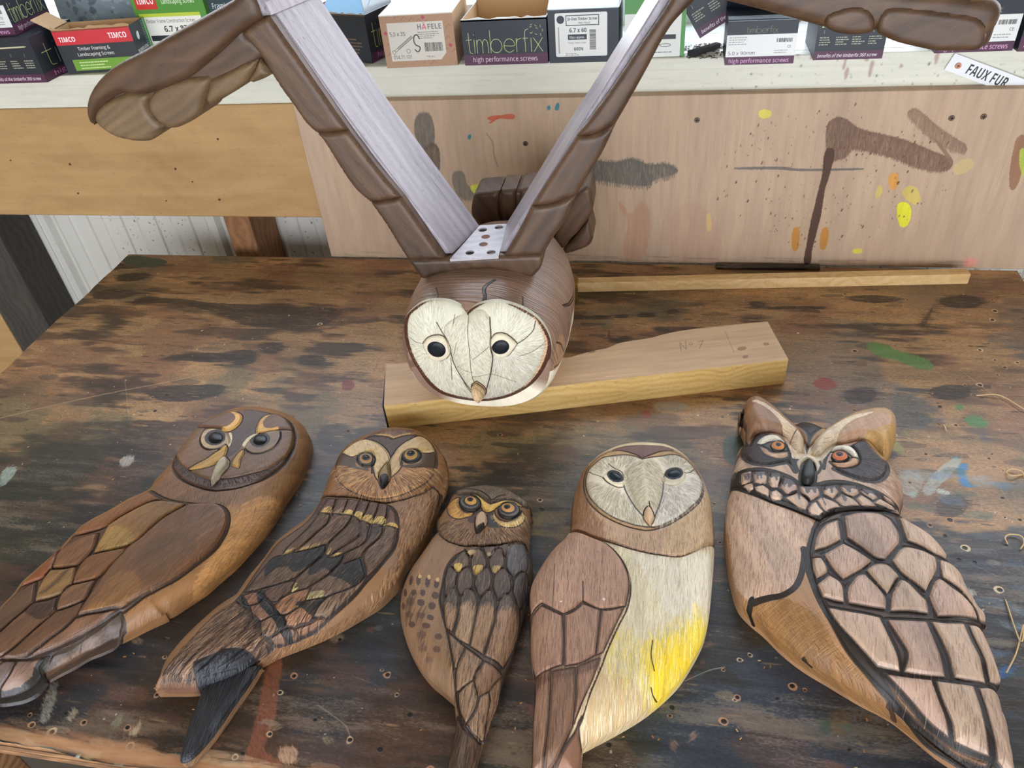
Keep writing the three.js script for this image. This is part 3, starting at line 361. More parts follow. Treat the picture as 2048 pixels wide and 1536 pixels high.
// oak off-cut that props up the flying owl; the waney side runs along its back
{ const P = new Paint(-350, -100, 350, 300, 2.4, '#c2a27e', 31), r = P.r;
  for (let i = 0; i < 900; i++) { const x = -350 + r() * 700, y = -100 + r() * 400; P.stroke([[x, y], [x + 12 + r() * 60, y + (r() - 0.5) * 2]], 0.3 + r() * 0.4, r() < 0.5 ? '#9c7f60' : '#dcc4a2', 0.35, false, 0.2); }
  for (const [q, w] of [['124.1,-42.9 127.2,-60.4! 131.4,-44.7! 134.7,-62.3', 0.55], ['138.0,-53.0 138.4,-57.3 141.1,-57.8 141.2,-53.5 138.0,-53.0', 0.5], ['149.2,-57.4 156.1,-59.4! 147.5,-43.9', 0.55], ['148.8,-51.1 154.1,-52.2', 0.5], ['153.8,-51.2 175.0,-50.5', 0.3], ['188.3,-74.2 186.9,-44.0 186.0,-28.4', 0.4]]) P.stroke(spline(pts(q), false, 1), w, '#54463c', 0.75, false, 0.3);
  for (const q of ['195.2,-38.2 203.4,-36.7 200.7,-32.0 192.1,-32.5', '227.2,-40.8 233.0,-39.7 230.5,-35.9 225.8,-36.8', '194.3,-19.7 200.5,-19.6 197.8,-15.0 193.1,-15.9', '11.6,-65.6 20.4,-65.1 18.2,-59.1 10.8,-60.4']) P.fill(spline(pts(q), true, 1), '#8a6a4c', 0.8, 0.3);
  P.grain(0, 0.17, 1);
  const mt = std({ map: texOf(P.c, true, true), bumpMap: texOf(P.b, false, true), bumpScale: 0.0006, roughness: 0.6 });
  const side = woodMat(16, ['#b8904e', '#d6b26c', '#e6c98a'], { rough: 0.6, stretch: 0.7, rings: 0.3 });
  const t = thing('oak_offcut', 'thick pale oak offcut block with one uneven edge lying under the flying owl', 'wood block', [-0.0775, BY, -0.7115], null, Math.atan2(0.119, 0.473));
  const outl = spline(pts('-242.9,0.8! 244.4,-3.6! 246.4,-84.6! 198.2,-85.9 156.2,-85.9 133.2,-84.6 113.2,-81.7 92.8,-76.7 53.6,-73.0 36.3,-65.4 13.6,-62.0 -12.7,-54.2! -245.4,-82.5!'), true, 3);
  const g = relief(outl, 6, () => 37, (x, z) => [(x + 350) / 700, 1 - (z + 100) / 400], null); part('top_face', g, mt, t);
  const sides = []; for (let i = 0; i < outl.length; i++) { const a = outl[i], b = outl[(i + 1) % outl.length], q = new THREE.BufferGeometry(); q.setAttribute('position', new THREE.Float32BufferAttribute([a[0], 37, a[1], b[0], 37, b[1], a[0], 0, a[1], b[0], 0, b[1]].map((v) => v / 1000), 3)); q.setIndex([0, 1, 2, 1, 3, 2]); q.computeVertexNormals(); q.setAttribute('uv', new THREE.Float32BufferAttribute(new Array(8).fill(0), 2)); sides.push(q.toNonIndexed()); }
  { const q = mergeGeometries(sides), p = q.attributes.position, n = q.attributes.normal, ix = []; const a = q; for (let i = 0; i < p.count; i += 3) { /* outward */ } part('sawn_sides', boxUV(q), side, t); }
  const ink = std({ color: '#2a2f3c', roughness: 0.7 });
  part('inked_end', bx(0.0012, 0.037, 0.083, 0, 0, 0).rotateY(0), ink, t).position.set(-0.2445, 0.0185, -0.0408);
}
// long thin strip of oak near the back of the bench
{ const m = woodMat(17, ['#c09a62', '#d8b47c', '#e4c896'], { rough: 0.6, warp: 1.6 });
  const t = thing('oak_strip', 'long thin planed oak strip lying along the back of the bench behind the owl', 'wood strip', [0.0865, BY + 0.008, -0.9945], null, Math.atan2(0.048, 0.551)); part('strip', boxUV(rb(0.685, 0.016, 0.016, 0.0008)), m, t);
  const t2 = thing('dark_sliver', 'thin dark splintered sliver of wood lying against the foot of the plywood sheet', 'wood sliver', [0.16, BY + 0.003, -1.0485], null, 0.01); part('sliver', boxUV(rb(0.15, 0.006, 0.011, 0.002)), woodMat(18, ['#17130f', '#332820', '#8a7048'], { rough: 0.6 }), t2); }

// ---------------------------------------------------------------- the carved relief owls
const dome = (T, s0, R, d) => { const u = clamp(d / R); return s0 + (T - s0) * Math.pow(1 - (1 - u) * (1 - u), 0.62); };
function carve(data, name, label, seed, opt = {}) {
  const lines = data.ops.trim().split('\n').map((l) => l.split('|')), out = spline(pts(lines[0][1]), true, 2.2);
  let bb = bounds(out); for (const [h, p] of lines) if (/^(TAIL|EAR)/.test(h)) { const q = bounds(pts(p).map((a) => [a.x, a.y])); bb = [Math.min(bb[0], q[0]), Math.min(bb[1], q[1]), Math.max(bb[2], q[2]), Math.max(bb[3], q[3])]; }
  const M = 26, P = new Paint(bb[0] - M, bb[1] - M, bb[2] + M, bb[3] + M, opt.res ?? 3.4, data.base, seed), uv = P.uv(), [gc, gw] = data.groove.split(','), G = Number(gw);
  // body height on a 1.5 mm grid
  const c = 1.5, gx = Math.ceil((bb[2] - bb[0] + 20) / c), gz = Math.ceil((bb[3] - bb[1] + 20) / c), Hb = new Float32Array(gx * gz), hx = bb[0] - 10, hz = bb[1] - 10;
  for (let j = 0; j < gz; j++) for (let i = 0; i < gx; i++) { const x = hx + i * c, z = hz + j * c; Hb[j * gx + i] = inside(out, x, z) ? dome(data.T, data.s0, data.R, near(out, x, z)[0]) : data.s0 - 0.5; }
  const body = (x, z) => { const u = clamp((x - hx) / c, 0, gx - 1.01), v = clamp((z - hz) / c, 0, gz - 1.01), i = u | 0, j = v | 0, a = u - i, b = v - j, q = j * gx + i; return (Hb[q] * (1 - a) + Hb[q + 1] * a) * (1 - b) + (Hb[q + gx] * (1 - a) + Hb[q + gx + 1] * a) * b; };
  const t = thing(name, label, 'owl carving', [data.at[0], BY + 0.0004, data.at[1]], 'carved owls laid out along the front of the bench');
  const colM = std({ roughness: opt.rough ?? 0.5, bumpScale: 0.0016 }), glass = new THREE.MeshPhysicalMaterial({ roughness: 0.3, specularIntensity: 0.6 }), keep = { '-': t }, feathers = []; let wingPoly = null;
  const hit = (q, x, y) => x > q[0][0] && x < q[0][2] && y > q[0][1] && y < q[0][3] && inside(q[1], x, y), onFeather = (x, y) => !wingPoly || !hit(wingPoly, x, y) || feathers.some((q) => hit(q, x, y));   // light chisel strokes keep off the grooves
  part('body', relief(out, 1.5, (x, z, d) => dome(data.T, data.s0, data.R, d), uv, 0), colM, t);
  for (const [head, list] of lines.slice(1)) {
    const f = head.trim().split(' '), op = f[0];
    if (op === 'F') { const q = spline(pts(list), true, 0.8), a = Number(f[2]); if (a < 0.85 && q.length > 30) P.streaks(q, opt.grain ?? 1.57, f[1], a, 1.6, 0.5, 8); else P.fill(q, f[1], a, 0.7); continue; }
    if (op === 'L') { P.stroke(spline(pts(list), false, 1), Number(f[1]), f[2], Number(f[3]), false, 0.7); continue; }
    const poly = spline(pts(list), true, 1);
    if (op === 'H') { P.hair(spline(pts(list), true, 3), Number(f[1]), Number(f[2]), f[3], f[4], Number(f[5]), Number(f[6]), true, feathers.length && hex(f[4])[0] > 100 ? onFeather : null); continue; }
    let id, nm, par, lift, r, fill; if (op === 'P') [, id, nm, par, lift, r, fill] = f; else { id = '-'; par = '-'; [, nm, lift, r, fill] = op === 'EAR' ? [0, f[2], f[4], f[5], f[6]] : f; }
    lift = Number(lift); r = Number(r);
    const isEye = /^(eye|eyeball|iris|pupil)$/.test(nm);
    if (nm === 'feather') feathers.push([bounds(poly), poly]); if (nm === 'wing') wingPoly = [bounds(poly), poly];
    const bp = bounds(poly), k = clamp(Math.min(bp[2] - bp[0], bp[3] - bp[1]) / 22, 0.3, 1);
    if (!isEye && nm !== 'nose_ridge') { P.stroke(poly, G * 2.6 * k, gc, 0.5, true, 0.4); P.stroke(poly, G * 1.9 * k, gc, 0.92, true, 0.6); }
    P.fill(poly, fill, nm === 'wing' || nm === 'head' || nm === 'hood' ? 0.8 : 0.97, isEye ? 0 : 0.35);
    if (!isEye && !/brow|streak|cheek|beak|ridge/.test(nm)) P.stroke(poly, G * 0.7 * k, gc, 0.5, true, 0.3);
    let geo;
    if (op === 'TAIL') geo = relief(poly, 1.3, (x, z, d) => dome(14, 8, 9, d), uv, 0);
    else if (op === 'EAR') geo = relief(poly, 1.2, (x, z, d) => { return dome(52, 26, 12, d); }, uv, 6);
    else { const sink = 0.7, pillow = (d) => { const u = clamp(d / r), v = clamp(d / (r * 0.3)); return -sink + (lift + sink) * (0.55 * Math.sqrt(Math.max(0, 1 - (1 - v) * (1 - v))) + 0.45 * Math.sqrt(Math.max(0, 1 - (1 - u) * (1 - u)))); };
      geo = relief(poly, isEye ? 0.7 : 1.0, (x, z, d) => body(x, z) + pillow(d) + (nm === 'feather' ? (ns(N2, x * 3 + seed * 9, z * 3) - 0.5) * 0.5 * clamp(d / r) : 0), uv); }
    const o = part(nm, geo, nm === 'eyeball' || nm === 'pupil' ? glass : colM, keep[par] ?? t);
    if (nm === 'eyeball' || nm === 'pupil') { o.material = glass.clone(); o.material.color.set(fill); }
    if (id !== '-') keep[id] = o;
  }
  const ga = opt.grain ?? Math.PI / 2; P.grain(ga, opt.amount ?? 0.3, 1.1);
  colM.map = texOf(P.c, true); colM.bumpMap = texOf(P.b, false);
  return t;
}
const OWL_TAWNY = { T: 34, s0: 11, R: 30, groove: "#2a1a10,1.3", base: "#8f6842", at: [-0.5045, -0.4701], ops: `
outline|2.9,-185.1 -4.6,-183.0 -14.4,-176.7 -22.1,-168.7 -31.1,-159.2 -37.9,-147.8 -41.5,-134.8 -43.4,-120.9 -44.0,-108.6 -44.3,-98.0 -42.9,-86.4 -42.9,-77.4 -43.9,-68.5 -45.9,-54.7 -47.5,-55.0 -45.8,-42.3! -46.0,-37.8 -53.1,-31.2 -60.8,-23.9 -67.1,-14.6 -74.8,-3.9 -83.3,5.4 -89.3,14.3 -92.6,20.1 -95.9,39.2 -98.1,55.1 -103.7,73.7 -110.3,95.7! -109.4,110.9 -111.3,123.8 -113.4,143.4 -109.9,167.6! -96.0,191.3 -83.7,206.5! -68.0,208.5 -56.5,206.5 -47.4,204.4 -35.0,199.3 -27.9,191.4 -26.4,180.0! -20.3,173.2 -11.0,164.5 -1.8,153.7 9.6,145.8 17.7,137.6 22.8,135.1 32.9,126.3 46.0,114.5 56.1,106.3 53.7,106.2 60.4,99.3 69.6,87.1 79.0,74.6 86.9,58.4 95.0,41.8 101.7,21.1 107.1,3.7 110.0,-12.6 112.2,-30.7 112.3,-44.4 113.8,-58.5 115.5,-72.9 116.2,-85.1 116.0,-100.0 113.9,-117.7 109.6,-135.4 106.6,-144.1 99.9,-152.6 91.8,-162.5 82.7,-169.4 68.8,-178.3 54.4,-183.0 40.4,-186.3 27.3,-187.5 12.6,-187.0
F #c6945a .75|69.8,-12.9 80.5,-14.0 110.7,-39.8 116.1,-13.3 112.1,22.4 101.9,55.4 86.1,82.7 74.4,86.3 77.0,61.5 84.8,32.2 82.8,5.2
F #80593a .5|-31.1,-51.0 -15.5,-55.0 8.3,-39.4 33.9,-31.4 55.6,-32.4 54.4,-16.5 24.1,-13.5 -13.2,-22.2
H 500 9 a1.343 #5a3a20 .5 .35|-29.8,-49.2 -23.4,-68.1 7.7,-40.5 33.4,-32.5 63.2,-35.4 97.3,-59.0 107.0,-99.0 111.6,-126.4 123.4,-90.6 112.9,-30.8 82.6,-13.9 37.6,-13.7 -12.6,-21.1
H 260 12 a1.822 #7a4f28 .5 .4|69.8,-12.9 109.7,-38.0 116.1,-13.3 112.1,22.4 90.8,67.2 45.0,117.2 28.3,128.2 50.3,98.9 80.3,59.4
F #4a3a30 .9|23.3,118.8 28.3,126.6 25.9,132.7 28.8,145.2 20.8,153.1 9.7,160.9 0.7,171.4 -8.5,179.8 -14.7,186.1 -24.6,179.7 -21.8,169.4 -6.9,153.1
P fringe face_fringe head 2.2 2 #5e4030|-33.3,-86.6 -25.9,-70.1 -18.1,-58.6 -6.3,-48.7 7.0,-41.6 20.7,-37.1 32.5,-34.1 43.3,-32.9 54.5,-34.6 66.6,-38.0 77.6,-43.7 87.9,-50.9 96.2,-61.9 100.6,-72.2 104.0,-85.0 104.4,-102.0 101.9,-118.4 97.4,-130.2 93.1,-138.6 85.9,-147.7 77.7,-153.6 64.7,-157.1 43.0,-161.0 22.2,-162.0 13.9,-158.0 3.7,-153.6 -4.8,-145.9 -14.3,-136.2 -22.0,-126.5 -26.1,-114.3 -28.8,-101.8 -30.6,-91.3
H 260 4.5 c7.3,-99.9 #1c120c .8 .7|-22.8,-68.0 -7.6,-54.6 11.5,-45.6 29.4,-40.2 39.9,-37.8 51.7,-40.1 63.9,-43.5 82.8,-52.4 94.9,-65.3 98.9,-72.4 94.9,-74.0 86.7,-64.1 67.7,-55.1 55.9,-50.4 39.0,-47.0 25.9,-47.0 13.0,-51.7 -6.8,-62.0 -22.1,-73.0
P face face_disc - 4 3 #7a5a40|-29.6,-83.3 -18.1,-69.9 -7.7,-61.9 3.3,-55.6 13.0,-51.7 25.9,-47.0 35.2,-45.2 44.0,-48.1 56.2,-49.8 67.9,-54.5 79.1,-60.3 88.9,-65.1 96.0,-73.3 101.1,-84.3 103.7,-97.3 102.9,-110.4 99.4,-124.0 95.3,-133.3 88.0,-145.0 77.7,-153.6 64.9,-156.8 43.2,-160.7 22.5,-161.3 14.2,-157.5 3.9,-153.2 -4.6,-145.6 -14.2,-135.9 -23.7,-125.5 -26.1,-114.3 -28.8,-101.8 -30.6,-91.3
H 420 5 c12.0,-100.3 #a8876a .5 .35|-23.3,-78.4 -8.1,-64.3 11.2,-55.1 31.5,-61.9 30.0,-84.0 5.2,-86.8 -10.1,-101.0 -11.4,-116.9 -24.2,-115.1 -26.1,-91.9
H 420 5 c67.3,-105.2 #a8876a .5 .35|63.1,-64.8 54.1,-83.7 72.4,-85.3 89.1,-97.1 86.9,-124.5 94.7,-129.6 101.1,-113.2 101.5,-92.0 92.3,-71.9
F #4c3a34 .95|26.3,-144.8 23.4,-159.6 43.8,-159.4 63.6,-155.4 52.6,-149.1 51.1,-134.5 54.7,-121.2 47.7,-103.5 46.1,-90.5 43.1,-82.7 37.9,-79.7 33.3,-97.0 28.8,-112.3 22.5,-121.2 26.8,-131.0
H 200 5 a1.434 #8b7468 .5 .3|26.3,-144.8 23.4,-159.6 43.8,-159.4 56.5,-153.8 51.1,-134.5 51.4,-120.9 46.1,-90.5 39.2,-84.8 28.8,-112.3
P - brow face 6 2.5 #6c4c38|-23.7,-125.5! -18.7,-132.3 -13.0,-137.6 -4.8,-145.9 3.1,-152.8 11.6,-154.2 20.1,-151.4 25.8,-144.8 27.8,-135.2 25.8,-126.8 22.2,-121.8 18.1,-120.1 10.4,-123.5 1.8,-124.5 -10.2,-124.5
F #d9a95c 1|3.1,-152.8 11.6,-154.2 20.1,-151.4 25.8,-144.8 27.8,-135.2 25.8,-126.8 22.2,-121.8 17.1,-120.0 10.4,-123.5 16.2,-128.1 19.1,-134.5 19.3,-141.5 14.6,-148.1 7.7,-151.8
P - brow face 6 2.5 #6c4c38|55.1,-121.3! 51.4,-131.7 50.1,-141.2 52.6,-149.1 58.7,-153.3 65.3,-155.9 74.0,-153.6 84.0,-146.0 92.2,-137.8 95.3,-133.3! 89.5,-131.5 81.1,-129.1 71.1,-125.1 63.0,-121.3 57.9,-119.5
F #d9a95c 1|55.1,-121.3 51.4,-131.7 50.1,-141.2 52.6,-149.1 59.9,-152.8 58.0,-148.2 56.4,-140.4 58.4,-133.7 63.6,-128.7 71.5,-128.7 79.5,-130.7 72.9,-125.5 63.1,-121.0 57.9,-119.5
P eyeL eye face 5.2 2 #b9a07c|-11.7,-108.8 -11.7,-115.5 -8.6,-121.2 -1.6,-123.4 7.0,-122.3 16.2,-117.9 25.1,-110.7 30.9,-102.0 31.8,-95.0 26.7,-90.7 18.8,-87.0 8.6,-87.8 -1.1,-93.3 -7.7,-101.2
L 2.2 #2a1c14 1|-10.3,-121.7 -10.3,-113.0 -6.3,-101.4 2.7,-91.7 12.1,-88.7 22.6,-91.0 28.0,-97.9
F #2b2320 1|20.4,-112.7 22.9,-106.9 22.7,-101.4 19.9,-97.3 15.2,-95.2 9.4,-95.7 3.6,-98.6 -1.1,-103.4 -3.6,-109.1 -3.6,-114.7 -0.9,-119.0 4.0,-121.1 9.9,-120.6 15.8,-117.6
P - eyeball face 7.4 9 #0c0d10|19.7,-111.1 21.7,-106.3 21.5,-101.8 19.2,-98.4 15.3,-96.7 10.5,-97.1 5.7,-99.4 1.9,-103.4 -0.2,-108.1 -0.1,-112.7 2.1,-116.2 6.1,-117.9 11.1,-117.5 15.9,-115.1
P eyeR eye face 5.2 2 #8f7a62|51.7,-96.1 51.1,-102.5 52.6,-111.8 57.3,-118.8 65.3,-122.8 73.4,-126.6 82.8,-126.4 87.3,-119.1 88.8,-108.7 86.3,-99.2 80.1,-91.7 71.3,-87.7 61.6,-88.1 55.3,-91.3
L 2.0 #2a1c14 1|53.3,-93.7 62.5,-88.2 72.3,-87.8 81.6,-92.4 87.5,-100.6 88.0,-115.2 83.8,-125.2
F #2b2320 1|75.6,-114.0 77.7,-108.7 77.3,-103.5 74.7,-99.4 70.3,-97.3 64.9,-97.4 59.7,-99.8 55.6,-104.0 53.5,-109.3 53.7,-114.5 56.3,-118.7 60.8,-121.0 66.3,-120.8 71.5,-118.3
P - eyeball face 7.4 9 #0c0d10|74.0,-112.9 75.8,-108.4 75.5,-104.0 73.4,-100.6 69.7,-98.8 65.2,-98.9 60.9,-101.0 57.4,-104.6 55.6,-109.1 55.8,-113.5 57.9,-117.0 61.6,-118.9 66.2,-118.7 70.6,-116.6
F #e4d4ae 1|51.5,-97.4 47.0,-100.8 47.6,-110.0 51.2,-116.9 56.7,-120.1 56.9,-117.4 53.6,-111.9 51.4,-103.8
F #e4d4ae 1|31.4,-96.9 29.4,-107.1 21.9,-118.4 25.4,-117.4 30.0,-109.8 33.0,-99.6 32.3,-93.1
P - streak face 5 2 #d5a656|28.6,-96.6 33.9,-86.9 34.5,-76.9 31.6,-69.2 24.9,-63.7 15.7,-59.2 5.7,-56.4 2.3,-57.6! 7.8,-65.2 15.5,-74.5 20.4,-83.8 24.8,-90.5
P - streak face 5 2 #d5a656|52.0,-92.3 55.6,-86.3 55.5,-78.8 58.5,-70.5 59.7,-63.9! 55.3,-65.3 49.7,-67.2 47.5,-75.6 48.1,-84.4 49.5,-89.5
H 90 7 a2.082 #8a6430 .6 .3|29.8,-94.2 34.5,-76.9 24.3,-64.8 5.4,-57.0 15.8,-73.9
P - beak face 10 4 #c9bda0|38.6,-78.3! 44.3,-72.8 47.2,-64.5 46.1,-57.2 44.6,-48.7 42.4,-40.3 41.1,-35.8! 37.3,-43.3 35.2,-52.6 33.9,-60.9 33.4,-69.4 35.0,-75.7
F #46362a 1|34.4,-75.0 37.8,-77.8 43.2,-72.7 39.3,-74.8 35.6,-70.8 35.1,-62.2 37.3,-50.4 38.7,-41.1 34.8,-52.5 33.9,-60.9
P wing wing - 1.2 4 #5a4030|-28.2,-25.7! -6.3,-16.5 13.1,-12.8 41.9,-12.2 58.4,-13.1 71.3,-7.6 79.9,3.4 83.3,16.0 83.1,27.6 81.1,39.3 74.4,53.4 66.4,68.1 57.5,80.6 38.5,101.3 25.8,118.0 23.3,118.8! 12.9,129.9 3.0,140.2 -7.6,149.5 -16.9,159.1 -26.8,167.2 -39.4,177.0 -55.4,181.1 -72.1,188.0 -94.4,177.5! -99.0,172.9 -96.1,152.6 -92.3,134.5 -90.4,122.1 -92.4,106.6! -84.3,86.3 -78.9,68.3 -77.4,52.6 -74.0,34.1 -70.1,29.1 -64.1,20.6 -55.9,11.6 -48.5,1.2 -42.3,-7.8 -34.8,-14.9
P - feather wing 4 4 #8a5a34|-26.2,-22.3! -6.3,-12.3! -13.7,-11.1 -21.8,-5.1 -30.3,4.0 -39.2,15.8 -45.8,27.1 -54.6,34.6 -68.6,41.2! -79.2,42.7! -74.9,34.7 -63.7,21.0 -55.6,12.1 -48.1,1.7 -42.0,-7.3 -34.5,-14.4
P - feather wing 4.6 4 #8d673c|-3.3,-11.1! 12.0,-10.6 26.0,-8.9! 19.4,-1.3 12.6,6.9 6.9,16.8 2.7,28.9 -1.3,40.8 -5.0,45.8 -13.2,52.1 -24.5,57.1 -38.5,63.5! -40.8,52.3 -42.5,41.1 -44.6,28.1! -38.1,17.4 -29.2,5.7 -20.8,-3.4 -12.6,-9.1
F #ad8a4c .8|-40.5,31.8 -28.5,29.3 -7.1,38.6 -5.5,44.8 -13.3,51.9 -24.7,56.6 -37.2,54.5 -40.2,44.7
P - feather wing 5.4 5 #745238|28.4,-8.8! 42.2,-11.8 58.6,-12.7 70.3,-7.2 79.1,3.5 82.6,15.0 82.9,27.6 80.6,38.5 73.9,52.6 66.1,67.8 57.2,80.3 47.7,90.8 38.1,100.8 29.6,109.4 23.3,116.2 10.8,122.8 -0.7,127.8 -10.6,132.5! -10.8,122.3 -11.2,105.9 -11.1,86.5 -10.0,74.6 -7.7,57.5 -3.4,47.3 -0.1,42.0 4.0,30.0 8.2,18.0 13.8,8.1 20.7,-0.0
F #5a402c .5|11.1,54.2 27.0,32.5 63.1,38.7 62.1,57.7 53.7,82.4 40.0,94.0 25.7,85.9 12.5,71.0
F #94693f .55|19.1,82.0 33.3,95.7 23.2,115.5 -1.2,126.7 -0.8,102.5 3.2,83.8
P - feather wing 4.4 4 #7c5434|-37.8,64.7! -23.3,58.9 -7.3,52.7! -6.6,61.0 -10.2,74.4 -13.6,84.2 -18.4,91.7 -30.5,97.7 -37.2,100.5! -40.7,92.1 -42.8,79.4 -42.3,70.4
P - feather wing 4.4 4 #80593a|-75.4,61.0 -63.9,46.0 -49.3,38.6! -42.1,59.5 -45.9,76.8 -56.3,81.9 -71.5,85.1! -75.7,72.3
P - feather wing 3.6 3 #8a4f2e|-83.4,58.5! -73.4,75.3 -70.3,91.5 -78.4,101.2 -90.9,107.4! -84.3,86.3 -82.0,68.6
P - feather wing 4 3 #8a6a40|-70.2,87.3! -55.8,84.5 -46.5,80.8! -39.2,94.8 -37.5,103.2 -44.8,114.0 -62.2,122.6! -67.2,112.8 -70.5,98.9
F #4a382c .8|-51.1,83.4 -56.6,103.1 -59.1,114.7 -52.8,102.7 -50.9,93.7
P - feather wing 4 3 #7a583e|-36.5,101.7! -26.9,97.6 -16.8,93.1! -15.6,102.7 -13.6,114.1 -21.7,122.0 -33.5,130.2! -37.3,124.1 -40.4,114.7 -39.6,105.7
P - feather wing 3.2 3.5 #5d4636|-76.4,101.7! -69.9,112.5 -63.4,123.4! -66.2,133.4 -70.4,144.1 -74.1,156.8 -80.5,169.9 -97.8,174.1! -103.3,166.7 -96.1,152.6 -91.9,134.9 -90.5,119.0 -82.3,108.7
P - feather wing 3.2 3.5 #6d4e3a|-62.4,124.4! -50.0,120.0 -42.4,115.1! -38.8,123.1 -35.0,130.4! -39.7,143.6 -45.3,158.5 -50.9,172.8 -56.6,179.3 -68.5,185.1! -91.5,178.6 -80.1,170.4 -73.6,157.4 -70.0,144.7 -65.7,134.0
F #3a2c26 .85|-62.4,124.4 -50.0,120.0 -42.4,115.1 -38.8,123.1 -36.9,132.0 -41.9,140.5 -54.4,138.6 -64.5,134.1
P - feather wing 3.2 3.5 #664834|-33.7,130.8! -21.0,123.0 -13.4,116.4! -10.8,126.6 -12.7,136.1 -17.6,145.8 -25.9,158.0 -32.5,167.6 -38.1,174.6 -46.5,179.6 -55.4,181.1! -50.5,173.5 -44.8,159.2 -39.2,144.3
P - feather wing 3.2 3.5 #7d5a42|-11.5,134.2! 0.1,127.8 20.9,118.5! 12.5,128.5 2.9,139.8 -7.7,149.3 -16.9,159.0 -26.9,167.1 -36.3,175.0! -32.3,168.2 -25.7,158.6 -17.4,146.4 -12.4,136.7
P tail tail - .8 4 #54443a|-19.7,164.7! -11.7,158.4 -3.7,149.1 6.8,138.6 15.2,128.0 23.4,119.2! 27.9,126.1 26.3,135.1 27.9,144.7 20.5,152.7 9.4,160.4 0.4,170.9 -8.8,179.3 -14.6,185.9! -24.4,179.7 -23.9,174.8 -21.8,169.4
F #7d6350 .8|-20.0,173.0 -6.2,158.1 7.6,143.6 11.9,142.9 1.5,156.6 -11.2,169.8 -18.7,179.0 -23.6,177.3
P - feather tail 2 4 #8a7060|-41.4,180.1! -32.6,174.6 -20.3,165.7! -22.9,172.4 -25.3,178.2 -20.9,183.4 -14.5,186.6! -16.2,197.3 -23.1,205.0 -35.2,210.0 -44.1,212.1 -50.6,211.9! -49.7,202.8 -43.7,193.7 -41.4,183.8
F #32302f 1|-20.3,165.7 -22.9,172.4 -25.3,178.2 -20.9,183.4 -14.1,186.6 -15.5,198.2 -22.8,205.5 -34.7,210.7 -50.2,212.4 -49.9,203.3 -43.3,201.4 -33.0,195.5 -28.6,187.1 -29.5,178.4 -25.9,170.6
P - feather tail 2 4 #6a5a54|-52.3,183.6! -42.3,180.8! -41.6,189.0 -45.7,196.8 -49.7,202.8 -51.7,211.1! -67.7,213.2! -63.3,202.3 -56.6,191.8
H 900 14 a1.713 #3a281a .45 .35|-28.0,-25.4 41.9,-12.2 73.0,-6.4 83.3,16.0 74.4,53.4 25.8,118.0 -18.0,159.9 -42.1,185.3 -68.9,119.2 -74.0,34.1 -48.5,1.2
H 500 12 a1.713 #b08860 .4 .3|-28.0,-25.4 41.9,-12.2 73.0,-6.4 83.3,16.0 74.4,53.4 25.8,118.0 -18.0,159.9 -42.1,185.3 -68.9,119.2 -74.0,34.1 -48.5,1.2` };
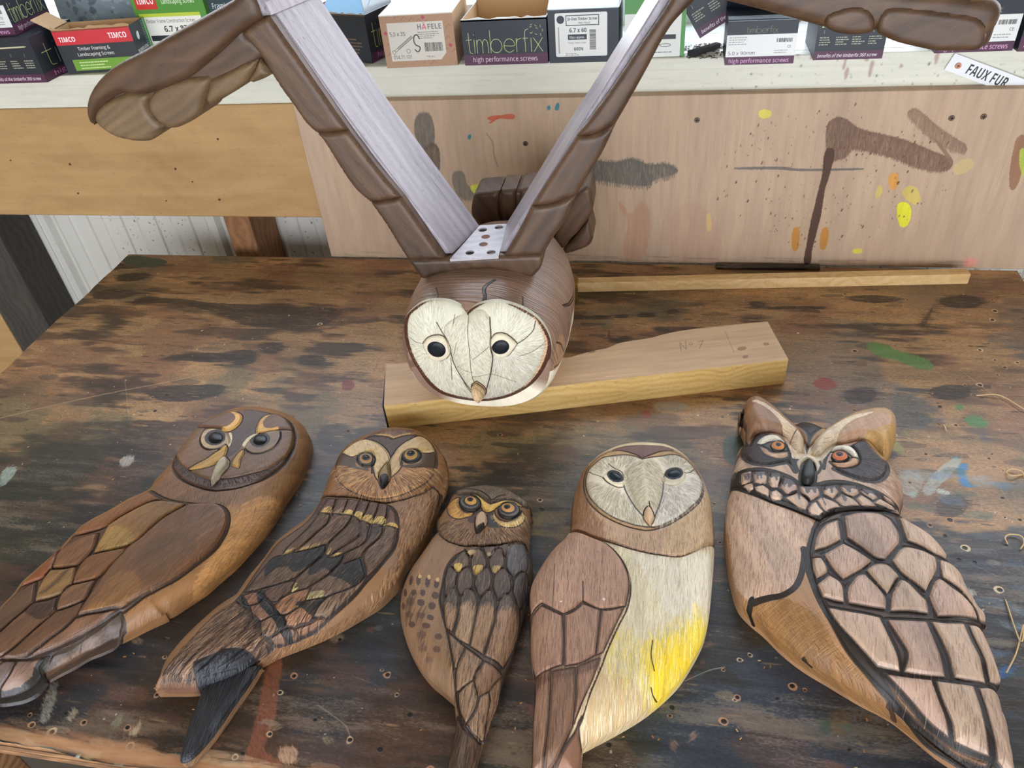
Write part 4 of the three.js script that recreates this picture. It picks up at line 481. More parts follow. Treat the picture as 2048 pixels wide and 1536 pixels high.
const OWL_SHORTEARED = { T: 34, s0: 15, R: 24, groove: "#20130c,1.1", base: "#876444", at: [-0.3110, -0.4742], ops: `
outline|12.9,-158.2 27.1,-158.8 40.2,-157.0 51.5,-152.1 61.6,-144.8 71.6,-134.3 80.6,-123.1 85.7,-116.6 88.9,-110.2 91.0,-103.1 91.9,-92.7 92.3,-79.4 91.8,-67.3! 91.7,-60.2 92.5,-31.3 91.1,-12.6 85.7,8.7 79.4,29.4 77.9,48.9 72.3,61.5 64.6,74.1 52.4,86.5 38.7,99.9 22.9,112.7 3.1,125.9 -13.0,136.1 -24.0,146.2! -37.4,161.9 -54.4,172.8 -70.1,179.2 -93.9,182.9 -105.2,184.5! -103.5,180.5 -106.3,163.0 -104.0,146.6 -98.9,130.5 -91.3,113.6 -83.9,100.0 -73.5,87.1! -69.9,63.8 -65.5,46.6 -61.0,22.8 -52.6,6.8 -40.1,-13.2 -34.5,-39.0! -36.5,-56.6 -38.3,-71.9 -38.5,-83.5 -38.4,-96.5 -38.2,-112.0 -34.8,-121.4 -27.7,-132.3 -18.8,-140.7 -7.8,-148.7 2.9,-155.0
P head head - 2.5 4 #8f6238|-31.4,-36.7! -32.4,-50.3 -34.1,-65.4 -33.3,-75.1 -32.7,-87.2 -32.5,-102.5 -26.9,-107.7 -18.7,-116.2 -9.6,-123.7 1.1,-131.3 11.5,-137.4 21.0,-141.0 34.4,-142.4 46.1,-143.1 55.7,-141.9 63.9,-139.0 73.1,-130.6 82.8,-117.4 88.3,-109.8 92.1,-101.6 96.2,-89.4 98.2,-76.3 98.7,-63.3 97.9,-52.5! 93.9,-62.8 89.3,-64.0 85.6,-63.2 79.3,-50.2 67.7,-39.8 54.7,-33.8 44.7,-29.9 33.6,-29.8 17.6,-33.0 2.0,-34.3 -12.9,-33.4
F #6a4630 .8|3.4,-136.5 21.3,-140.2 38.3,-142.8 46.7,-141.2 41.5,-132.7 24.6,-129.4 10.2,-128.7 -4.3,-122.9
F #c7a05a .9|2.2,-128.1 18.0,-130.0 25.5,-126.6 33.8,-131.3 43.6,-133.8 34.5,-129.1 25.8,-122.7 19.1,-126.1 9.1,-126.9
H 300 6 c36.0,-86.0 #3c2414 .7 .45|-31.0,-38.8 -34.1,-65.4 -32.7,-87.2 -26.9,-107.7 -9.6,-123.7 11.5,-137.4 34.4,-142.4 55.7,-141.9 73.1,-130.6 88.3,-109.8 96.2,-89.4 96.6,-61.1 88.5,-67.7 84.8,-99.9 64.9,-131.7 42.4,-129.8 9.5,-125.8 -16.7,-110.8 -31.8,-94.2 -20.9,-63.2 -1.3,-43.8 25.5,-31.8 9.7,-34.1
H 160 6 c36.0,-86.0 #c89860 .6 .4|88.5,-67.7 84.8,-99.9 70.9,-121.8 73.9,-126.1 88.3,-109.8 96.2,-89.4 98.3,-63.3
P face face_disc - 4 3 #9a7048|26.2,-121.6! 19.7,-124.2 9.6,-125.3 0.3,-123.9 -7.6,-118.1 -16.4,-110.2 -25.3,-101.4 -30.3,-93.1 -28.0,-80.9 -22.6,-67.6 -15.6,-55.6 -6.3,-47.2 3.4,-41.3 14.9,-36.6 26.3,-33.8 36.3,-32.9 43.4,-34.1 52.1,-37.3 63.0,-43.2 71.9,-51.2 78.9,-63.0 82.7,-76.3 83.7,-89.7 81.4,-101.1 77.5,-111.7 70.9,-121.8 62.4,-130.3 53.7,-131.5 42.5,-129.2 33.7,-126.2
F #a8784c .9|-25.3,-76.6 -11.6,-73.2 1.6,-71.3 18.4,-67.8 28.9,-56.6 36.5,-44.5 41.4,-52.8 41.7,-61.9 49.6,-76.9 68.2,-79.1 84.2,-85.9 82.7,-76.3 78.9,-63.0 71.9,-51.2 63.0,-43.2 52.1,-37.3 43.4,-34.1 36.3,-32.9 26.3,-33.8 14.9,-36.6 3.4,-41.3 -6.3,-47.2 -15.6,-55.6
H 700 9 c28.3,-83.2 #e2bd8c .75 .45|-24.3,-74.1 2.0,-70.3 19.0,-65.8 35.0,-44.4 41.7,-51.9 43.2,-62.0 51.4,-76.0 84.0,-85.7 78.9,-63.0 63.0,-43.2 43.3,-34.5 26.2,-34.3 3.2,-41.8 -14.8,-55.6
H 420 8 c28.3,-83.2 #3a2418 .8 .4|-24.3,-74.1 2.0,-70.3 19.0,-65.8 35.0,-44.4 41.7,-51.9 43.2,-62.0 51.4,-76.0 84.0,-85.7 78.9,-63.0 63.0,-43.2 43.3,-34.5 26.2,-34.3 3.2,-41.8 -14.8,-55.6
F #4a372e 1|-7.8,-118.6 9.7,-124.9 19.9,-123.7 26.3,-121.1 33.9,-125.7 42.6,-128.8 52.0,-129.5 41.7,-117.9 35.5,-106.4 33.3,-90.0 31.0,-90.9 22.3,-105.2 10.9,-113.5 0.6,-117.7
H 120 5 c34.5,-85.9 #84705e .7 .35|-3.1,-119.1 20.2,-122.8 35.7,-125.0 47.0,-127.4 35.5,-106.4 31.9,-92.0 22.3,-105.2
F #4a3626 .95|-27.6,-98.1 -17.9,-90.9 -10.8,-89.2 -3.5,-86.6 -4.2,-79.2 0.6,-74.4 14.2,-71.0 1.6,-71.3 -12.0,-74.2 -25.5,-77.2 -30.4,-89.8
F #4a3626 .95|78.6,-108.0 66.6,-99.4 67.8,-88.9 61.4,-84.2 48.7,-79.9 68.0,-79.6 84.1,-86.4 82.3,-97.3
P - brow face 5.2 3 #d9bf92|-26.5,-97.5! -21.2,-104.5 -15.4,-111.9 -7.4,-117.3 1.1,-116.4 11.1,-112.8 20.4,-106.1 27.7,-98.1 32.4,-87.8 29.9,-78.1 27.7,-67.6 29.0,-58.6 25.8,-61.3 20.7,-70.0 16.1,-81.0 13.9,-90.4 9.7,-97.0 2.4,-97.4 -4.3,-93.5 -11.7,-89.6 -18.3,-92.1
P - brow face 5.2 3 #d2b78a|78.2,-109.2! 71.0,-121.4 62.9,-128.7 54.5,-128.8 48.3,-123.0 42.1,-116.6 36.8,-107.3 34.5,-96.5 33.4,-86.8 35.4,-77.6 41.1,-62.8! 44.4,-68.2 47.2,-74.6 47.5,-82.9 44.2,-89.9 44.4,-99.0 49.1,-105.9 56.8,-106.6 64.0,-103.0 71.7,-103.2
F #c9a04a .55|3.5,-99.1 10.8,-98.7 15.8,-90.5 18.9,-78.1 18.6,-86.5 15.3,-96.9 8.7,-102.9
F #c9a04a .55|56.0,-109.3 63.6,-104.5 69.9,-104.4 64.3,-107.9 58.8,-110.6
H 200 5 a1.031 #8c7452 .55 .3|-20.3,-102.1 -6.9,-115.9 11.4,-111.9 28.3,-96.0 27.6,-72.7 26.3,-62.4 15.0,-90.5 1.9,-99.0 -12.3,-91.2
H 200 5 a1.910 #8c7452 .55 .3|71.8,-118.7 55.1,-126.9 37.0,-106.5 35.1,-83.8 40.6,-65.8 46.6,-76.6 44.1,-98.5 56.6,-107.2 71.3,-104.9
P - eye face 5.6 3 #15110f|18.3,-84.8 18.3,-79.9 16.0,-76.1 11.8,-74.1 6.5,-74.4 1.2,-76.8 -3.2,-80.9 -5.6,-86.0 -5.8,-91.0 -3.4,-94.9 0.8,-96.9 6.2,-96.7 11.6,-94.2 15.9,-89.9
F #6d5c48 .8|-4.4,-84.4 -0.1,-76.4 7.4,-72.9 14.6,-74.6 13.9,-76.6 6.5,-75.4 -0.7,-80.5
P - iris face 6.6 6 #b08246|13.4,-86.1 13.4,-82.8 12.1,-80.3 9.5,-79.0 6.2,-79.1 2.9,-80.7 0.2,-83.4 -1.3,-86.8 -1.5,-90.1 -0.1,-92.7 2.5,-94.0 5.8,-93.9 9.1,-92.2 11.8,-89.5
P - pupil face 7 4 #101114|10.5,-87.3 10.5,-85.2 9.6,-83.6 8.0,-82.8 6.0,-82.9 3.9,-83.9 2.2,-85.6 1.2,-87.7 1.1,-89.8 2.0,-91.4 3.6,-92.2 5.7,-92.1 7.8,-91.1 9.5,-89.4
P - eye face 5.6 3 #15110f|66.5,-99.1 67.2,-94.0 65.6,-89.3 62.0,-85.9 57.1,-84.4 51.9,-85.2 47.4,-88.0 44.4,-92.4 43.6,-97.6 45.2,-102.3 48.8,-105.9 53.8,-107.3 59.1,-106.5 63.6,-103.5
P - iris face 6.6 6 #b98c3c|61.4,-98.7 61.9,-95.3 61.1,-92.1 58.9,-89.9 56.0,-89.0 52.7,-89.6 49.9,-91.7 47.9,-94.7 47.3,-98.2 48.1,-101.4 50.3,-103.7 53.3,-104.6 56.6,-103.9 59.4,-101.8
P - pupil face 7 4 #101114|58.2,-99.8 58.6,-97.5 58.1,-95.5 56.7,-94.0 54.8,-93.4 52.7,-93.9 50.9,-95.2 49.6,-97.2 49.2,-99.5 49.7,-101.5 51.1,-103.0 53.0,-103.6 55.1,-103.2 57.0,-101.8
L 2 #14100e 1|15.5,-84.1 16.5,-75.8 19.1,-66.8
L 2 #14100e 1|45.8,-90.1 46.8,-83.9 48.7,-79.9
P - beak face 9 4 #8a7448|32.3,-84.1! 38.0,-71.7 41.3,-60.8 40.7,-52.8 37.5,-45.4! 32.6,-52.0 28.8,-59.6 28.1,-68.7 29.4,-77.0
F #16161a 1|35.4,-62.8 40.3,-59.7 40.8,-52.3 37.6,-45.2 32.7,-52.0 32.0,-58.9
H 900 7 a1.579 #d0a274 .6 .45|62.3,-27.2 94.6,-63.9 98.8,-7.5 85.4,55.9 54.1,100.2 13.3,133.6 -21.8,144.8 5.6,123.0 50.5,87.7 74.3,27.2 57.8,-17.4
H 700 7 a1.579 #4a2f1a .7 .4|62.3,-27.2 94.6,-63.9 98.8,-7.5 85.4,55.9 54.1,100.2 13.3,133.6 -21.8,144.8 5.6,123.0 50.5,87.7 74.3,27.2 57.8,-17.4
P wing wing - 1.5 3 #4c382c|-27.6,-31.5! -12.3,-29.2 3.6,-30.1 25.6,-28.6 41.5,-28.4 54.8,-23.1 64.0,-10.2 68.7,6.3 69.7,21.5 66.4,36.5 61.4,51.6 55.0,65.4 48.3,78.5 39.6,90.8 29.2,103.4 20.5,112.6 10.2,120.4 4.4,125.2 -13.1,133.8! -24.9,146.7 -37.1,158.5 -52.9,167.4 -64.1,172.8 -74.1,176.3 -94.7,180.7! -95.2,176.2 -89.8,166.9 -83.5,151.4 -77.3,129.2 -66.5,113.9 -60.8,103.1! -57.7,82.1 -55.0,59.8 -50.9,36.4 -41.6,22.2 -29.4,3.1
P - feather wing 3 2.5 #5e4032|-19.1,-27.7! -7.8,-28.7! -7.0,-17.5 -7.5,-8.8! -17.1,-1.9! -21.4,-7.1!
P - feather wing 3 2.5 #5e4032|-7.3,-28.8! 4.9,-29.5! 5.4,-18.8 4.9,-8.8! -1.9,-2.2! -6.7,-8.6!
P - feather wing 3 2.5 #64463a|5.4,-29.6! 17.3,-29.4! 17.6,-17.3 16.7,-7.7! 10.0,-0.5! 5.5,-8.4!
P - feather wing 3 2.5 #64463a|17.9,-29.2! 28.5,-28.8! 29.3,-17.2 27.0,-2.5! 20.8,0.4! 17.3,-7.3!
P - feather wing 3 2.5 #5e4032|29.1,-28.5! 39.0,-28.0! 40.7,-14.4 39.1,0.7! 27.9,6.3! 27.5,-2.3!
P - feather wing 3 2.5 #64463a|39.6,-27.8! 49.3,-25.6! 52.0,-11.6 53.7,1.5! 41.1,8.4! 39.6,1.0!
P - feather wing 3 2.5 #5e4032|49.9,-25.2! 59.9,-16.3! 67.1,1.9! 54.7,13.2! 54.3,1.8!
F #d2ae5c .95|-7.5,-8.8 -17.1,-1.9 -16.9,-12.5 -10.1,-17.2
F #c9b08c .8|4.9,-8.8 -1.9,-2.2 -2.8,-11.9 2.4,-15.1
F #d2b46c .95|16.7,-7.7 10.0,-0.5 6.7,-12.2 13.2,-14.9
F #d6b868 .95|27.0,-2.5 20.8,0.4 18.3,-12.1 25.5,-12.8
F #d2ae5c .95|39.1,0.7 27.9,6.3 29.2,-8.0 36.9,-10.0
F #d6b868 .95|53.7,1.5 41.1,8.4 40.1,-6.5 52.0,-8.3
F #d2ae5c .95|67.1,1.9 54.7,13.2 55.4,-0.3 65.0,-2.6
P - feather wing 3 3 #5c4434|-19.7,-7.0! -6.6,-7.8! -5.6,3.4 -11.5,15.5 -20.9,33.9 -30.9,44.6 -36.3,47.6! -35.3,39.1 -28.7,24.8 -22.4,9.0
P - feather wing 3 3 #664c3c|-5.9,-7.3! 5.0,-7.8 16.9,-7.1! 15.5,3.8 9.8,17.0 3.9,29.7! -8.7,36.2 -21.8,41.8 -29.7,44.5! -20.7,34.4 -11.3,16.1 -5.4,4.0
P - feather wing 3 3 #5c4434|17.4,-6.8! 27.1,-1.8! 36.5,7.9 30.8,18.5 22.3,29.2 14.0,39.8 6.1,43.6! 4.7,31.1 10.0,17.6 15.7,4.4
P - feather wing 3 3 #523c30|27.8,-1.6! 39.6,1.5! 40.3,10.1 41.3,22.3 34.8,30.3 25.9,37.9! 19.1,42.8 12.2,45.9! 14.2,40.3 22.5,29.8 31.5,19.1
P - feather wing 3 3 #5c4434|40.1,1.8! 53.7,2.4! 54.0,14.8 49.2,25.1 44.1,34.1 42.9,41.4! 34.5,46.9 26.8,51.9! 25.7,44.4 27.4,38.1 35.1,31.2 41.8,23.3
P - feather wing 3 3 #66503f|54.5,2.5! 66.9,3.4! 69.1,19.6 65.7,34.6 61.9,47.3 54.6,61.7! 50.8,54.3 44.9,42.3 44.7,32.9 49.8,23.9 54.2,14.8
F #3a3230 .8|39.6,1.5 53.7,2.4 50.1,15.3 44.2,22.0 39.1,12.7
F #b69a62 .8|-36.3,47.6 -30.9,39.8 -27.4,38.2 -29.0,44.4
F #b69a62 .8|-25.0,44.0 -21.0,38.7 -5.8,30.4 -2.4,31.3 -22.0,41.5
F #c2a664 .9|6.1,41.8 8.9,34.3 10.1,40.2 7.3,43.5
F #c2a664 .9|12.2,45.9 14.6,41.5 23.9,39.3 19.1,42.8
P - feather wing 3 3 #604a3a|-35.3,48.3! -21.5,42.6 -8.4,37.0 3.3,30.9! 4.7,42.0 -1.1,53.2 -10.7,69.2 -26.1,79.9 -42.2,88.4 -55.8,93.3! -52.9,82.6 -48.1,64.0 -44.1,52.2
P - feather wing 3 3 #5e4838|6.8,44.3! 13.3,46.1 19.3,43.3 25.5,38.7! 24.8,50.3 17.3,64.9 7.8,76.1 -0.9,83.7 -11.6,88.7! -12.3,75.0 -8.2,65.5 -0.8,54.0 5.2,43.3
P - feather wing 3 3 #6a5442|27.4,52.6! 34.8,47.7 42.8,42.8! 49.7,54.5 53.8,62.2! 48.2,71.0 39.4,78.8 25.5,87.7 14.2,92.6 5.9,95.8! 4.2,82.0 9.7,75.9 17.6,65.7 25.3,51.7
F #15181c 1|-35.0,48.4 -21.5,42.6 -8.4,37.0 3.3,30.9 4.7,42.0 -1.1,53.2 -15.9,66.3 -25.8,61.7 -35.0,63.9 -43.6,74.0 -43.7,53.1
F #15181c 1|6.8,44.3 13.3,46.1 19.3,43.3 25.5,38.7 24.8,50.3 18.9,61.3 11.0,58.8 7.4,64.9 -1.7,67.0 -0.8,54.0
F #15181c 1|27.4,52.6 34.8,47.7 42.8,42.8 49.7,54.5 53.8,62.2 47.3,74.8 38.1,71.4 28.3,68.2 19.6,65.8
F #c8bc70 .9|-11.6,88.7 -11.5,79.4 -7.7,78.9 -8.8,83.5 -5.1,83.0 -8.5,86.7
F #b0a06c .9|5.9,95.8 6.7,88.2 19.4,83.5 23.2,86.2 14.1,92.4
P - feather wing 3 3 #7a6250|54.1,63.1! 51.6,70.2 45.9,80.3 37.3,92.5 27.6,104.7! 16.7,107.3! 19.5,97.9 25.7,88.3 39.6,78.9 48.2,71.2
P - feather wing 2.8 3 #6a5040|-43.5,89.8! -31.2,84.0 -12.4,75.2! -11.8,88.2 -14.2,91.7 -18.5,97.6 -25.3,100.0 -33.8,96.1!
P - feather wing 2.8 3 #a0714c|-13.6,92.4! -7.0,87.8 6.0,82.0! 5.9,95.8 2.6,102.3 -5.7,110.3 -13.5,111.6 -20.3,105.2! -18.4,97.8
P - feather wing 2.8 3 #a5785a|6.3,96.5! 17.8,92.2 24.2,90.0! 19.5,97.9 16.5,107.2! 13.3,113.0 3.5,118.7 -3.8,120.1 -7.2,113.2! 2.9,102.9
F #20201f .95|-0.7,98.7 11.6,96.0 24.5,90.2 19.5,97.9 16.8,106.6 7.8,104.1
P - feather wing 2.8 3 #8f6a54|14.3,112.8! 26.1,105.4 20.3,112.7 10.2,120.6 5.3,123.1! 3.6,119.5
P - feather wing 2.8 3 #8a604a|-56.9,98.5! -44.4,92.1 -33.5,97.2! -36.6,102.9 -44.5,107.0 -51.9,105.7!
P - feather wing 2.8 3 #8a644e|-44.0,107.6! -35.6,103.0 -32.3,97.8! -21.0,105.3 -16.1,112.8! -26.8,120.4 -35.6,119.5!
P - feather wing 2.8 3 #8a6a54|-26.9,122.0! -15.6,113.5 -8.4,113.5! -3.9,120.3 -15.7,131.0! -22.4,133.4!
P - feather wing 2.8 3 #7f604c|-15.6,131.5! -3.6,121.0 3.7,119.9 6.0,123.3 -4.1,130.0! -12.5,133.9!
L 5.5 #15181c 1|-57.4,98.5 -47.3,107.3 -37.6,117.7 -28.7,122.6 -23.7,132.3 -15.4,134.6
L 8 #15181c 1|-38.4,93.4 -33.8,100.4 -22.0,109.6 -11.9,115.9 -7.0,121.1 -2.2,124.9
P - feather wing 2.4 3 #7d5f4a|-59.6,104.1! -46.1,111.0! -58.0,131.1 -69.3,155.8 -84.3,178.4! -94.4,180.3! -94.8,176.2 -89.8,166.9 -83.5,151.4 -77.3,129.2 -66.5,113.9
P - feather wing 2.4 3 #836450|-45.5,111.3! -35.0,122.0! -43.7,141.4 -56.6,159.7 -71.4,175.6! -83.8,178.3! -69.0,156.3 -57.7,131.7
P - feather wing 2.4 3 #7d5f4a|-34.4,122.3! -26.9,130.8! -34.1,144.7 -44.5,158.3 -57.9,170.0! -70.8,175.5! -56.4,160.1 -43.5,141.9
P - feather wing 2.4 3 #836450|-26.4,131.0! -19.9,133.3! -25.1,142.6 -34.2,154.0 -44.4,162.7! -57.4,169.9! -44.5,158.6 -34.0,145.1
P - feather wing 2.4 3 #7d5f4a|-19.5,133.4! -13.3,133.9! -25.7,147.4! -44.0,162.5! -34.2,154.3 -25.0,142.9
H 1500 11 a2.150 #2a1b14 .75 .5|-60.4,103.8 -13.1,133.7 -24.9,146.6 -52.9,167.4 -74.1,176.3 -94.6,180.6 -89.8,166.9 -77.3,129.2
H 700 10 a2.150 #c29c78 .6 .45|-60.4,103.8 -13.1,133.7 -24.9,146.6 -52.9,167.4 -74.1,176.3 -94.6,180.6 -89.8,166.9 -77.3,129.2
H 1800 9 a1.907 #1c120d .75 .45|-23.1,-27.5 47.7,-25.7 63.5,-7.6 69.1,19.6 54.1,65.7 29.0,102.9 6.8,122.0 -15.8,131.1 -57.4,98.5 -35.8,47.5 -25.0,8.0
H 1100 8 a1.907 #a88868 .5 .4|-23.1,-27.5 47.7,-25.7 63.5,-7.6 69.1,19.6 54.1,65.7 29.0,102.9 6.8,122.0 -15.8,131.1 -57.4,98.5 -35.8,47.5 -25.0,8.0
F #74503c .9|-98.9,182.9 -66.8,179.2 -58.0,185.5 -58.9,188.0 -82.0,191.6 -95.2,191.6
TAIL tail 12 5 #191b20|-68.9,166.0! -58.0,159.2 -45.3,151.0 -31.6,147.1 -20.9,149.8 -22.3,148.7! -23.4,159.0 -26.2,173.4 -30.1,189.7 -33.4,206.4 -37.5,220.7 -42.6,232.6 -47.4,238.0 -52.7,238.5 -55.4,233.1 -58.7,220.2 -61.5,202.5 -63.7,185.0
H 240 14 a1.531 #3c424c .8 .6|-66.7,167.4 -30.1,149.7 -18.7,156.6 -27.2,211.2 -41.9,240.6 -53.6,233.2` };
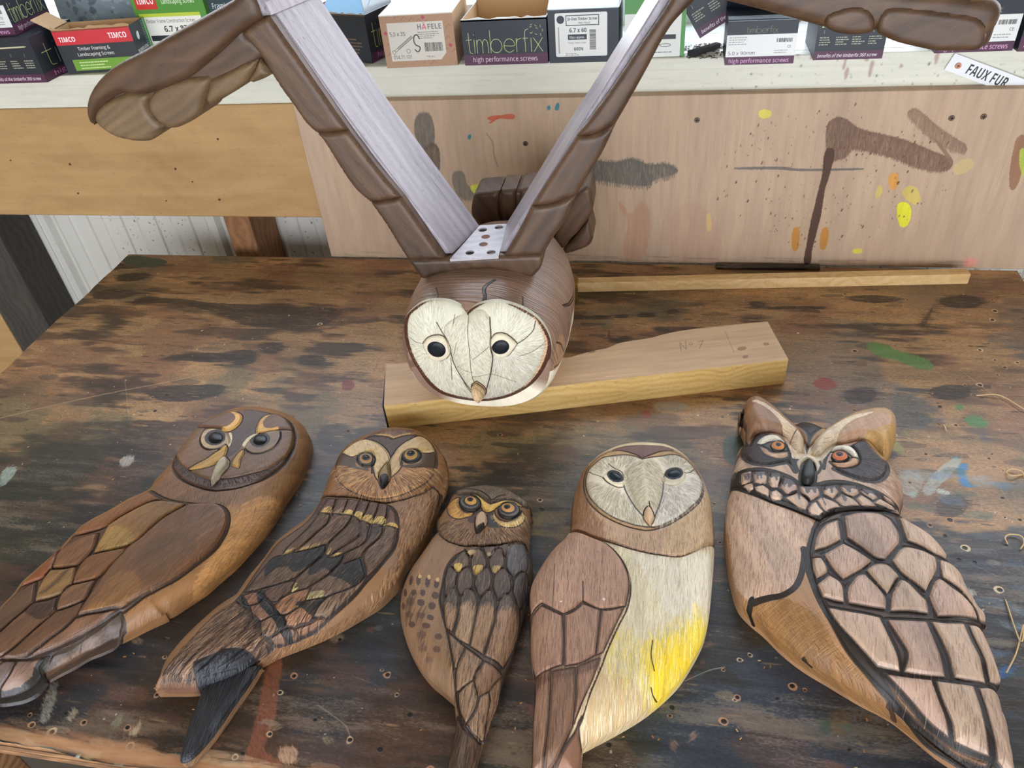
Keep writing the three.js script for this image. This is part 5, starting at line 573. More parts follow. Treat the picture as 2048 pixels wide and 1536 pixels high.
const OWL_LITTLE = { T: 32, s0: 12, R: 22, groove: "#22150e,1.1", base: "#7f6046", at: [-0.1546, -0.4072], ops: `
outline|-15.7,-146.1 3.5,-143.8 19.2,-137.1 30.7,-128.8 36.0,-125.7! 38.7,-114.4! 35.8,-111.1 38.3,-93.0 39.8,-73.2! 45.8,-57.0 48.8,-49.9 48.3,-32.8 46.5,-11.1 45.5,7.7 44.2,25.7 42.7,41.3 38.7,57.6 38.4,67.5 37.7,81.7 35.7,97.2 33.8,112.2 32.7,122.7! 32.0,131.3 31.5,139.9 31.6,162.5! 9.4,165.5! 10.4,150.5 10.1,136.2 10.8,123.7 9.4,112.5 2.9,92.9! -8.4,85.8 -22.5,77.0 -36.2,64.5 -48.8,49.2 -58.7,33.7 -66.0,17.2 -69.7,3.5 -71.1,-11.2 -69.5,-29.3 -64.0,-48.5 -57.7,-69.7 -54.0,-78.7! -56.7,-86.6 -56.4,-96.3 -53.5,-109.7 -49.1,-126.3 -41.0,-136.7 -29.7,-142.5
F #907052 .8|-48.5,-64.9 -26.1,-54.6 -28.8,-33.5 -28.0,-7.1 -22.8,21.3 -7.0,57.9 4.2,92.3 -13.4,84.4 -34.8,67.4 -54.6,39.3 -65.0,13.1 -65.7,-18.1
F #c09050 .7|-56.4,-16.0 -53.0,-11.1 -48.8,-2.6 -52.2,-4.7
H 300 9 a1.295 #6e4a30 .4 .35|-48.5,-64.9 -26.1,-54.6 -28.0,-7.1 -22.8,21.3 -7.0,57.9 4.2,92.3 -34.8,67.4 -65.0,13.1 -65.7,-18.1
F #3c2c28 .85|-58.4,-8.5 -58.3,-6.1 -58.7,-4.5 -59.4,-3.8 -60.3,-4.3 -61.4,-5.9 -62.3,-8.2 -62.9,-10.8 -63.1,-13.4 -62.9,-15.2 -62.1,-15.8 -61.0,-15.1 -59.9,-13.4 -59.0,-11.0
F #3c2c28 .85|-50.1,-8.7 -49.8,-6.0 -50.0,-3.8 -50.7,-2.7 -51.7,-2.8 -52.9,-4.1 -54.0,-6.5 -54.9,-9.3 -55.2,-12.2 -55.1,-14.4 -54.3,-15.5 -53.2,-15.3 -52.0,-13.9 -50.9,-11.5
F #3c2c28 .85|-40.8,-7.1 -40.6,-4.6 -40.9,-2.6 -41.6,-1.4 -42.7,-1.4 -43.8,-2.5 -44.9,-4.6 -45.6,-7.1 -45.8,-9.7 -45.6,-11.7 -44.8,-12.9 -43.7,-12.9 -42.6,-11.8 -41.5,-9.7
F #3c2c28 .85|-31.9,-6.0 -31.8,-4.0 -32.2,-2.4 -33.0,-1.5 -34.0,-1.5 -35.1,-2.4 -36.1,-4.0 -36.6,-6.0 -36.8,-8.0 -36.4,-9.6 -35.6,-10.5 -34.5,-10.5 -33.4,-9.6 -32.5,-8.0
F #d0ae70 .9|-50.7,-12.9 -50.6,-11.8 -50.8,-11.0 -51.3,-10.5 -52.1,-10.5 -52.9,-11.0 -53.7,-11.9 -54.2,-13.0 -54.3,-14.0 -54.0,-14.9 -53.5,-15.3 -52.7,-15.2 -51.8,-14.7 -51.1,-13.9
F #d0ae70 .9|-41.6,-12.9 -41.4,-11.7 -41.6,-10.7 -42.1,-10.1 -42.9,-10.0 -43.7,-10.5 -44.4,-11.4 -44.8,-12.6 -45.0,-13.8 -44.8,-14.8 -44.3,-15.4 -43.5,-15.5 -42.8,-15.0 -42.1,-14.1
F #d0ae70 .9|-32.9,-10.9 -32.8,-9.8 -33.1,-9.0 -33.6,-8.5 -34.3,-8.4 -35.1,-8.8 -35.7,-9.5 -36.2,-10.5 -36.3,-11.5 -36.0,-12.4 -35.5,-12.9 -34.8,-13.0 -34.0,-12.6 -33.3,-11.9
F #3c2c28 .8|-50.5,6.1 -50.9,7.3 -51.8,8.0 -53.0,8.1 -54.3,7.4 -55.4,6.3 -56.2,4.9 -56.4,3.5 -55.9,2.4 -55.0,1.8 -53.8,1.7 -52.5,2.3 -51.4,3.3 -50.7,4.7
F #3c2c28 .8|-42.1,4.7 -41.9,6.3 -42.3,7.6 -43.1,8.4 -44.2,8.6 -45.4,8.0 -46.4,6.8 -47.1,5.2 -47.3,3.6 -46.9,2.2 -46.1,1.4 -45.0,1.3 -43.8,1.9 -42.8,3.1
F #3c2c28 .8|-29.1,6.1 -29.0,7.8 -29.6,9.2 -30.7,10.1 -32.2,10.3 -33.7,9.7 -35.0,8.5 -35.7,6.9 -35.8,5.2 -35.3,3.7 -34.1,2.8 -32.6,2.6 -31.1,3.2 -29.8,4.5
F #3c2c28 .8|-61.1,3.5 -60.8,5.2 -61.0,6.4 -61.7,6.8 -62.7,6.2 -63.9,4.9 -65.0,3.0 -66.0,0.7 -66.5,-1.4 -66.3,-2.6 -65.5,-2.8 -64.3,-2.0 -63.0,-0.5 -61.9,1.5
F #3c2c28 .8|-50.7,14.5 -50.6,16.5 -51.3,17.9 -52.7,18.4 -54.6,18.0 -56.7,16.6 -58.3,14.6 -59.4,12.3 -59.5,10.4 -58.7,9.2 -57.1,8.9 -55.2,9.4 -53.3,10.6 -51.7,12.5
F #3c2c28 .8|-39.9,16.6 -40.3,18.0 -41.4,19.0 -42.9,19.2 -44.6,18.6 -46.1,17.5 -47.1,16.0 -47.3,14.4 -46.8,13.1 -45.7,12.2 -44.2,12.0 -42.6,12.4 -41.1,13.5 -40.2,15.0
F #3c2c28 .8|-29.1,17.4 -29.0,19.2 -29.6,20.7 -30.8,21.6 -32.3,21.7 -33.9,21.2 -35.2,19.9 -36.0,18.2 -36.1,16.5 -35.5,15.0 -34.3,14.0 -32.8,13.9 -31.2,14.5 -29.9,15.7
F #3c2c28 .8|-59.8,16.4 -59.6,17.8 -59.9,18.8 -60.5,19.0 -61.5,18.5 -62.6,17.3 -63.5,15.7 -64.3,13.7 -64.6,12.1 -64.3,11.2 -63.6,11.1 -62.5,11.7 -61.4,13.0 -60.4,14.7
F #3c2c28 .75|-48.4,27.0 -48.5,28.2 -49.4,29.0 -50.9,29.1 -52.9,28.5 -55.0,27.1 -56.6,25.5 -57.4,24.0 -57.3,22.9 -56.2,22.5 -54.5,22.6 -52.5,23.2 -50.6,24.2 -49.2,25.5
F #3c2c28 .75|-36.0,30.1 -36.6,31.4 -37.9,32.1 -39.8,32.1 -41.8,31.3 -43.6,30.0 -44.8,28.5 -45.0,27.1 -44.4,25.9 -43.0,25.3 -41.2,25.3 -39.2,25.9 -37.5,27.0 -36.4,28.5
F #3c2c28 .75|-27.3,30.8 -27.8,31.8 -28.8,32.5 -30.2,32.6 -31.8,32.2 -33.2,31.3 -34.2,30.2 -34.4,28.9 -34.0,27.9 -33.0,27.2 -31.5,27.1 -29.9,27.5 -28.5,28.4 -27.6,29.6
F #3c2c28 .7|-43.5,36.5 -43.6,37.7 -44.4,38.5 -45.8,38.6 -47.5,38.1 -49.3,37.0 -50.6,35.7 -51.3,34.5 -51.1,33.5 -50.2,32.9 -48.8,32.8 -47.1,33.2 -45.4,34.0 -44.2,35.2
F #3c2c28 .7|-28.7,38.6 -28.9,39.8 -29.9,40.6 -31.5,40.9 -33.3,40.7 -35.0,39.9 -36.2,38.7 -36.7,37.5 -36.3,36.5 -35.3,35.7 -33.7,35.4 -32.0,35.6 -30.4,36.3 -29.2,37.3
F #3c2c28 .6|-30.5,46.6 -30.6,48.1 -31.6,49.1 -33.4,49.5 -35.6,49.2 -37.7,48.2 -39.3,46.9 -40.1,45.4 -39.9,44.2 -38.8,43.3 -37.0,42.9 -34.9,43.1 -32.9,43.9 -31.3,45.1
F #3c2c28 .6|-15.5,47.4 -15.5,48.7 -16.2,49.8 -17.4,50.6 -18.9,50.7 -20.3,50.3 -21.5,49.4 -22.2,48.2 -22.2,46.9 -21.5,45.7 -20.3,45.0 -18.8,44.8 -17.3,45.2 -16.1,46.2
F #3c2c28 .5|-26.9,58.3 -27.2,59.4 -28.3,60.2 -30.2,60.4 -32.4,59.9 -34.7,58.7 -36.3,57.3 -37.1,56.0 -36.7,55.0 -35.4,54.4 -33.5,54.3 -31.3,54.8 -29.2,55.7 -27.7,56.9
F #3c2c28 .5|-14.2,59.5 -14.3,60.8 -15.0,61.9 -16.3,62.4 -17.9,62.3 -19.4,61.7 -20.6,60.7 -21.3,59.5 -21.2,58.3 -20.4,57.3 -19.1,56.7 -17.6,56.7 -16.1,57.2 -14.9,58.2
F #3c2c28 .4|-18.7,67.7 -18.9,68.8 -20.1,69.5 -22.0,69.6 -24.2,69.0 -26.3,68.0 -27.9,66.8 -28.5,65.7 -28.1,64.8 -26.9,64.2 -25.0,64.1 -22.9,64.4 -20.9,65.2 -19.4,66.4
P head head - 3 4 #77563a|-57.5,-87.1! -54.9,-90.9 -51.2,-99.2 -48.5,-107.4 -48.7,-114.7 -50.6,-132.6 -39.4,-127.0 -31.2,-128.2 -14.6,-132.1 7.1,-131.7 28.1,-121.1 35.3,-118.7! 37.5,-113.7 39.0,-102.3 40.6,-88.3 41.6,-78.1 42.8,-63.1! 37.3,-68.4 30.9,-64.8 24.1,-59.9 14.1,-56.7 3.9,-54.6 -6.5,-53.2 -17.1,-52.7 -26.6,-54.3 -35.9,-57.3 -44.3,-63.8
H 700 6 c-7.1,-101.6 #ba9870 .6 .5|-55.6,-84.8 -42.1,-84.2 -26.1,-81.2 -9.3,-66.4 -0.0,-74.2 13.3,-75.5 28.4,-80.0 34.9,-103.2 39.0,-95.2 41.9,-69.3 30.8,-65.9 3.8,-55.1 -26.8,-55.1 -44.8,-65.6
H 700 6 c-7.1,-101.6 #2f2018 .7 .45|-55.6,-84.8 -42.1,-84.2 -26.1,-81.2 -9.3,-66.4 -0.0,-74.2 13.3,-75.5 28.4,-80.0 34.9,-103.2 39.0,-95.2 41.9,-69.3 30.8,-65.9 3.8,-55.1 -26.8,-55.1 -44.8,-65.6
F #3a2d28 .9|-48.4,-126.2 -34.3,-117.4 -24.7,-115.4 -14.9,-106.7 -6.8,-94.5 -13.3,-91.0 -13.7,-79.6 -20.7,-81.7 -17.4,-92.0 -12.0,-103.3 -28.2,-115.8
F #30302f .9|-3.0,-92.0 3.4,-96.2 4.3,-88.5 9.9,-82.1 14.5,-77.7 7.8,-75.7 0.7,-76.3 -1.9,-83.7
P cap cap - 4.6 4 #5a4a3c|-50.5,-132.2! -39.3,-126.6 -31.1,-127.9 -14.5,-131.9 -3.2,-132.4 7.2,-131.4 17.5,-127.6 28.2,-120.7 35.0,-120.8 37.1,-119.7! 32.4,-113.7 25.5,-113.6 17.3,-114.2 8.1,-112.5 3.1,-109.6 -1.2,-106.2! -6.5,-111.2 -13.6,-115.7 -20.1,-117.9 -28.6,-117.6 -36.4,-116.0
H 400 5 a1.677 #8a7866 .6 .4|-41.8,-122.4 -30.6,-126.2 -14.3,-130.9 7.4,-130.3 28.3,-119.8 35.6,-117.1 17.3,-114.5 -1.5,-107.3 -20.2,-118.4
L 1.4 #1c1410 1|-38.4,-123.6 -26.3,-123.0 -15.0,-120.8 -6.4,-114.9 -1.0,-110.3 3.7,-115.2 11.0,-118.2
P brow brow - 5 2.5 #d6b060|-24.7,-115.4! -20.9,-116.3 -16.6,-114.8 -11.2,-110.9 -6.0,-107.0 -1.6,-104.5! 4.5,-108.0 9.6,-110.8 16.1,-111.9 23.1,-112.0 29.5,-112.0! 21.7,-107.7 14.2,-106.5 7.9,-104.5 4.6,-101.2 2.5,-98.1 -1.9,-94.8 -5.8,-95.1 -9.6,-99.8 -13.8,-106.7 -18.3,-112.1
P - cheek head 4 2.5 #bf8f48|-47.4,-102.9! -44.2,-108.5 -37.1,-111.5 -35.8,-104.9 -31.9,-97.0 -25.7,-91.8 -17.5,-92.5! -18.4,-88.9 -24.3,-85.4 -31.1,-83.3 -37.1,-85.2 -42.5,-90.7
P - cheek head 4 2.5 #ba985c|3.1,-96.2! 6.2,-90.1 11.4,-85.4 18.7,-84.1 24.9,-88.7 29.6,-98.1 30.5,-105.5! 33.1,-99.9 32.7,-91.9 28.0,-82.4 20.9,-77.8 13.7,-78.9 7.4,-83.8 4.1,-89.7
H 120 4 c-22.5,-105.2 #6a4a20 .6 .4|-46.2,-102.0 -43.7,-106.4 -36.4,-106.6 -28.6,-92.3 -18.5,-91.9 -24.3,-85.6 -37.3,-86.0
H 120 4 c17.6,-99.8 #f0e0b0 .6 .5|4.6,-92.8 11.6,-84.3 25.0,-88.0 30.8,-103.4 33.2,-94.9 20.8,-78.6 8.4,-84.0
P eyeL eye - 5.4 3 #1a1714|-10.9,-102.5 -11.7,-97.8 -14.8,-94.4 -19.5,-92.8 -24.9,-93.5 -30.0,-96.2 -33.7,-100.5 -35.5,-105.9 -34.8,-110.8 -31.5,-114.0 -26.7,-115.6 -21.2,-114.9 -16.1,-112.0 -12.4,-107.6
F #5e5c58 .9|-13.6,-102.7 -14.3,-99.2 -16.7,-96.6 -20.3,-95.4 -24.5,-95.9 -28.3,-98.0 -31.2,-101.2 -32.5,-105.0 -31.9,-108.6 -29.5,-111.2 -25.8,-112.4 -21.6,-111.9 -17.7,-109.7 -14.8,-106.5
F #1a1714 1|-14.9,-104.0 -15.5,-101.1 -17.5,-99.0 -20.6,-98.0 -24.1,-98.4 -27.4,-100.2 -29.8,-102.9 -30.9,-106.0 -30.4,-109.0 -28.3,-111.2 -25.2,-112.1 -21.6,-111.7 -18.3,-109.9 -15.9,-107.2
P - iris eyeL 6.6 4 #c8964a|-16.0,-105.4 -16.4,-103.1 -17.9,-101.3 -20.4,-100.4 -23.2,-100.6 -25.9,-101.9 -27.8,-104.0 -28.7,-106.5 -28.4,-108.9 -26.8,-110.7 -24.4,-111.6 -21.5,-111.4 -18.8,-110.0 -16.9,-107.9
P - pupil eyeL 7 3 #0e0f14|-20.0,-107.3 -20.0,-105.9 -20.6,-104.7 -21.7,-103.9 -23.0,-103.8 -24.4,-104.3 -25.5,-105.3 -26.1,-106.7 -26.1,-108.1 -25.5,-109.4 -24.4,-110.1 -23.0,-110.2 -21.7,-109.7 -20.6,-108.7
P eyeR eye - 5.4 3 #1a1714|29.0,-104.3 28.8,-98.6 26.6,-92.6 22.7,-88.4 17.8,-87.0 12.7,-88.7 8.7,-92.2 6.7,-96.9 6.9,-101.9 9.5,-106.2 13.9,-108.9 19.0,-110.1 23.7,-110.0 27.2,-108.2
F #5e5c58 .9|27.6,-103.4 27.4,-99.0 25.5,-94.4 22.3,-91.0 18.2,-89.9 14.0,-91.1 10.8,-93.8 9.1,-97.5 9.4,-101.4 11.5,-104.8 15.1,-106.9 19.4,-108.0 23.2,-108.0 26.1,-106.5
F #1a1714 1|25.6,-103.1 25.4,-99.4 23.8,-95.8 20.9,-93.1 17.3,-92.2 13.7,-93.3 11.0,-95.5 9.6,-98.6 9.8,-101.9 11.7,-104.7 14.8,-106.5 18.5,-107.3 21.9,-107.1 24.4,-105.7
P - iris eyeR 6.6 4 #c79252|23.5,-101.9 23.2,-99.1 21.6,-96.5 19.2,-94.9 16.3,-94.8 13.5,-96.0 11.4,-98.1 10.5,-100.7 10.9,-103.3 12.6,-105.3 15.2,-106.4 18.1,-106.6 20.8,-105.9 22.7,-104.3
P - pupil eyeR 7 3 #0e0f14|19.4,-101.8 19.4,-100.3 18.7,-98.9 17.6,-98.1 16.1,-97.8 14.7,-98.3 13.6,-99.3 13.1,-100.6 13.1,-102.1 13.8,-103.3 15.0,-104.0 16.5,-104.2 17.8,-103.9 18.9,-103.0
P - beak head 10 5 #b09478|-8.5,-92.0! -3.8,-90.4 -1.2,-83.7 -1.5,-76.7 -4.2,-71.0 -7.7,-66.3! -10.8,-73.0 -12.3,-80.5 -11.9,-86.8
F #2a2420 1|-1.5,-76.7 -4.2,-71.0 -7.7,-66.3 -9.2,-69.1 -5.3,-73.6 -3.2,-76.6
L 1.4 #1c130e 1|-13.5,-86.7 -11.9,-76.4 -8.2,-66.5
P wing wing - 1.5 3 #453730|-15.0,-47.5! 4.5,-53.6 29.5,-59.9 38.7,-68.2! 47.0,-51.7 50.3,-41.8 50.5,-22.1 48.8,-0.8 47.8,17.4 46.6,35.1 45.1,50.2 41.2,66.1! 40.9,75.8 40.2,89.6 38.3,104.8 36.4,119.4 35.6,125.4! 29.6,126.2 19.9,120.4 11.5,105.8 5.5,90.6 1.5,75.6 -5.0,57.7 -14.0,38.0 -22.4,21.3 -27.1,9.6 -28.0,-5.0 -29.0,-24.5 -24.3,-38.5
P - feather wing 3 2.2 #57473c|-16.6,-48.1! -8.7,-51.2 -0.5,-51.3! -1.0,-44.8 -4.4,-40.5 -8.7,-37.6! -12.9,-40.9
P - feather wing 3 2.2 #57473c|0.4,-51.3! 6.8,-53.0 14.4,-53.8! 13.5,-45.7 9.8,-36.5! 4.1,-43.4
P - feather wing 3 2.2 #554a44|15.2,-54.0! 21.9,-57.5 26.0,-57.4! 27.7,-47.9 24.8,-41.3! 19.3,-46.3
P - feather wing 3 2.2 #4a4a4e|25.1,-42.7! 25.7,-55.5 33.5,-62.5 38.6,-66.7! 44.6,-49.1 44.3,-35.7 36.2,-21.5! 28.0,-28.6
P - feather wing 3 2.2 #584639|-26.4,-25.9! -21.9,-36.0 -16.2,-44.4 -9.4,-37.4! -7.6,-29.0 -16.3,-19.7!
P - feather wing 3 2.2 #584639|-8.2,-35.2! -2.9,-48.2 7.3,-37.4! 9.0,-28.7 0.5,-18.3! -5.3,-26.0
P - feather wing 3 2.2 #54463e|9.0,-37.1! 16.1,-51.4 24.1,-41.5! 25.5,-30.5 16.7,-21.2! 11.2,-28.9
P - feather wing 3 2.2 #4c3f36|-27.7,-11.4! -25.5,-24.4 -16.2,-17.7! -15.9,-2.1 -23.2,10.8!
P - feather wing 3 2.2 #54443a|-14.9,-3.3! -15.5,-17.8 -8.5,-26.1 -1.4,-17.2! 0.5,-4.0 -8.9,7.1!
P - feather wing 3 2.2 #4c3f36|1.6,-6.2! 1.1,-17.5 9.5,-28.0 16.3,-19.2! 17.1,-5.9 9.4,7.1!
P - feather wing 3 2.2 #4a4038|18.7,-6.0! 18.6,-20.5 25.8,-28.8 34.2,-19.0! 36.2,-6.7 26.6,7.9!
P - feather wing 3 2.2 #46403e|36.8,-7.1! 36.5,-20.8 44.2,-33.9 48.3,-30.5! 48.6,-11.2 44.7,2.5!
P - feather wing 3 2.5 #9a795a|-22.6,13.2! -17.5,-1.3 -9.2,9.0! -7.2,27.5 -8.0,42.7! -14.0,38.0
P - feather wing 3 2.5 #a88a6a|-5.2,27.2! -7.6,8.8 -1.4,-2.1 8.6,9.0! 9.3,27.5 10.1,53.6! -4.2,46.4 -4.7,36.9
P - feather wing 3 2.5 #9a795a|10.1,25.4! 10.1,8.8 17.1,-3.1 25.3,9.0! 26.3,31.0 24.2,46.3 23.6,60.3! 11.1,54.4!
P - feather wing 3 2.5 #8f6f56|27.8,28.6! 26.8,8.7 33.8,-2.7 44.3,3.9! 46.1,17.6 44.9,39.1 38.7,59.8! 24.8,60.8!
F #2f2b2a .8|-22.6,13.2 -17.5,-1.3 -9.2,9.0 -9.5,17.8 -15.6,14.4
F #2f2b2a .8|-7.3,15.5 -7.1,8.8 -1.4,-2.1 8.6,9.0 7.7,15.8 0.8,8.5
F #2f2b2a .8|9.8,17.5 10.1,8.8 17.1,-3.1 25.3,9.0 25.1,15.7 19.6,9.4
F #2f2b2a .8|27.1,17.2 26.8,8.7 33.8,-2.7 44.3,3.9 40.5,8.0 34.0,8.6
P - feather wing 2.6 2.5 #93755a|-10.9,43.8! 6.0,55.8! 5.4,74.1 2.3,75.3! -5.0,57.7
P - feather wing 2.6 2.5 #93755a|7.4,56.6! 23.5,65.6! 21.6,82.3 8.5,91.7! 5.6,90.5! 4.3,77.1
P - feather wing 2.6 2.5 #7e5e46|25.0,65.9! 39.2,66.3! 36.3,81.3 32.7,88.3! 26.2,97.1! 20.7,84.2
P - feather wing 2.6 2.5 #987a60|9.0,93.8! 20.3,85.5! 25.7,97.7 25.0,108.2 21.5,120.1! 12.5,106.0
P - feather wing 2.6 2.5 #987a60|27.3,96.4! 32.9,88.7! 34.5,95.0 34.0,109.2 34.5,124.0! 27.9,124.4 22.5,120.1! 26.3,107.5
P - feather wing 2.6 2.5 #7e6048|39.4,67.6! 40.2,89.6 37.6,108.1 35.6,123.9! 34.4,107.2 35.1,92.8 33.4,88.0!
F #cfae5e .9|-21.8,-27.5 -14.5,-28.3 -16.8,-20.3
F #cfae5e .9|-3.2,-27.3 5.8,-28.3 0.8,-19.0
F #c2a664 .8|14.8,-28.9 22.0,-29.7 17.5,-22.6
F #c9b070 .8|-12.4,-43.5 -5.6,-46.2 -8.5,-40.1
F #b9ac90 .7|7.5,-44.4 11.2,-44.1 9.2,-40.7
H 1000 9 a1.525 #1c1410 .55 .4|-28.5,-24.5 -14.8,-46.4 38.8,-67.3 49.7,-41.8 45.1,50.2 35.3,124.2 11.4,105.5 -21.1,21.1
H 900 8 a1.525 #b89a7c .5 .4|-28.5,-24.5 -14.8,-46.4 38.8,-67.3 49.7,-41.8 45.1,50.2 35.3,124.2 11.4,105.5 -21.1,21.1
P tail tail - .6 4 #5c4636|10.4,110.3! 21.0,125.2 29.8,127.5 33.4,127.9! 34.2,146.4 34.2,167.8! 13.5,170.6! 12.5,152.8 12.0,125.6
H 200 12 a1.504 #2a1c14 .7 .5|11.5,116.4 33.7,127.5 34.3,167.1 14.1,169.8` };
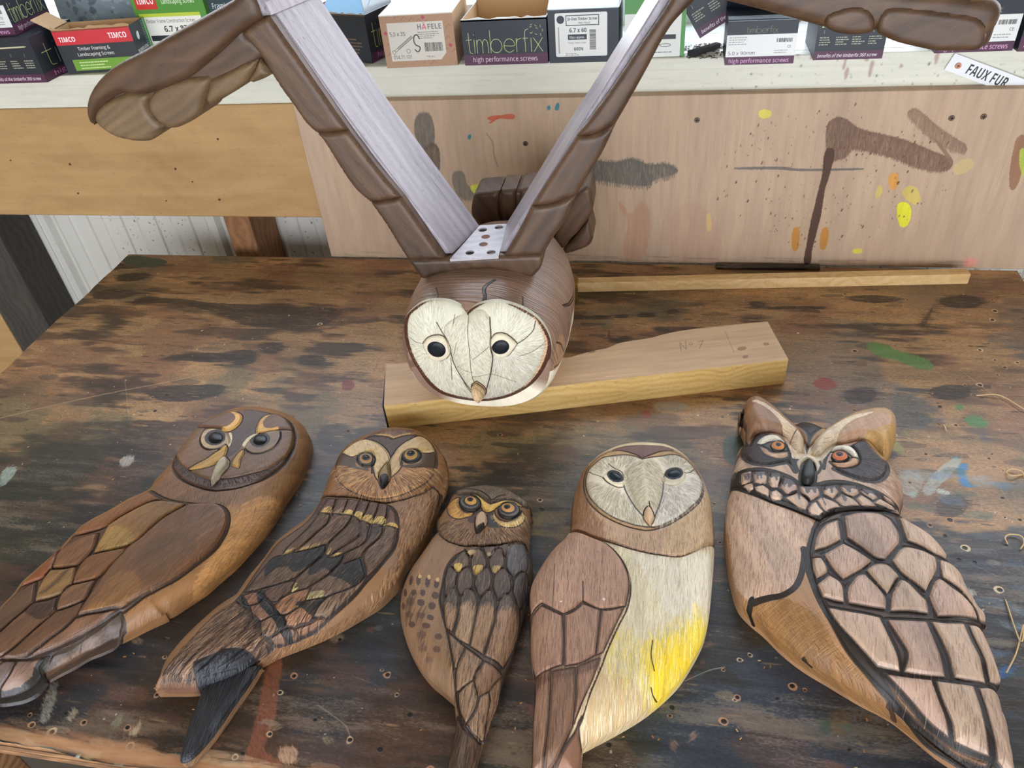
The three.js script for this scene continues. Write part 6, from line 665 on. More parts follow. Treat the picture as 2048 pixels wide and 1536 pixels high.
const OWL_BARN = { T: 36, s0: 13, R: 26, groove: "#2e2018,1.0", base: "#d8cba8", at: [-0.0239, -0.4481], ops: `
outline|24.0,-184.5 43.0,-182.7 59.4,-172.8 73.0,-155.8 81.7,-134.2 87.7,-108.4 89.8,-82.0 90.3,-56.3 88.5,-26.4 85.3,7.4 82.2,33.4 77.4,52.3 68.0,73.5 57.1,93.0 43.1,110.3 27.7,125.5 7.5,141.3 -17.2,158.7! -17.3,171.1 -16.9,186.9! -57.6,192.5! -54.6,182.5 -59.3,141.0 -61.4,117.5 -65.0,103.0 -69.8,86.1 -74.8,59.2 -79.7,33.0 -80.2,20.7 -75.9,0.5 -66.6,-23.8 -55.9,-41.2 -50.5,-54.2! -52.6,-88.5 -50.5,-116.0 -44.2,-141.6 -31.7,-161.2 -11.4,-176.8 7.4,-183.0
F #ddd6c4 .7|12.8,-16.2 85.0,-34.1 82.1,21.3 49.2,45.7 33.8,20.4 21.4,-2.2
F #c9ad80 .5|-1.9,109.3 12.4,114.4 30.0,117.3 40.9,121.2 27.6,133.8 7.9,149.2 -16.2,165.9 -16.2,145.1 -11.0,125.5
H 900 16 a1.460 #cfb07e .5 .7|-6.3,98.1 8.3,104.2 29.8,113.6 42.6,119.1 27.6,133.8 7.9,149.2 -16.2,165.9 -16.2,145.1 -11.5,120.0
H 700 15 a1.460 #e8cf5a .5 .7|1.8,59.9 24.2,65.8 49.2,47.9 79.8,26.0 78.1,57.2 66.9,83.2 42.6,119.1 26.2,112.2 1.6,108.9 -5.0,92.0
H 1000 13 a1.547 #efd03c .6 .8|24.7,78.2 49.4,62.5 79.9,36.9 75.8,62.7 66.9,83.2 56.3,102.2 42.5,117.2 32.9,105.6
H 700 11 a1.547 #f3cd2a .7 .8|35.8,90.2 60.5,66.0 79.1,45.1 74.3,62.9 65.1,83.5 54.5,100.5 43.3,114.3
H 1600 11 a1.547 #fdf8e8 .5 .4|-12.1,-26.4 85.1,-36.5 80.2,44.1 56.3,102.2 27.6,133.8 -16.2,165.0 -11.0,125.5 11.4,32.2
H 900 10 a1.588 #8e7a50 .5 .35|-12.1,-26.4 85.1,-36.5 80.2,44.1 56.3,102.2 27.6,133.8 -16.2,165.0 -11.0,125.5 11.4,32.2
L .7 #3a2a1a .9|33.8,73.0 33.0,87.2 36.1,98.5
L .9 #33240f .9|34.1,110.6 36.1,114.4 40.7,114.7
P hood hood - 2.2 4 #ac886c|-48.9,-44.7! -52.1,-84.5 -50.3,-114.3 -43.7,-137.2 -30.5,-148.1 -10.4,-158.4 7.9,-162.8 24.0,-163.9 42.4,-163.4 58.5,-157.7 72.4,-147.8 81.3,-130.7 87.5,-106.6 89.2,-77.4 89.2,-48.5! 60.3,-19.8 36.6,-18.0 12.5,-21.8 -8.1,-27.4 -27.0,-32.0
F #6c4f48 .9|-15.9,-151.1 -3.9,-159.1 12.5,-163.6 29.1,-164.1 41.5,-162.0 49.8,-157.1 33.5,-152.2 17.5,-143.0 4.9,-148.4 -7.5,-149.8
F #c0a47a .7|57.9,-78.9 77.3,-97.8 89.4,-124.3 90.1,-92.1 86.9,-45.1 72.3,-27.8 43.8,-19.4 47.0,-43.1
F #8a5c3c .7|-48.5,-47.5 -51.7,-96.2 -48.2,-133.3 -39.8,-136.2 -41.2,-116.5 -38.3,-86.8 -29.9,-64.3 -17.8,-48.0 -14.9,-30.8 -33.9,-34.8
H 700 7 a1.532 #6a4a36 .5 .4|-48.0,-43.7 -51.2,-121.8 -38.9,-93.7 -18.0,-50.9 21.4,-42.3 57.9,-58.8 79.8,-97.7 89.6,-102.6 86.5,-44.5 43.8,-19.4 -7.3,-27.8
H 400 7 a1.532 #dcc4a4 .5 .4|-32.6,-60.6 -18.0,-50.9 21.4,-42.3 57.9,-58.8 79.8,-97.7 89.6,-102.6 86.5,-44.5 43.8,-19.4 -7.3,-27.8
P - face_rim hood 4 3 #b08d62|16.3,-140.6! 7.5,-146.3 -5.9,-149.9 -15.7,-148.7 -25.5,-145.0 -33.9,-136.2 -39.7,-126.7 -41.6,-114.2 -40.3,-96.7 -36.4,-82.0 -29.9,-70.4 -20.5,-60.7 -9.3,-53.6 3.1,-48.0 13.7,-45.2 23.6,-44.1 32.3,-46.2 43.3,-52.2 54.2,-61.2 65.4,-73.3 74.1,-87.7 78.6,-104.5 78.4,-121.7 74.4,-133.8 68.7,-145.0 59.6,-150.4 48.1,-154.2 35.1,-152.3 23.9,-145.7
P face face_disc - 4.8 4 #ded6c0|16.5,-137.7! 7.7,-141.6 -3.8,-142.3 -15.1,-139.5 -24.8,-136.7 -31.6,-129.5 -37.6,-122.0 -39.3,-110.2 -37.9,-95.5 -33.0,-81.1 -25.7,-70.5 -15.7,-61.2 -4.6,-54.3 6.2,-50.5 15.2,-48.0 27.9,-47.3 35.9,-49.6 46.1,-56.6 56.4,-65.6 66.9,-78.9 74.8,-92.7 77.5,-107.0 77.2,-120.0 72.4,-129.8 66.9,-139.3 57.9,-145.9 48.2,-147.6 36.9,-144.2 25.7,-141.4
F #c9c2b6 .6|40.1,-102.4 57.9,-105.2 75.6,-123.6 76.7,-106.3 66.9,-78.9 46.1,-56.6 34.4,-51.4 36.8,-76.7
H 900 7 c-3.4,-109.1 #8f866c .55 .4|-36.3,-99.4 -21.8,-98.5 -3.9,-91.6 20.8,-58.9 24.9,-48.5 6.1,-51.5 -15.8,-62.2 -31.2,-78.8
H 700 7 c48.5,-114.1 #8a8478 .55 .4|39.4,-100.1 57.9,-106.2 75.6,-123.6 76.7,-106.3 66.9,-78.9 46.1,-56.6 32.2,-50.2
H 700 6 c18.7,-111.2 #fffaf0 .6 .4|-36.3,-99.4 -21.8,-98.5 -3.9,-91.6 20.8,-58.9 46.1,-57.6 74.9,-93.8 75.6,-123.6 42.4,-102.6 35.5,-66.4 20.1,-75.1 0.3,-100.7
H 400 5 c-9.7,-108.5 #8a8068 .6 .4|-30.5,-126.5 -15.0,-137.7 7.8,-139.8 2.1,-124.3 -5.7,-120.1 -16.8,-117.9 -26.8,-111.4
H 400 5 c50.0,-117.5 #8a8068 .6 .4|37.8,-142.5 57.9,-144.5 73.2,-126.5 62.6,-122.5 53.1,-131.3 40.4,-127.8
P - nose_ridge face 7 16 #d2c8b0|16.9,-136.9! 5.9,-130.1 -0.4,-119.5 0.6,-105.1 6.8,-84.2 14.4,-69.4 20.6,-61.7! 22.6,-69.2 25.9,-73.6 29.8,-68.9 31.7,-63.8! 35.2,-74.5 37.5,-89.3 38.7,-106.6 38.0,-122.0 33.8,-132.9 25.7,-138.9
H 500 5 a2.368 #978a6c .65 .4|16.6,-134.8 6.0,-128.1 0.8,-118.5 1.6,-105.2 7.3,-86.3 14.9,-71.5 21.2,-67.0 22.4,-96.3 18.2,-123.5
H 500 5 a0.785 #978a6c .65 .4|17.8,-134.9 25.8,-136.8 33.2,-130.6 37.4,-119.7 37.7,-106.5 36.5,-89.2 33.2,-71.3 26.9,-76.8 22.4,-96.3 18.2,-123.5
L 1.4 #4c4a44 .9|-1.4,-102.7 1.5,-92.1 6.9,-80.0 13.6,-68.3 20.8,-58.9 26.7,-48.7
L 1.2 #4a5560 .8|39.1,-106.6 38.4,-91.5 36.0,-76.7 32.6,-63.1 30.0,-51.0
L 1.0 #4a4234 .9|-17.5,-127.0 -10.6,-120.8 -3.9,-116.9 -1.0,-109.3
L .9 #5a5040 .9|-38.0,-118.2 -32.6,-112.1 -22.5,-107.3
L .9 #4a4650 .9|60.2,-120.8 65.8,-123.8 70.9,-134.1
P - eye face 7.4 4 #dcd2b8|-22.8,-107.0! -19.0,-114.6 -13.6,-118.2 -6.3,-116.9 -1.9,-111.5 0.5,-104.0 -0.7,-96.2! -5.7,-94.9 -12.1,-97.1 -17.6,-100.9
L .9 #3a342c 1|-22.4,-107.1 -18.0,-101.6 -12.2,-97.3 -4.9,-94.7 -0.6,-95.7
F #1a1a1a .9|-0.8,-104.2 -2.4,-101.1 -5.4,-99.4 -9.1,-99.4 -12.9,-101.1 -16.0,-104.2 -17.8,-108.0 -17.9,-111.9 -16.3,-115.0 -13.3,-116.7 -9.5,-116.7 -5.7,-115.0 -2.6,-111.9 -0.9,-108.0
P - eyeball face 9.4 7 #1c262e|-1.8,-104.1 -3.3,-101.4 -5.9,-99.8 -9.1,-99.8 -12.4,-101.3 -15.1,-104.0 -16.7,-107.4 -16.8,-110.8 -15.4,-113.6 -12.7,-115.2 -9.4,-115.2 -6.1,-113.7 -3.4,-110.9 -1.9,-107.5
P - eye face 7.4 4 #c9bfa8|39.3,-104.4! 39.0,-113.2 42.1,-122.6 48.4,-127.9 55.5,-127.6 60.6,-122.0 61.0,-114.2 56.7,-107.0 50.2,-102.9 44.0,-102.7
L .9 #3a342c 1|39.3,-113.2 42.1,-122.4 48.4,-127.4 55.5,-127.2 60.2,-121.9
F #1a1a1a .9|58.6,-119.9 58.0,-116.0 55.8,-112.3 52.3,-109.6 48.3,-108.5 44.5,-109.0 41.6,-111.2 40.3,-114.6 40.8,-118.5 43.0,-122.2 46.5,-125.0 50.6,-126.2 54.4,-125.6 57.3,-123.4
P - eyeball face 9.4 7 #1c262e|57.5,-119.4 57.0,-115.9 55.1,-112.6 52.0,-110.2 48.5,-109.2 45.1,-109.7 42.6,-111.6 41.4,-114.7 41.8,-118.2 43.7,-121.5 46.8,-124.0 50.4,-125.0 53.8,-124.5 56.3,-122.5
P - beak face 10 5 #cfae8c|25.7,-72.0! 29.5,-65.8 31.4,-59.0 30.1,-52.9 28.2,-47.4! 24.4,-51.4 21.2,-57.0 21.3,-64.0 23.4,-69.3
L 1.3 #2a1a14 1|20.7,-59.9 21.6,-67.0 25.5,-72.5 28.7,-67.8 31.2,-60.0
L 1 #2a1a14 1|25.7,-77.7 26.7,-72.6
P wing wing - 2 3 #7a5c48|-47.2,-39.7! -29.0,-31.3 -11.9,-23.9 1.2,-9.9 9.1,6.5 12.3,22.8 10.5,43.6 4.2,61.8 -3.3,85.7 -7.4,102.2 -14.1,126.0 -18.3,143.6! -22.2,149.4 -27.4,163.8 -35.5,183.1 -42.2,197.3! -55.2,199.1! -53.5,185.2 -58.2,143.5 -60.0,121.7 -63.1,109.1 -68.1,91.0 -72.9,65.0 -78.0,38.2 -79.5,21.8 -74.6,4.4 -65.0,-17.5 -54.3,-31.3
F #cdb694 1|9.1,6.5 12.3,22.8 10.5,43.6 4.2,61.8 -3.3,85.7 -7.4,102.2 -14.1,126.0 -18.3,143.6 -27.4,163.8 -42.2,197.3 -44.4,197.6 -29.4,163.1 -20.7,142.0 -9.7,100.5 2.0,62.1 8.2,42.7 9.0,23.2
P - feather wing 4.2 4 #a98570|-47.1,-38.9! -28.9,-30.7 -11.9,-23.3 0.8,-9.4 8.5,6.6 10.9,23.0 9.0,43.1! -2.8,46.9 -14.0,48.2 -28.0,41.9! -34.7,50.6 -43.5,57.2! -53.7,52.6 -64.5,45.6! -70.3,48.3 -74.1,52.1! -77.1,39.4 -79.1,22.4 -74.2,5.7 -64.5,-16.1 -54.2,-30.2
P - feather wing 3.6 3.5 #9f7b66|-72.5,55.2! -64.0,48.9! -53.3,55.6 -44.6,59.3! -40.7,84.1 -39.0,105.7! -50.1,109.2 -61.1,110.8! -67.8,93.9 -72.0,71.0
P - feather wing 3.6 3.5 #9f7b66|-42.0,59.0! -34.4,53.7 -27.6,45.3! -12.4,50.2! -12.6,70.2 -12.9,93.6! -23.8,101.9 -36.4,106.4!
P - feather wing 3.6 3.5 #9f7b66|-10.5,50.5! -2.7,48.9 7.9,44.3! 1.2,64.3 -6.9,90.2! -11.5,93.2! -11.1,70.0
P - feather wing 3.2 3.5 #987560|-59.8,112.6! -53.7,110.4 -48.4,111.0! -44.6,149.9 -44.3,186.0 -44.5,197.3! -54.7,198.7! -53.3,185.4 -58.0,143.8
P - feather wing 3.2 3.5 #7e5e4a|-46.6,112.0! -37.2,110.2 -28.6,107.4! -25.5,131.1 -25.6,152.9! -34.2,179.6 -43.0,190.2! -42.9,175.1 -43.7,150.0
P - feather wing 3.2 3.5 #987560|-26.5,106.9! -16.8,100.8 -8.9,96.5! -13.6,116.5 -20.3,137.2 -24.6,151.1! -24.3,131.0
F #5c4034 .8|-59.2,112.5 -47.9,111.4 -28.6,107.8 -9.1,96.9 -11.1,104.6 -27.8,114.5 -47.0,119.0 -57.9,121.9
H 1000 10 a1.490 #4a3226 .5 .4|-73.9,38.5 -53.8,-27.3 -26.8,-30.2 8.4,11.4 8.2,41.6 -9.7,100.5 -24.0,151.2 -43.4,191.1 -54.3,195.8 -60.9,115.8
H 800 10 a1.490 #c8a488 .45 .4|-73.9,38.5 -53.8,-27.3 -26.8,-30.2 8.4,11.4 8.2,41.6 -9.7,100.5 -24.0,151.2 -43.4,191.1 -54.3,195.8 -60.9,115.8
L 1.1 #3a261c .8|-27.8,43.5 -29.9,22.9
L .6 #5a4030 .8|-53.6,53.0 -55.5,30.5 -57.8,5.7
F #d8d0c4 1|-45.8,46.3 -45.8,46.8 -46.0,47.2 -46.4,47.4 -46.8,47.5 -47.2,47.3 -47.5,47.0 -47.7,46.5 -47.6,46.0 -47.4,45.6 -47.1,45.3 -46.6,45.3 -46.2,45.4 -45.9,45.8
F #d8d0c4 1|-8.7,39.5 -8.7,40.1 -9.0,40.6 -9.4,40.9 -10.0,41.0 -10.4,40.8 -10.8,40.3 -10.9,39.7 -10.9,39.1 -10.6,38.6 -10.2,38.3 -9.7,38.3 -9.2,38.5 -8.8,38.9
P tail tail - .8 4 #85604a|-18.4,145.0! -21.0,151.6 -17.0,167.7 -17.0,177.0 -16.4,193.1! -41.3,196.6! -34.6,184.0 -26.7,165.2` };
const OWL_HORNED = { T: 42, s0: 16, R: 34, groove: "#1b1512,2.1", base: "#a07a58", at: [0.2024, -0.4925], ops: `
outline|-49.2,-177.3! -43.4,-182.7 -30.1,-185.0 -17.5,-182.0 -8.5,-172.7 26.5,-161.3! 34.9,-152.9 40.6,-141.5 43.9,-128.8 47.2,-116.3 49.8,-101.4 49.7,-89.6 47.6,-78.2 42.7,-64.6! 40.1,-57.0 49.9,-45.6 61.4,-28.8 71.0,-6.8 76.7,11.7 79.4,32.4 82.7,49.6 86.2,57.7! 86.8,54.8 78.9,69.3! 80.5,85.2 81.4,98.5 81.1,113.6! 76.8,119.4! 74.4,137.0 72.6,156.7 71.9,171.7 70.2,186.3 75.5,194.4! 55.2,194.3 36.8,180.7 22.1,169.6 7.4,155.1 -5.2,144.6 -25.7,134.1 -46.8,121.2 -65.1,110.0 -81.8,95.8 -95.0,80.4 -108.9,67.0 -116.8,54.9 -122.2,28.4 -124.6,1.0 -125.4,-26.7 -123.1,-55.1 -118.5,-78.4! -116.8,-95.7 -111.8,-119.4 -107.6,-137.3 -101.0,-146.9! -86.6,-168.0 -70.3,-175.5
F #c4a895 .85|-117.9,-70.8 -84.2,-43.4 -46.4,-19.3 -55.2,-0.7 -62.7,28.2 -73.7,53.3 -105.7,62.3 -118.5,44.1 -122.4,2.4
F #8a6238 .85|-105.7,64.0 -82.6,65.0 -60.4,78.9 -43.9,106.3 -23.6,126.7 -0.2,146.3 13.8,170.4 -14.7,154.8 -51.5,131.6 -85.4,106.8 -109.7,79.8 -117.3,68.2 -113.0,59.6
H 800 8 a1.681 #d8bca4 .5 .4|-118.5,-62.2 -46.8,-16.3 -60.6,28.0 -76.0,56.1 -105.7,62.3 -120.3,32.0
H 800 8 a1.681 #6a4a34 .5 .4|-118.5,-62.2 -46.8,-16.3 -60.6,28.0 -76.0,56.1 -105.7,62.3 -120.3,32.0
H 700 12 a0.941 #5c3c20 .3 .4|-105.7,64.0 -63.4,69.8 -43.9,106.3 13.8,170.4 -14.7,154.8 -85.4,106.8
H 400 12 a-0.468 #c09868 .3 .35|-105.6,65.5 -63.7,72.2 -47.1,99.1 -23.6,126.7 -64.4,110.7 -97.7,85.8
L 5 #1b1512 .95|-104.8,63.5 -94.2,63.1 -82.4,61.8 -71.7,53.1 -63.8,33.7 -60.1,14.1
L 5 #1b1512 .95|-111.7,78.8 -109.3,67.2 -107.9,61.2
L 2.5 #2a1a10 .95|-68.2,108.2 -62.7,114.3
L 7 #1b1512 .95|-59.8,11.2 -57.7,38.4 -50.0,73.3 -36.2,101.1 -23.4,119.2 -13.5,129.1 -0.4,142.6 11.7,156.7 25.9,170.1 40.3,182.0
L 4 #3a2416 .8|-7.5,142.7 -6.2,147.6 -8.5,155.0
P head head - 3 5 #bfa592|-118.7,-80.8! -116.1,-95.1 -113.4,-107.7 -109.9,-120.9 -104.6,-127.2 -97.0,-144.7 -87.0,-157.8 -80.0,-145.7 -67.0,-139.9 -60.2,-128.4 -51.7,-117.4 -44.6,-112.2 -33.4,-110.4 -22.6,-120.0 -12.0,-128.2 3.2,-133.9 16.9,-139.5 28.5,-135.5 35.6,-128.4 38.9,-116.1 43.0,-106.0 48.0,-97.2 48.5,-86.8 45.0,-72.3 33.1,-43.1! 19.9,-44.2 1.9,-41.7 -16.1,-38.1 -29.8,-34.2 -40.6,-24.9! -52.1,-31.0 -69.0,-39.2 -86.4,-46.3 -103.6,-58.2 -115.5,-74.3
H 900 8 c-46.2,-97.9 #7c5c48 .6 .45|-117.6,-79.5 -110.1,-118.8 -103.4,-125.3 -100.9,-98.2 -77.5,-86.7 -56.8,-69.7 -37.9,-74.2 -10.2,-76.8 22.3,-81.1 40.9,-115.1 46.2,-83.6 34.9,-48.6 19.7,-66.0 -15.0,-75.1 -54.9,-69.9 -98.8,-88.1
H 500 8 c-46.2,-97.9 #e6d0bc .6 .45|-114.3,-95.7 -108.6,-115.2 -101.1,-95.1 -77.4,-88.1 -57.9,-76.3 -37.8,-75.5 -10.0,-78.2 7.6,-75.9 24.8,-68.1 -1.7,-73.7 -38.3,-71.5
F #2c2522 .8|-118.7,-80.8 -116.1,-95.1 -110.4,-89.8 -108.1,-83.1 -114.7,-74.4
P hoodback hood_back - 2.5 5 #23211f|-52.0,-162.5! -42.3,-172.2 -31.4,-163.1 -21.0,-157.8 -16.3,-150.4! -30.2,-135.5 -41.6,-121.2! -44.0,-134.3
P collar collar - 3.8 3 #2a2420|-111.2,-90.0! -98.9,-87.4 -85.2,-84.6 -74.2,-81.5 -63.5,-75.8 -55.1,-68.6 -41.4,-67.9 -29.0,-72.8 -15.1,-74.8 -2.0,-72.1 11.3,-65.8 23.8,-61.8 37.2,-59.2! 20.0,-44.6 1.9,-42.0 -16.1,-38.3 -29.7,-34.5 -40.6,-25.2! -52.1,-31.4 -69.0,-39.6 -86.4,-46.7 -103.6,-58.6 -115.1,-74.2!
P - collar_feather collar 6 2.5 #c0a48e|-109.6,-85.6! -100.0,-83.8! -100.0,-71.1 -103.9,-67.1 -110.1,-69.2!
P - collar_feather collar 6 2.5 #c0a48e|-99.1,-82.0! -86.6,-81.4! -85.8,-68.3 -90.6,-62.9 -98.4,-66.6!
P - collar_feather collar 6 2.5 #c4a892|-83.5,-80.2! -73.6,-79.9 -71.5,-72.3 -76.1,-60.2! -82.6,-59.6 -85.5,-67.0!
P - collar_feather collar 6 2.5 #b89a88|-71.8,-74.7! -62.3,-71.6 -57.5,-64.4! -60.5,-53.7 -68.7,-51.9 -75.0,-60.1!
P - collar_feather collar 6 2.5 #b89a88|-56.3,-64.2! -38.2,-66.0! -38.9,-53.3 -48.9,-43.7! -56.3,-55.4
P - collar_feather collar 6 2.5 #c0a48e|-34.4,-65.1! -21.5,-68.9! -20.5,-57.7 -27.6,-49.6! -35.5,-56.2!
P - collar_feather collar 6 2.5 #c0a48e|-19.3,-69.1! -2.6,-69.5! -2.4,-59.4 -9.3,-53.9! -17.9,-60.5
P - collar_feather collar 6 2.5 #c4b09e|0.1,-67.1! 10.9,-64.5! 14.1,-56.8 8.9,-52.0! -0.0,-60.9
P - collar_feather collar 6 2.5 #b89a88|18.2,-61.7! 28.5,-61.2! 32.9,-56.6! 22.7,-55.5
P - collar_feather collar 5.4 2.5 #c4a892|-109.0,-66.4! -100.5,-66.7! -99.3,-58.1 -103.6,-57.5!
P - collar_feather collar 5.4 2.5 #c4a892|-98.8,-60.5! -90.7,-62.4! -85.0,-55.2 -86.5,-47.6! -97.4,-55.0
P - collar_feather collar 5.4 2.5 #c8ac96|-84.7,-53.7! -78.4,-56.9! -73.6,-49.9 -75.8,-43.5! -84.4,-46.2
P - collar_feather collar 5.4 2.5 #c8ac96|-71.7,-47.2! -59.5,-54.8! -50.7,-44.5 -53.6,-33.3! -60.2,-36.3
P - collar_feather collar 5.4 2.5 #d0b6a0|-48.0,-42.0! -41.2,-47.7! -37.1,-33.5 -40.4,-26.5! -51.5,-32.3
P - collar_feather collar 5.4 2.5 #c8ac96|-43.0,-46.3! -37.1,-51.9! -24.1,-44.7 -22.1,-40.2! -35.1,-32.7
P - collar_feather collar 5.4 2.5 #c8ac96|-25.7,-49.3! -18.5,-57.6! -8.1,-51.3 -3.3,-43.3! -18.9,-41.7
P - collar_feather collar 5.4 2.5 #c4a892|-6.7,-52.4! -0.7,-58.1! 6.8,-51.5 10.9,-44.8! -1.1,-43.5
P - collar_feather collar 5.4 2.5 #c4a892|8.5,-49.0! 16.0,-55.9! 27.2,-51.3 29.8,-46.2! 20.6,-46.2
F #4a4448 .9|-98.4,-80.7 -87.2,-80.4 -87.0,-73.6 -90.6,-75.0 -92.0,-69.6 -93.5,-73.9 -95.2,-68.5 -96.5,-75.9
F #4a4448 .9|-82.8,-79.6 -74.4,-79.5 -72.2,-72.3 -75.9,-73.2 -77.7,-67.7 -79.6,-72.9 -82.6,-71.3
F #4a4448 .9|-71.2,-73.7 -62.7,-70.8 -58.4,-63.7 -62.9,-63.9 -67.0,-59.5 -68.3,-64.7 -71.2,-59.1
F #4a4448 .9|-55.6,-63.9 -38.5,-65.6 -38.9,-55.8 -40.5,-60.8 -43.1,-54.1 -46.2,-59.0 -50.4,-53.4 -52.4,-59.7
F #4a4448 .9|-33.9,-64.7 -21.9,-68.2 -21.7,-60.1 -24.8,-63.7 -27.7,-55.7 -29.5,-61.9 -32.6,-59.0
F #4a4448 .9|-18.7,-68.5 -2.9,-69.0 -3.4,-63.2 -8.6,-63.9 -11.2,-58.6 -14.2,-62.8
F #4a4448 .9|0.7,-66.1 10.5,-64.1 13.4,-57.2 7.5,-59.1 4.5,-57.6
F #4a4448 .8|-107.5,-78.2 -102.0,-80.7 -100.7,-74.3 -104.5,-70.1
F #4a4448 .8|-59.4,-53.8 -57.7,-52.7 -58.1,-45.0 -59.4,-45.5
F #4a4448 .8|-37.3,-50.9 -36.1,-46.0 -35.2,-39.8 -37.2,-44.6
F #4a4448 .8|-17.9,-55.4 -15.1,-50.6 -16.6,-46.7 -18.4,-49.0
P - eye_patch head 4.6 4 #2a282a|-87.3,-156.1! -97.0,-144.7 -103.8,-130.0 -105.1,-115.6 -101.5,-101.6 -93.9,-93.6 -82.8,-91.5 -71.1,-95.4 -63.4,-96.4 -58.0,-84.4! -59.6,-96.7 -60.1,-115.2 -64.0,-129.5 -73.1,-137.5 -81.0,-144.5
P - eye_patch head 4.6 4 #2f2b2e|0.3,-127.8! 10.4,-136.5 19.1,-140.1 25.1,-134.5 29.7,-122.8 33.9,-112.8 32.7,-101.2 26.5,-87.5 17.5,-79.3 8.0,-78.1 -2.3,-81.3 -11.6,-85.8 -20.4,-91.8! -16.7,-94.8 -2.7,-96.2 5.2,-105.5 5.2,-116.7
H 160 9 c-66.8,-110.2 #5a5254 .8 .4|-102.6,-124.2 -89.6,-125.7 -80.2,-100.4 -72.9,-95.5 -91.9,-95.0 -102.0,-107.3
H 200 9 c-9.9,-109.7 #5e5654 .8 .4|7.1,-128.4 18.1,-135.7 29.9,-105.5 17.6,-81.1 -8.8,-86.3 4.8,-102.6
F #8a6a48 .5|17.7,-133.8 24.6,-132.5 28.4,-116.9 24.5,-117.9 20.0,-125.3
L 3 #17120f 1|-87.3,-156.1 -80.1,-144.7 -69.0,-139.0 -62.0,-129.7 -59.4,-116.7 -57.4,-99.7 -56.0,-86.0
L 3 #17120f 1|-1.6,-127.6 -12.1,-127.4 -20.0,-118.8 -26.5,-105.4 -30.2,-91.1
P - white_brow head 6 3 #ddd6c2|-92.0,-124.7! -86.0,-133.6 -78.0,-137.2 -70.4,-135.0 -66.0,-129.6 -64.5,-124.7! -74.1,-126.9 -81.0,-125.2 -87.0,-122.1
P - white_brow head 6 3 #e2dccb|-21.4,-116.9! -16.5,-123.4 -8.4,-126.3 -0.1,-124.9 4.5,-118.1 5.8,-110.8! 1.4,-110.4 -3.2,-117.1 -9.4,-119.4 -15.4,-117.4
P - eyelid head 5.4 2.5 #c4a083|-90.2,-119.7! -83.0,-113.1 -79.5,-108.8 -69.7,-109.7 -62.9,-110.9! -63.5,-104.8 -70.5,-101.0 -79.0,-102.4 -86.2,-107.6
P - eyelid head 5.4 2.5 #c39a7c|-22.5,-101.5! -15.9,-100.4 -6.3,-102.7 -0.7,-108.8 5.5,-107.2! 2.5,-99.7 -7.6,-94.3 -16.8,-94.2
P - eye head 6 3 #151210|-80.6,-117.9! -77.2,-123.9 -71.1,-127.1 -65.4,-124.9 -63.1,-118.5! -66.7,-111.7 -72.7,-109.0 -78.3,-110.6
P - eye head 6 3 #151210|-21.5,-107.2! -18.6,-114.6 -11.5,-118.1 -4.3,-115.9 -2.6,-108.9! -6.4,-102.3 -14.1,-100.1 -19.5,-101.5
P - iris head 7 3 #d08238|-65.6,-117.6 -66.7,-115.0 -68.8,-113.0 -71.6,-112.2 -74.3,-112.5 -76.6,-114.0 -78.0,-116.4 -78.2,-119.1 -77.1,-121.7 -74.9,-123.7 -72.2,-124.6 -69.4,-124.2 -67.1,-122.7 -65.7,-120.3
P - pupil head 7.4 2.5 #17171d|-68.8,-118.6 -69.3,-117.3 -70.3,-116.3 -71.5,-115.9 -72.8,-116.0 -73.8,-116.7 -74.4,-117.9 -74.5,-119.3 -74.0,-120.6 -73.0,-121.6 -71.7,-122.1 -70.4,-121.9 -69.4,-121.1 -68.8,-120.0
P - iris head 7 3 #cf7040|-5.8,-108.5 -7.1,-105.6 -9.5,-103.4 -12.6,-102.2 -15.7,-102.2 -18.3,-103.5 -19.8,-105.8 -20.0,-108.7 -18.8,-111.5 -16.4,-113.8 -13.3,-115.0 -10.1,-115.0 -7.5,-113.7 -6.0,-111.3
P - pupil head 7.4 2.5 #201c26|-9.7,-109.9 -10.4,-108.4 -11.5,-107.2 -13.0,-106.6 -14.6,-106.6 -15.8,-107.3 -16.6,-108.5 -16.6,-110.0 -16.0,-111.5 -14.8,-112.7 -13.3,-113.3 -11.8,-113.3 -10.5,-112.6 -9.8,-111.4
P - beak_bridge head 6.5 4 #dcd0b8|-55.1,-98.5! -50.0,-106.0 -43.0,-109.2 -36.8,-105.8 -33.1,-97.8 -34.7,-90.7 -38.0,-84.9! -39.3,-93.0 -44.1,-100.2 -49.1,-97.0 -53.5,-86.9! -54.8,-92.3
P - beak head 13 8 #1f2423|-44.1,-99.8! -40.4,-95.4 -39.2,-84.8 -41.0,-73.2 -45.3,-66.2! -49.1,-64.5 -53.7,-68.7 -53.9,-78.0 -51.1,-89.2 -47.4,-97.1
EAR - ear_tuft - 20 10 #8a664a|-43.8,-110.9! -56.5,-108.0 -59.4,-116.7 -63.6,-134.0 -73.0,-139.3 -88.6,-144.1 -94.0,-137.5 -99.7,-126.4 -99.2,-163.0! -101.9,-175.6 -102.5,-190.4 -104.9,-174.4 -100.5,-195.9 -90.5,-203.2! -81.1,-200.8 -71.2,-191.5 -61.9,-179.1 -53.0,-165.4 -45.1,-153.5 -40.3,-143.2 -39.9,-133.3
EAR - ear_tuft - 20 10 #a98a66|-42.3,-111.0! -40.6,-123.4 -35.0,-138.8 -26.6,-150.5 -15.1,-162.3 -3.7,-172.7 7.7,-181.6 20.8,-188.3 35.6,-192.8 47.5,-192.1 54.5,-187.1 58.1,-177.9! 54.5,-161.1 47.2,-142.8 38.9,-126.4 32.3,-117.5! 26.0,-128.6 17.9,-136.7 8.0,-134.3 -2.3,-129.0 -14.1,-126.5 -23.0,-117.0 -29.0,-107.9 -35.9,-105.6
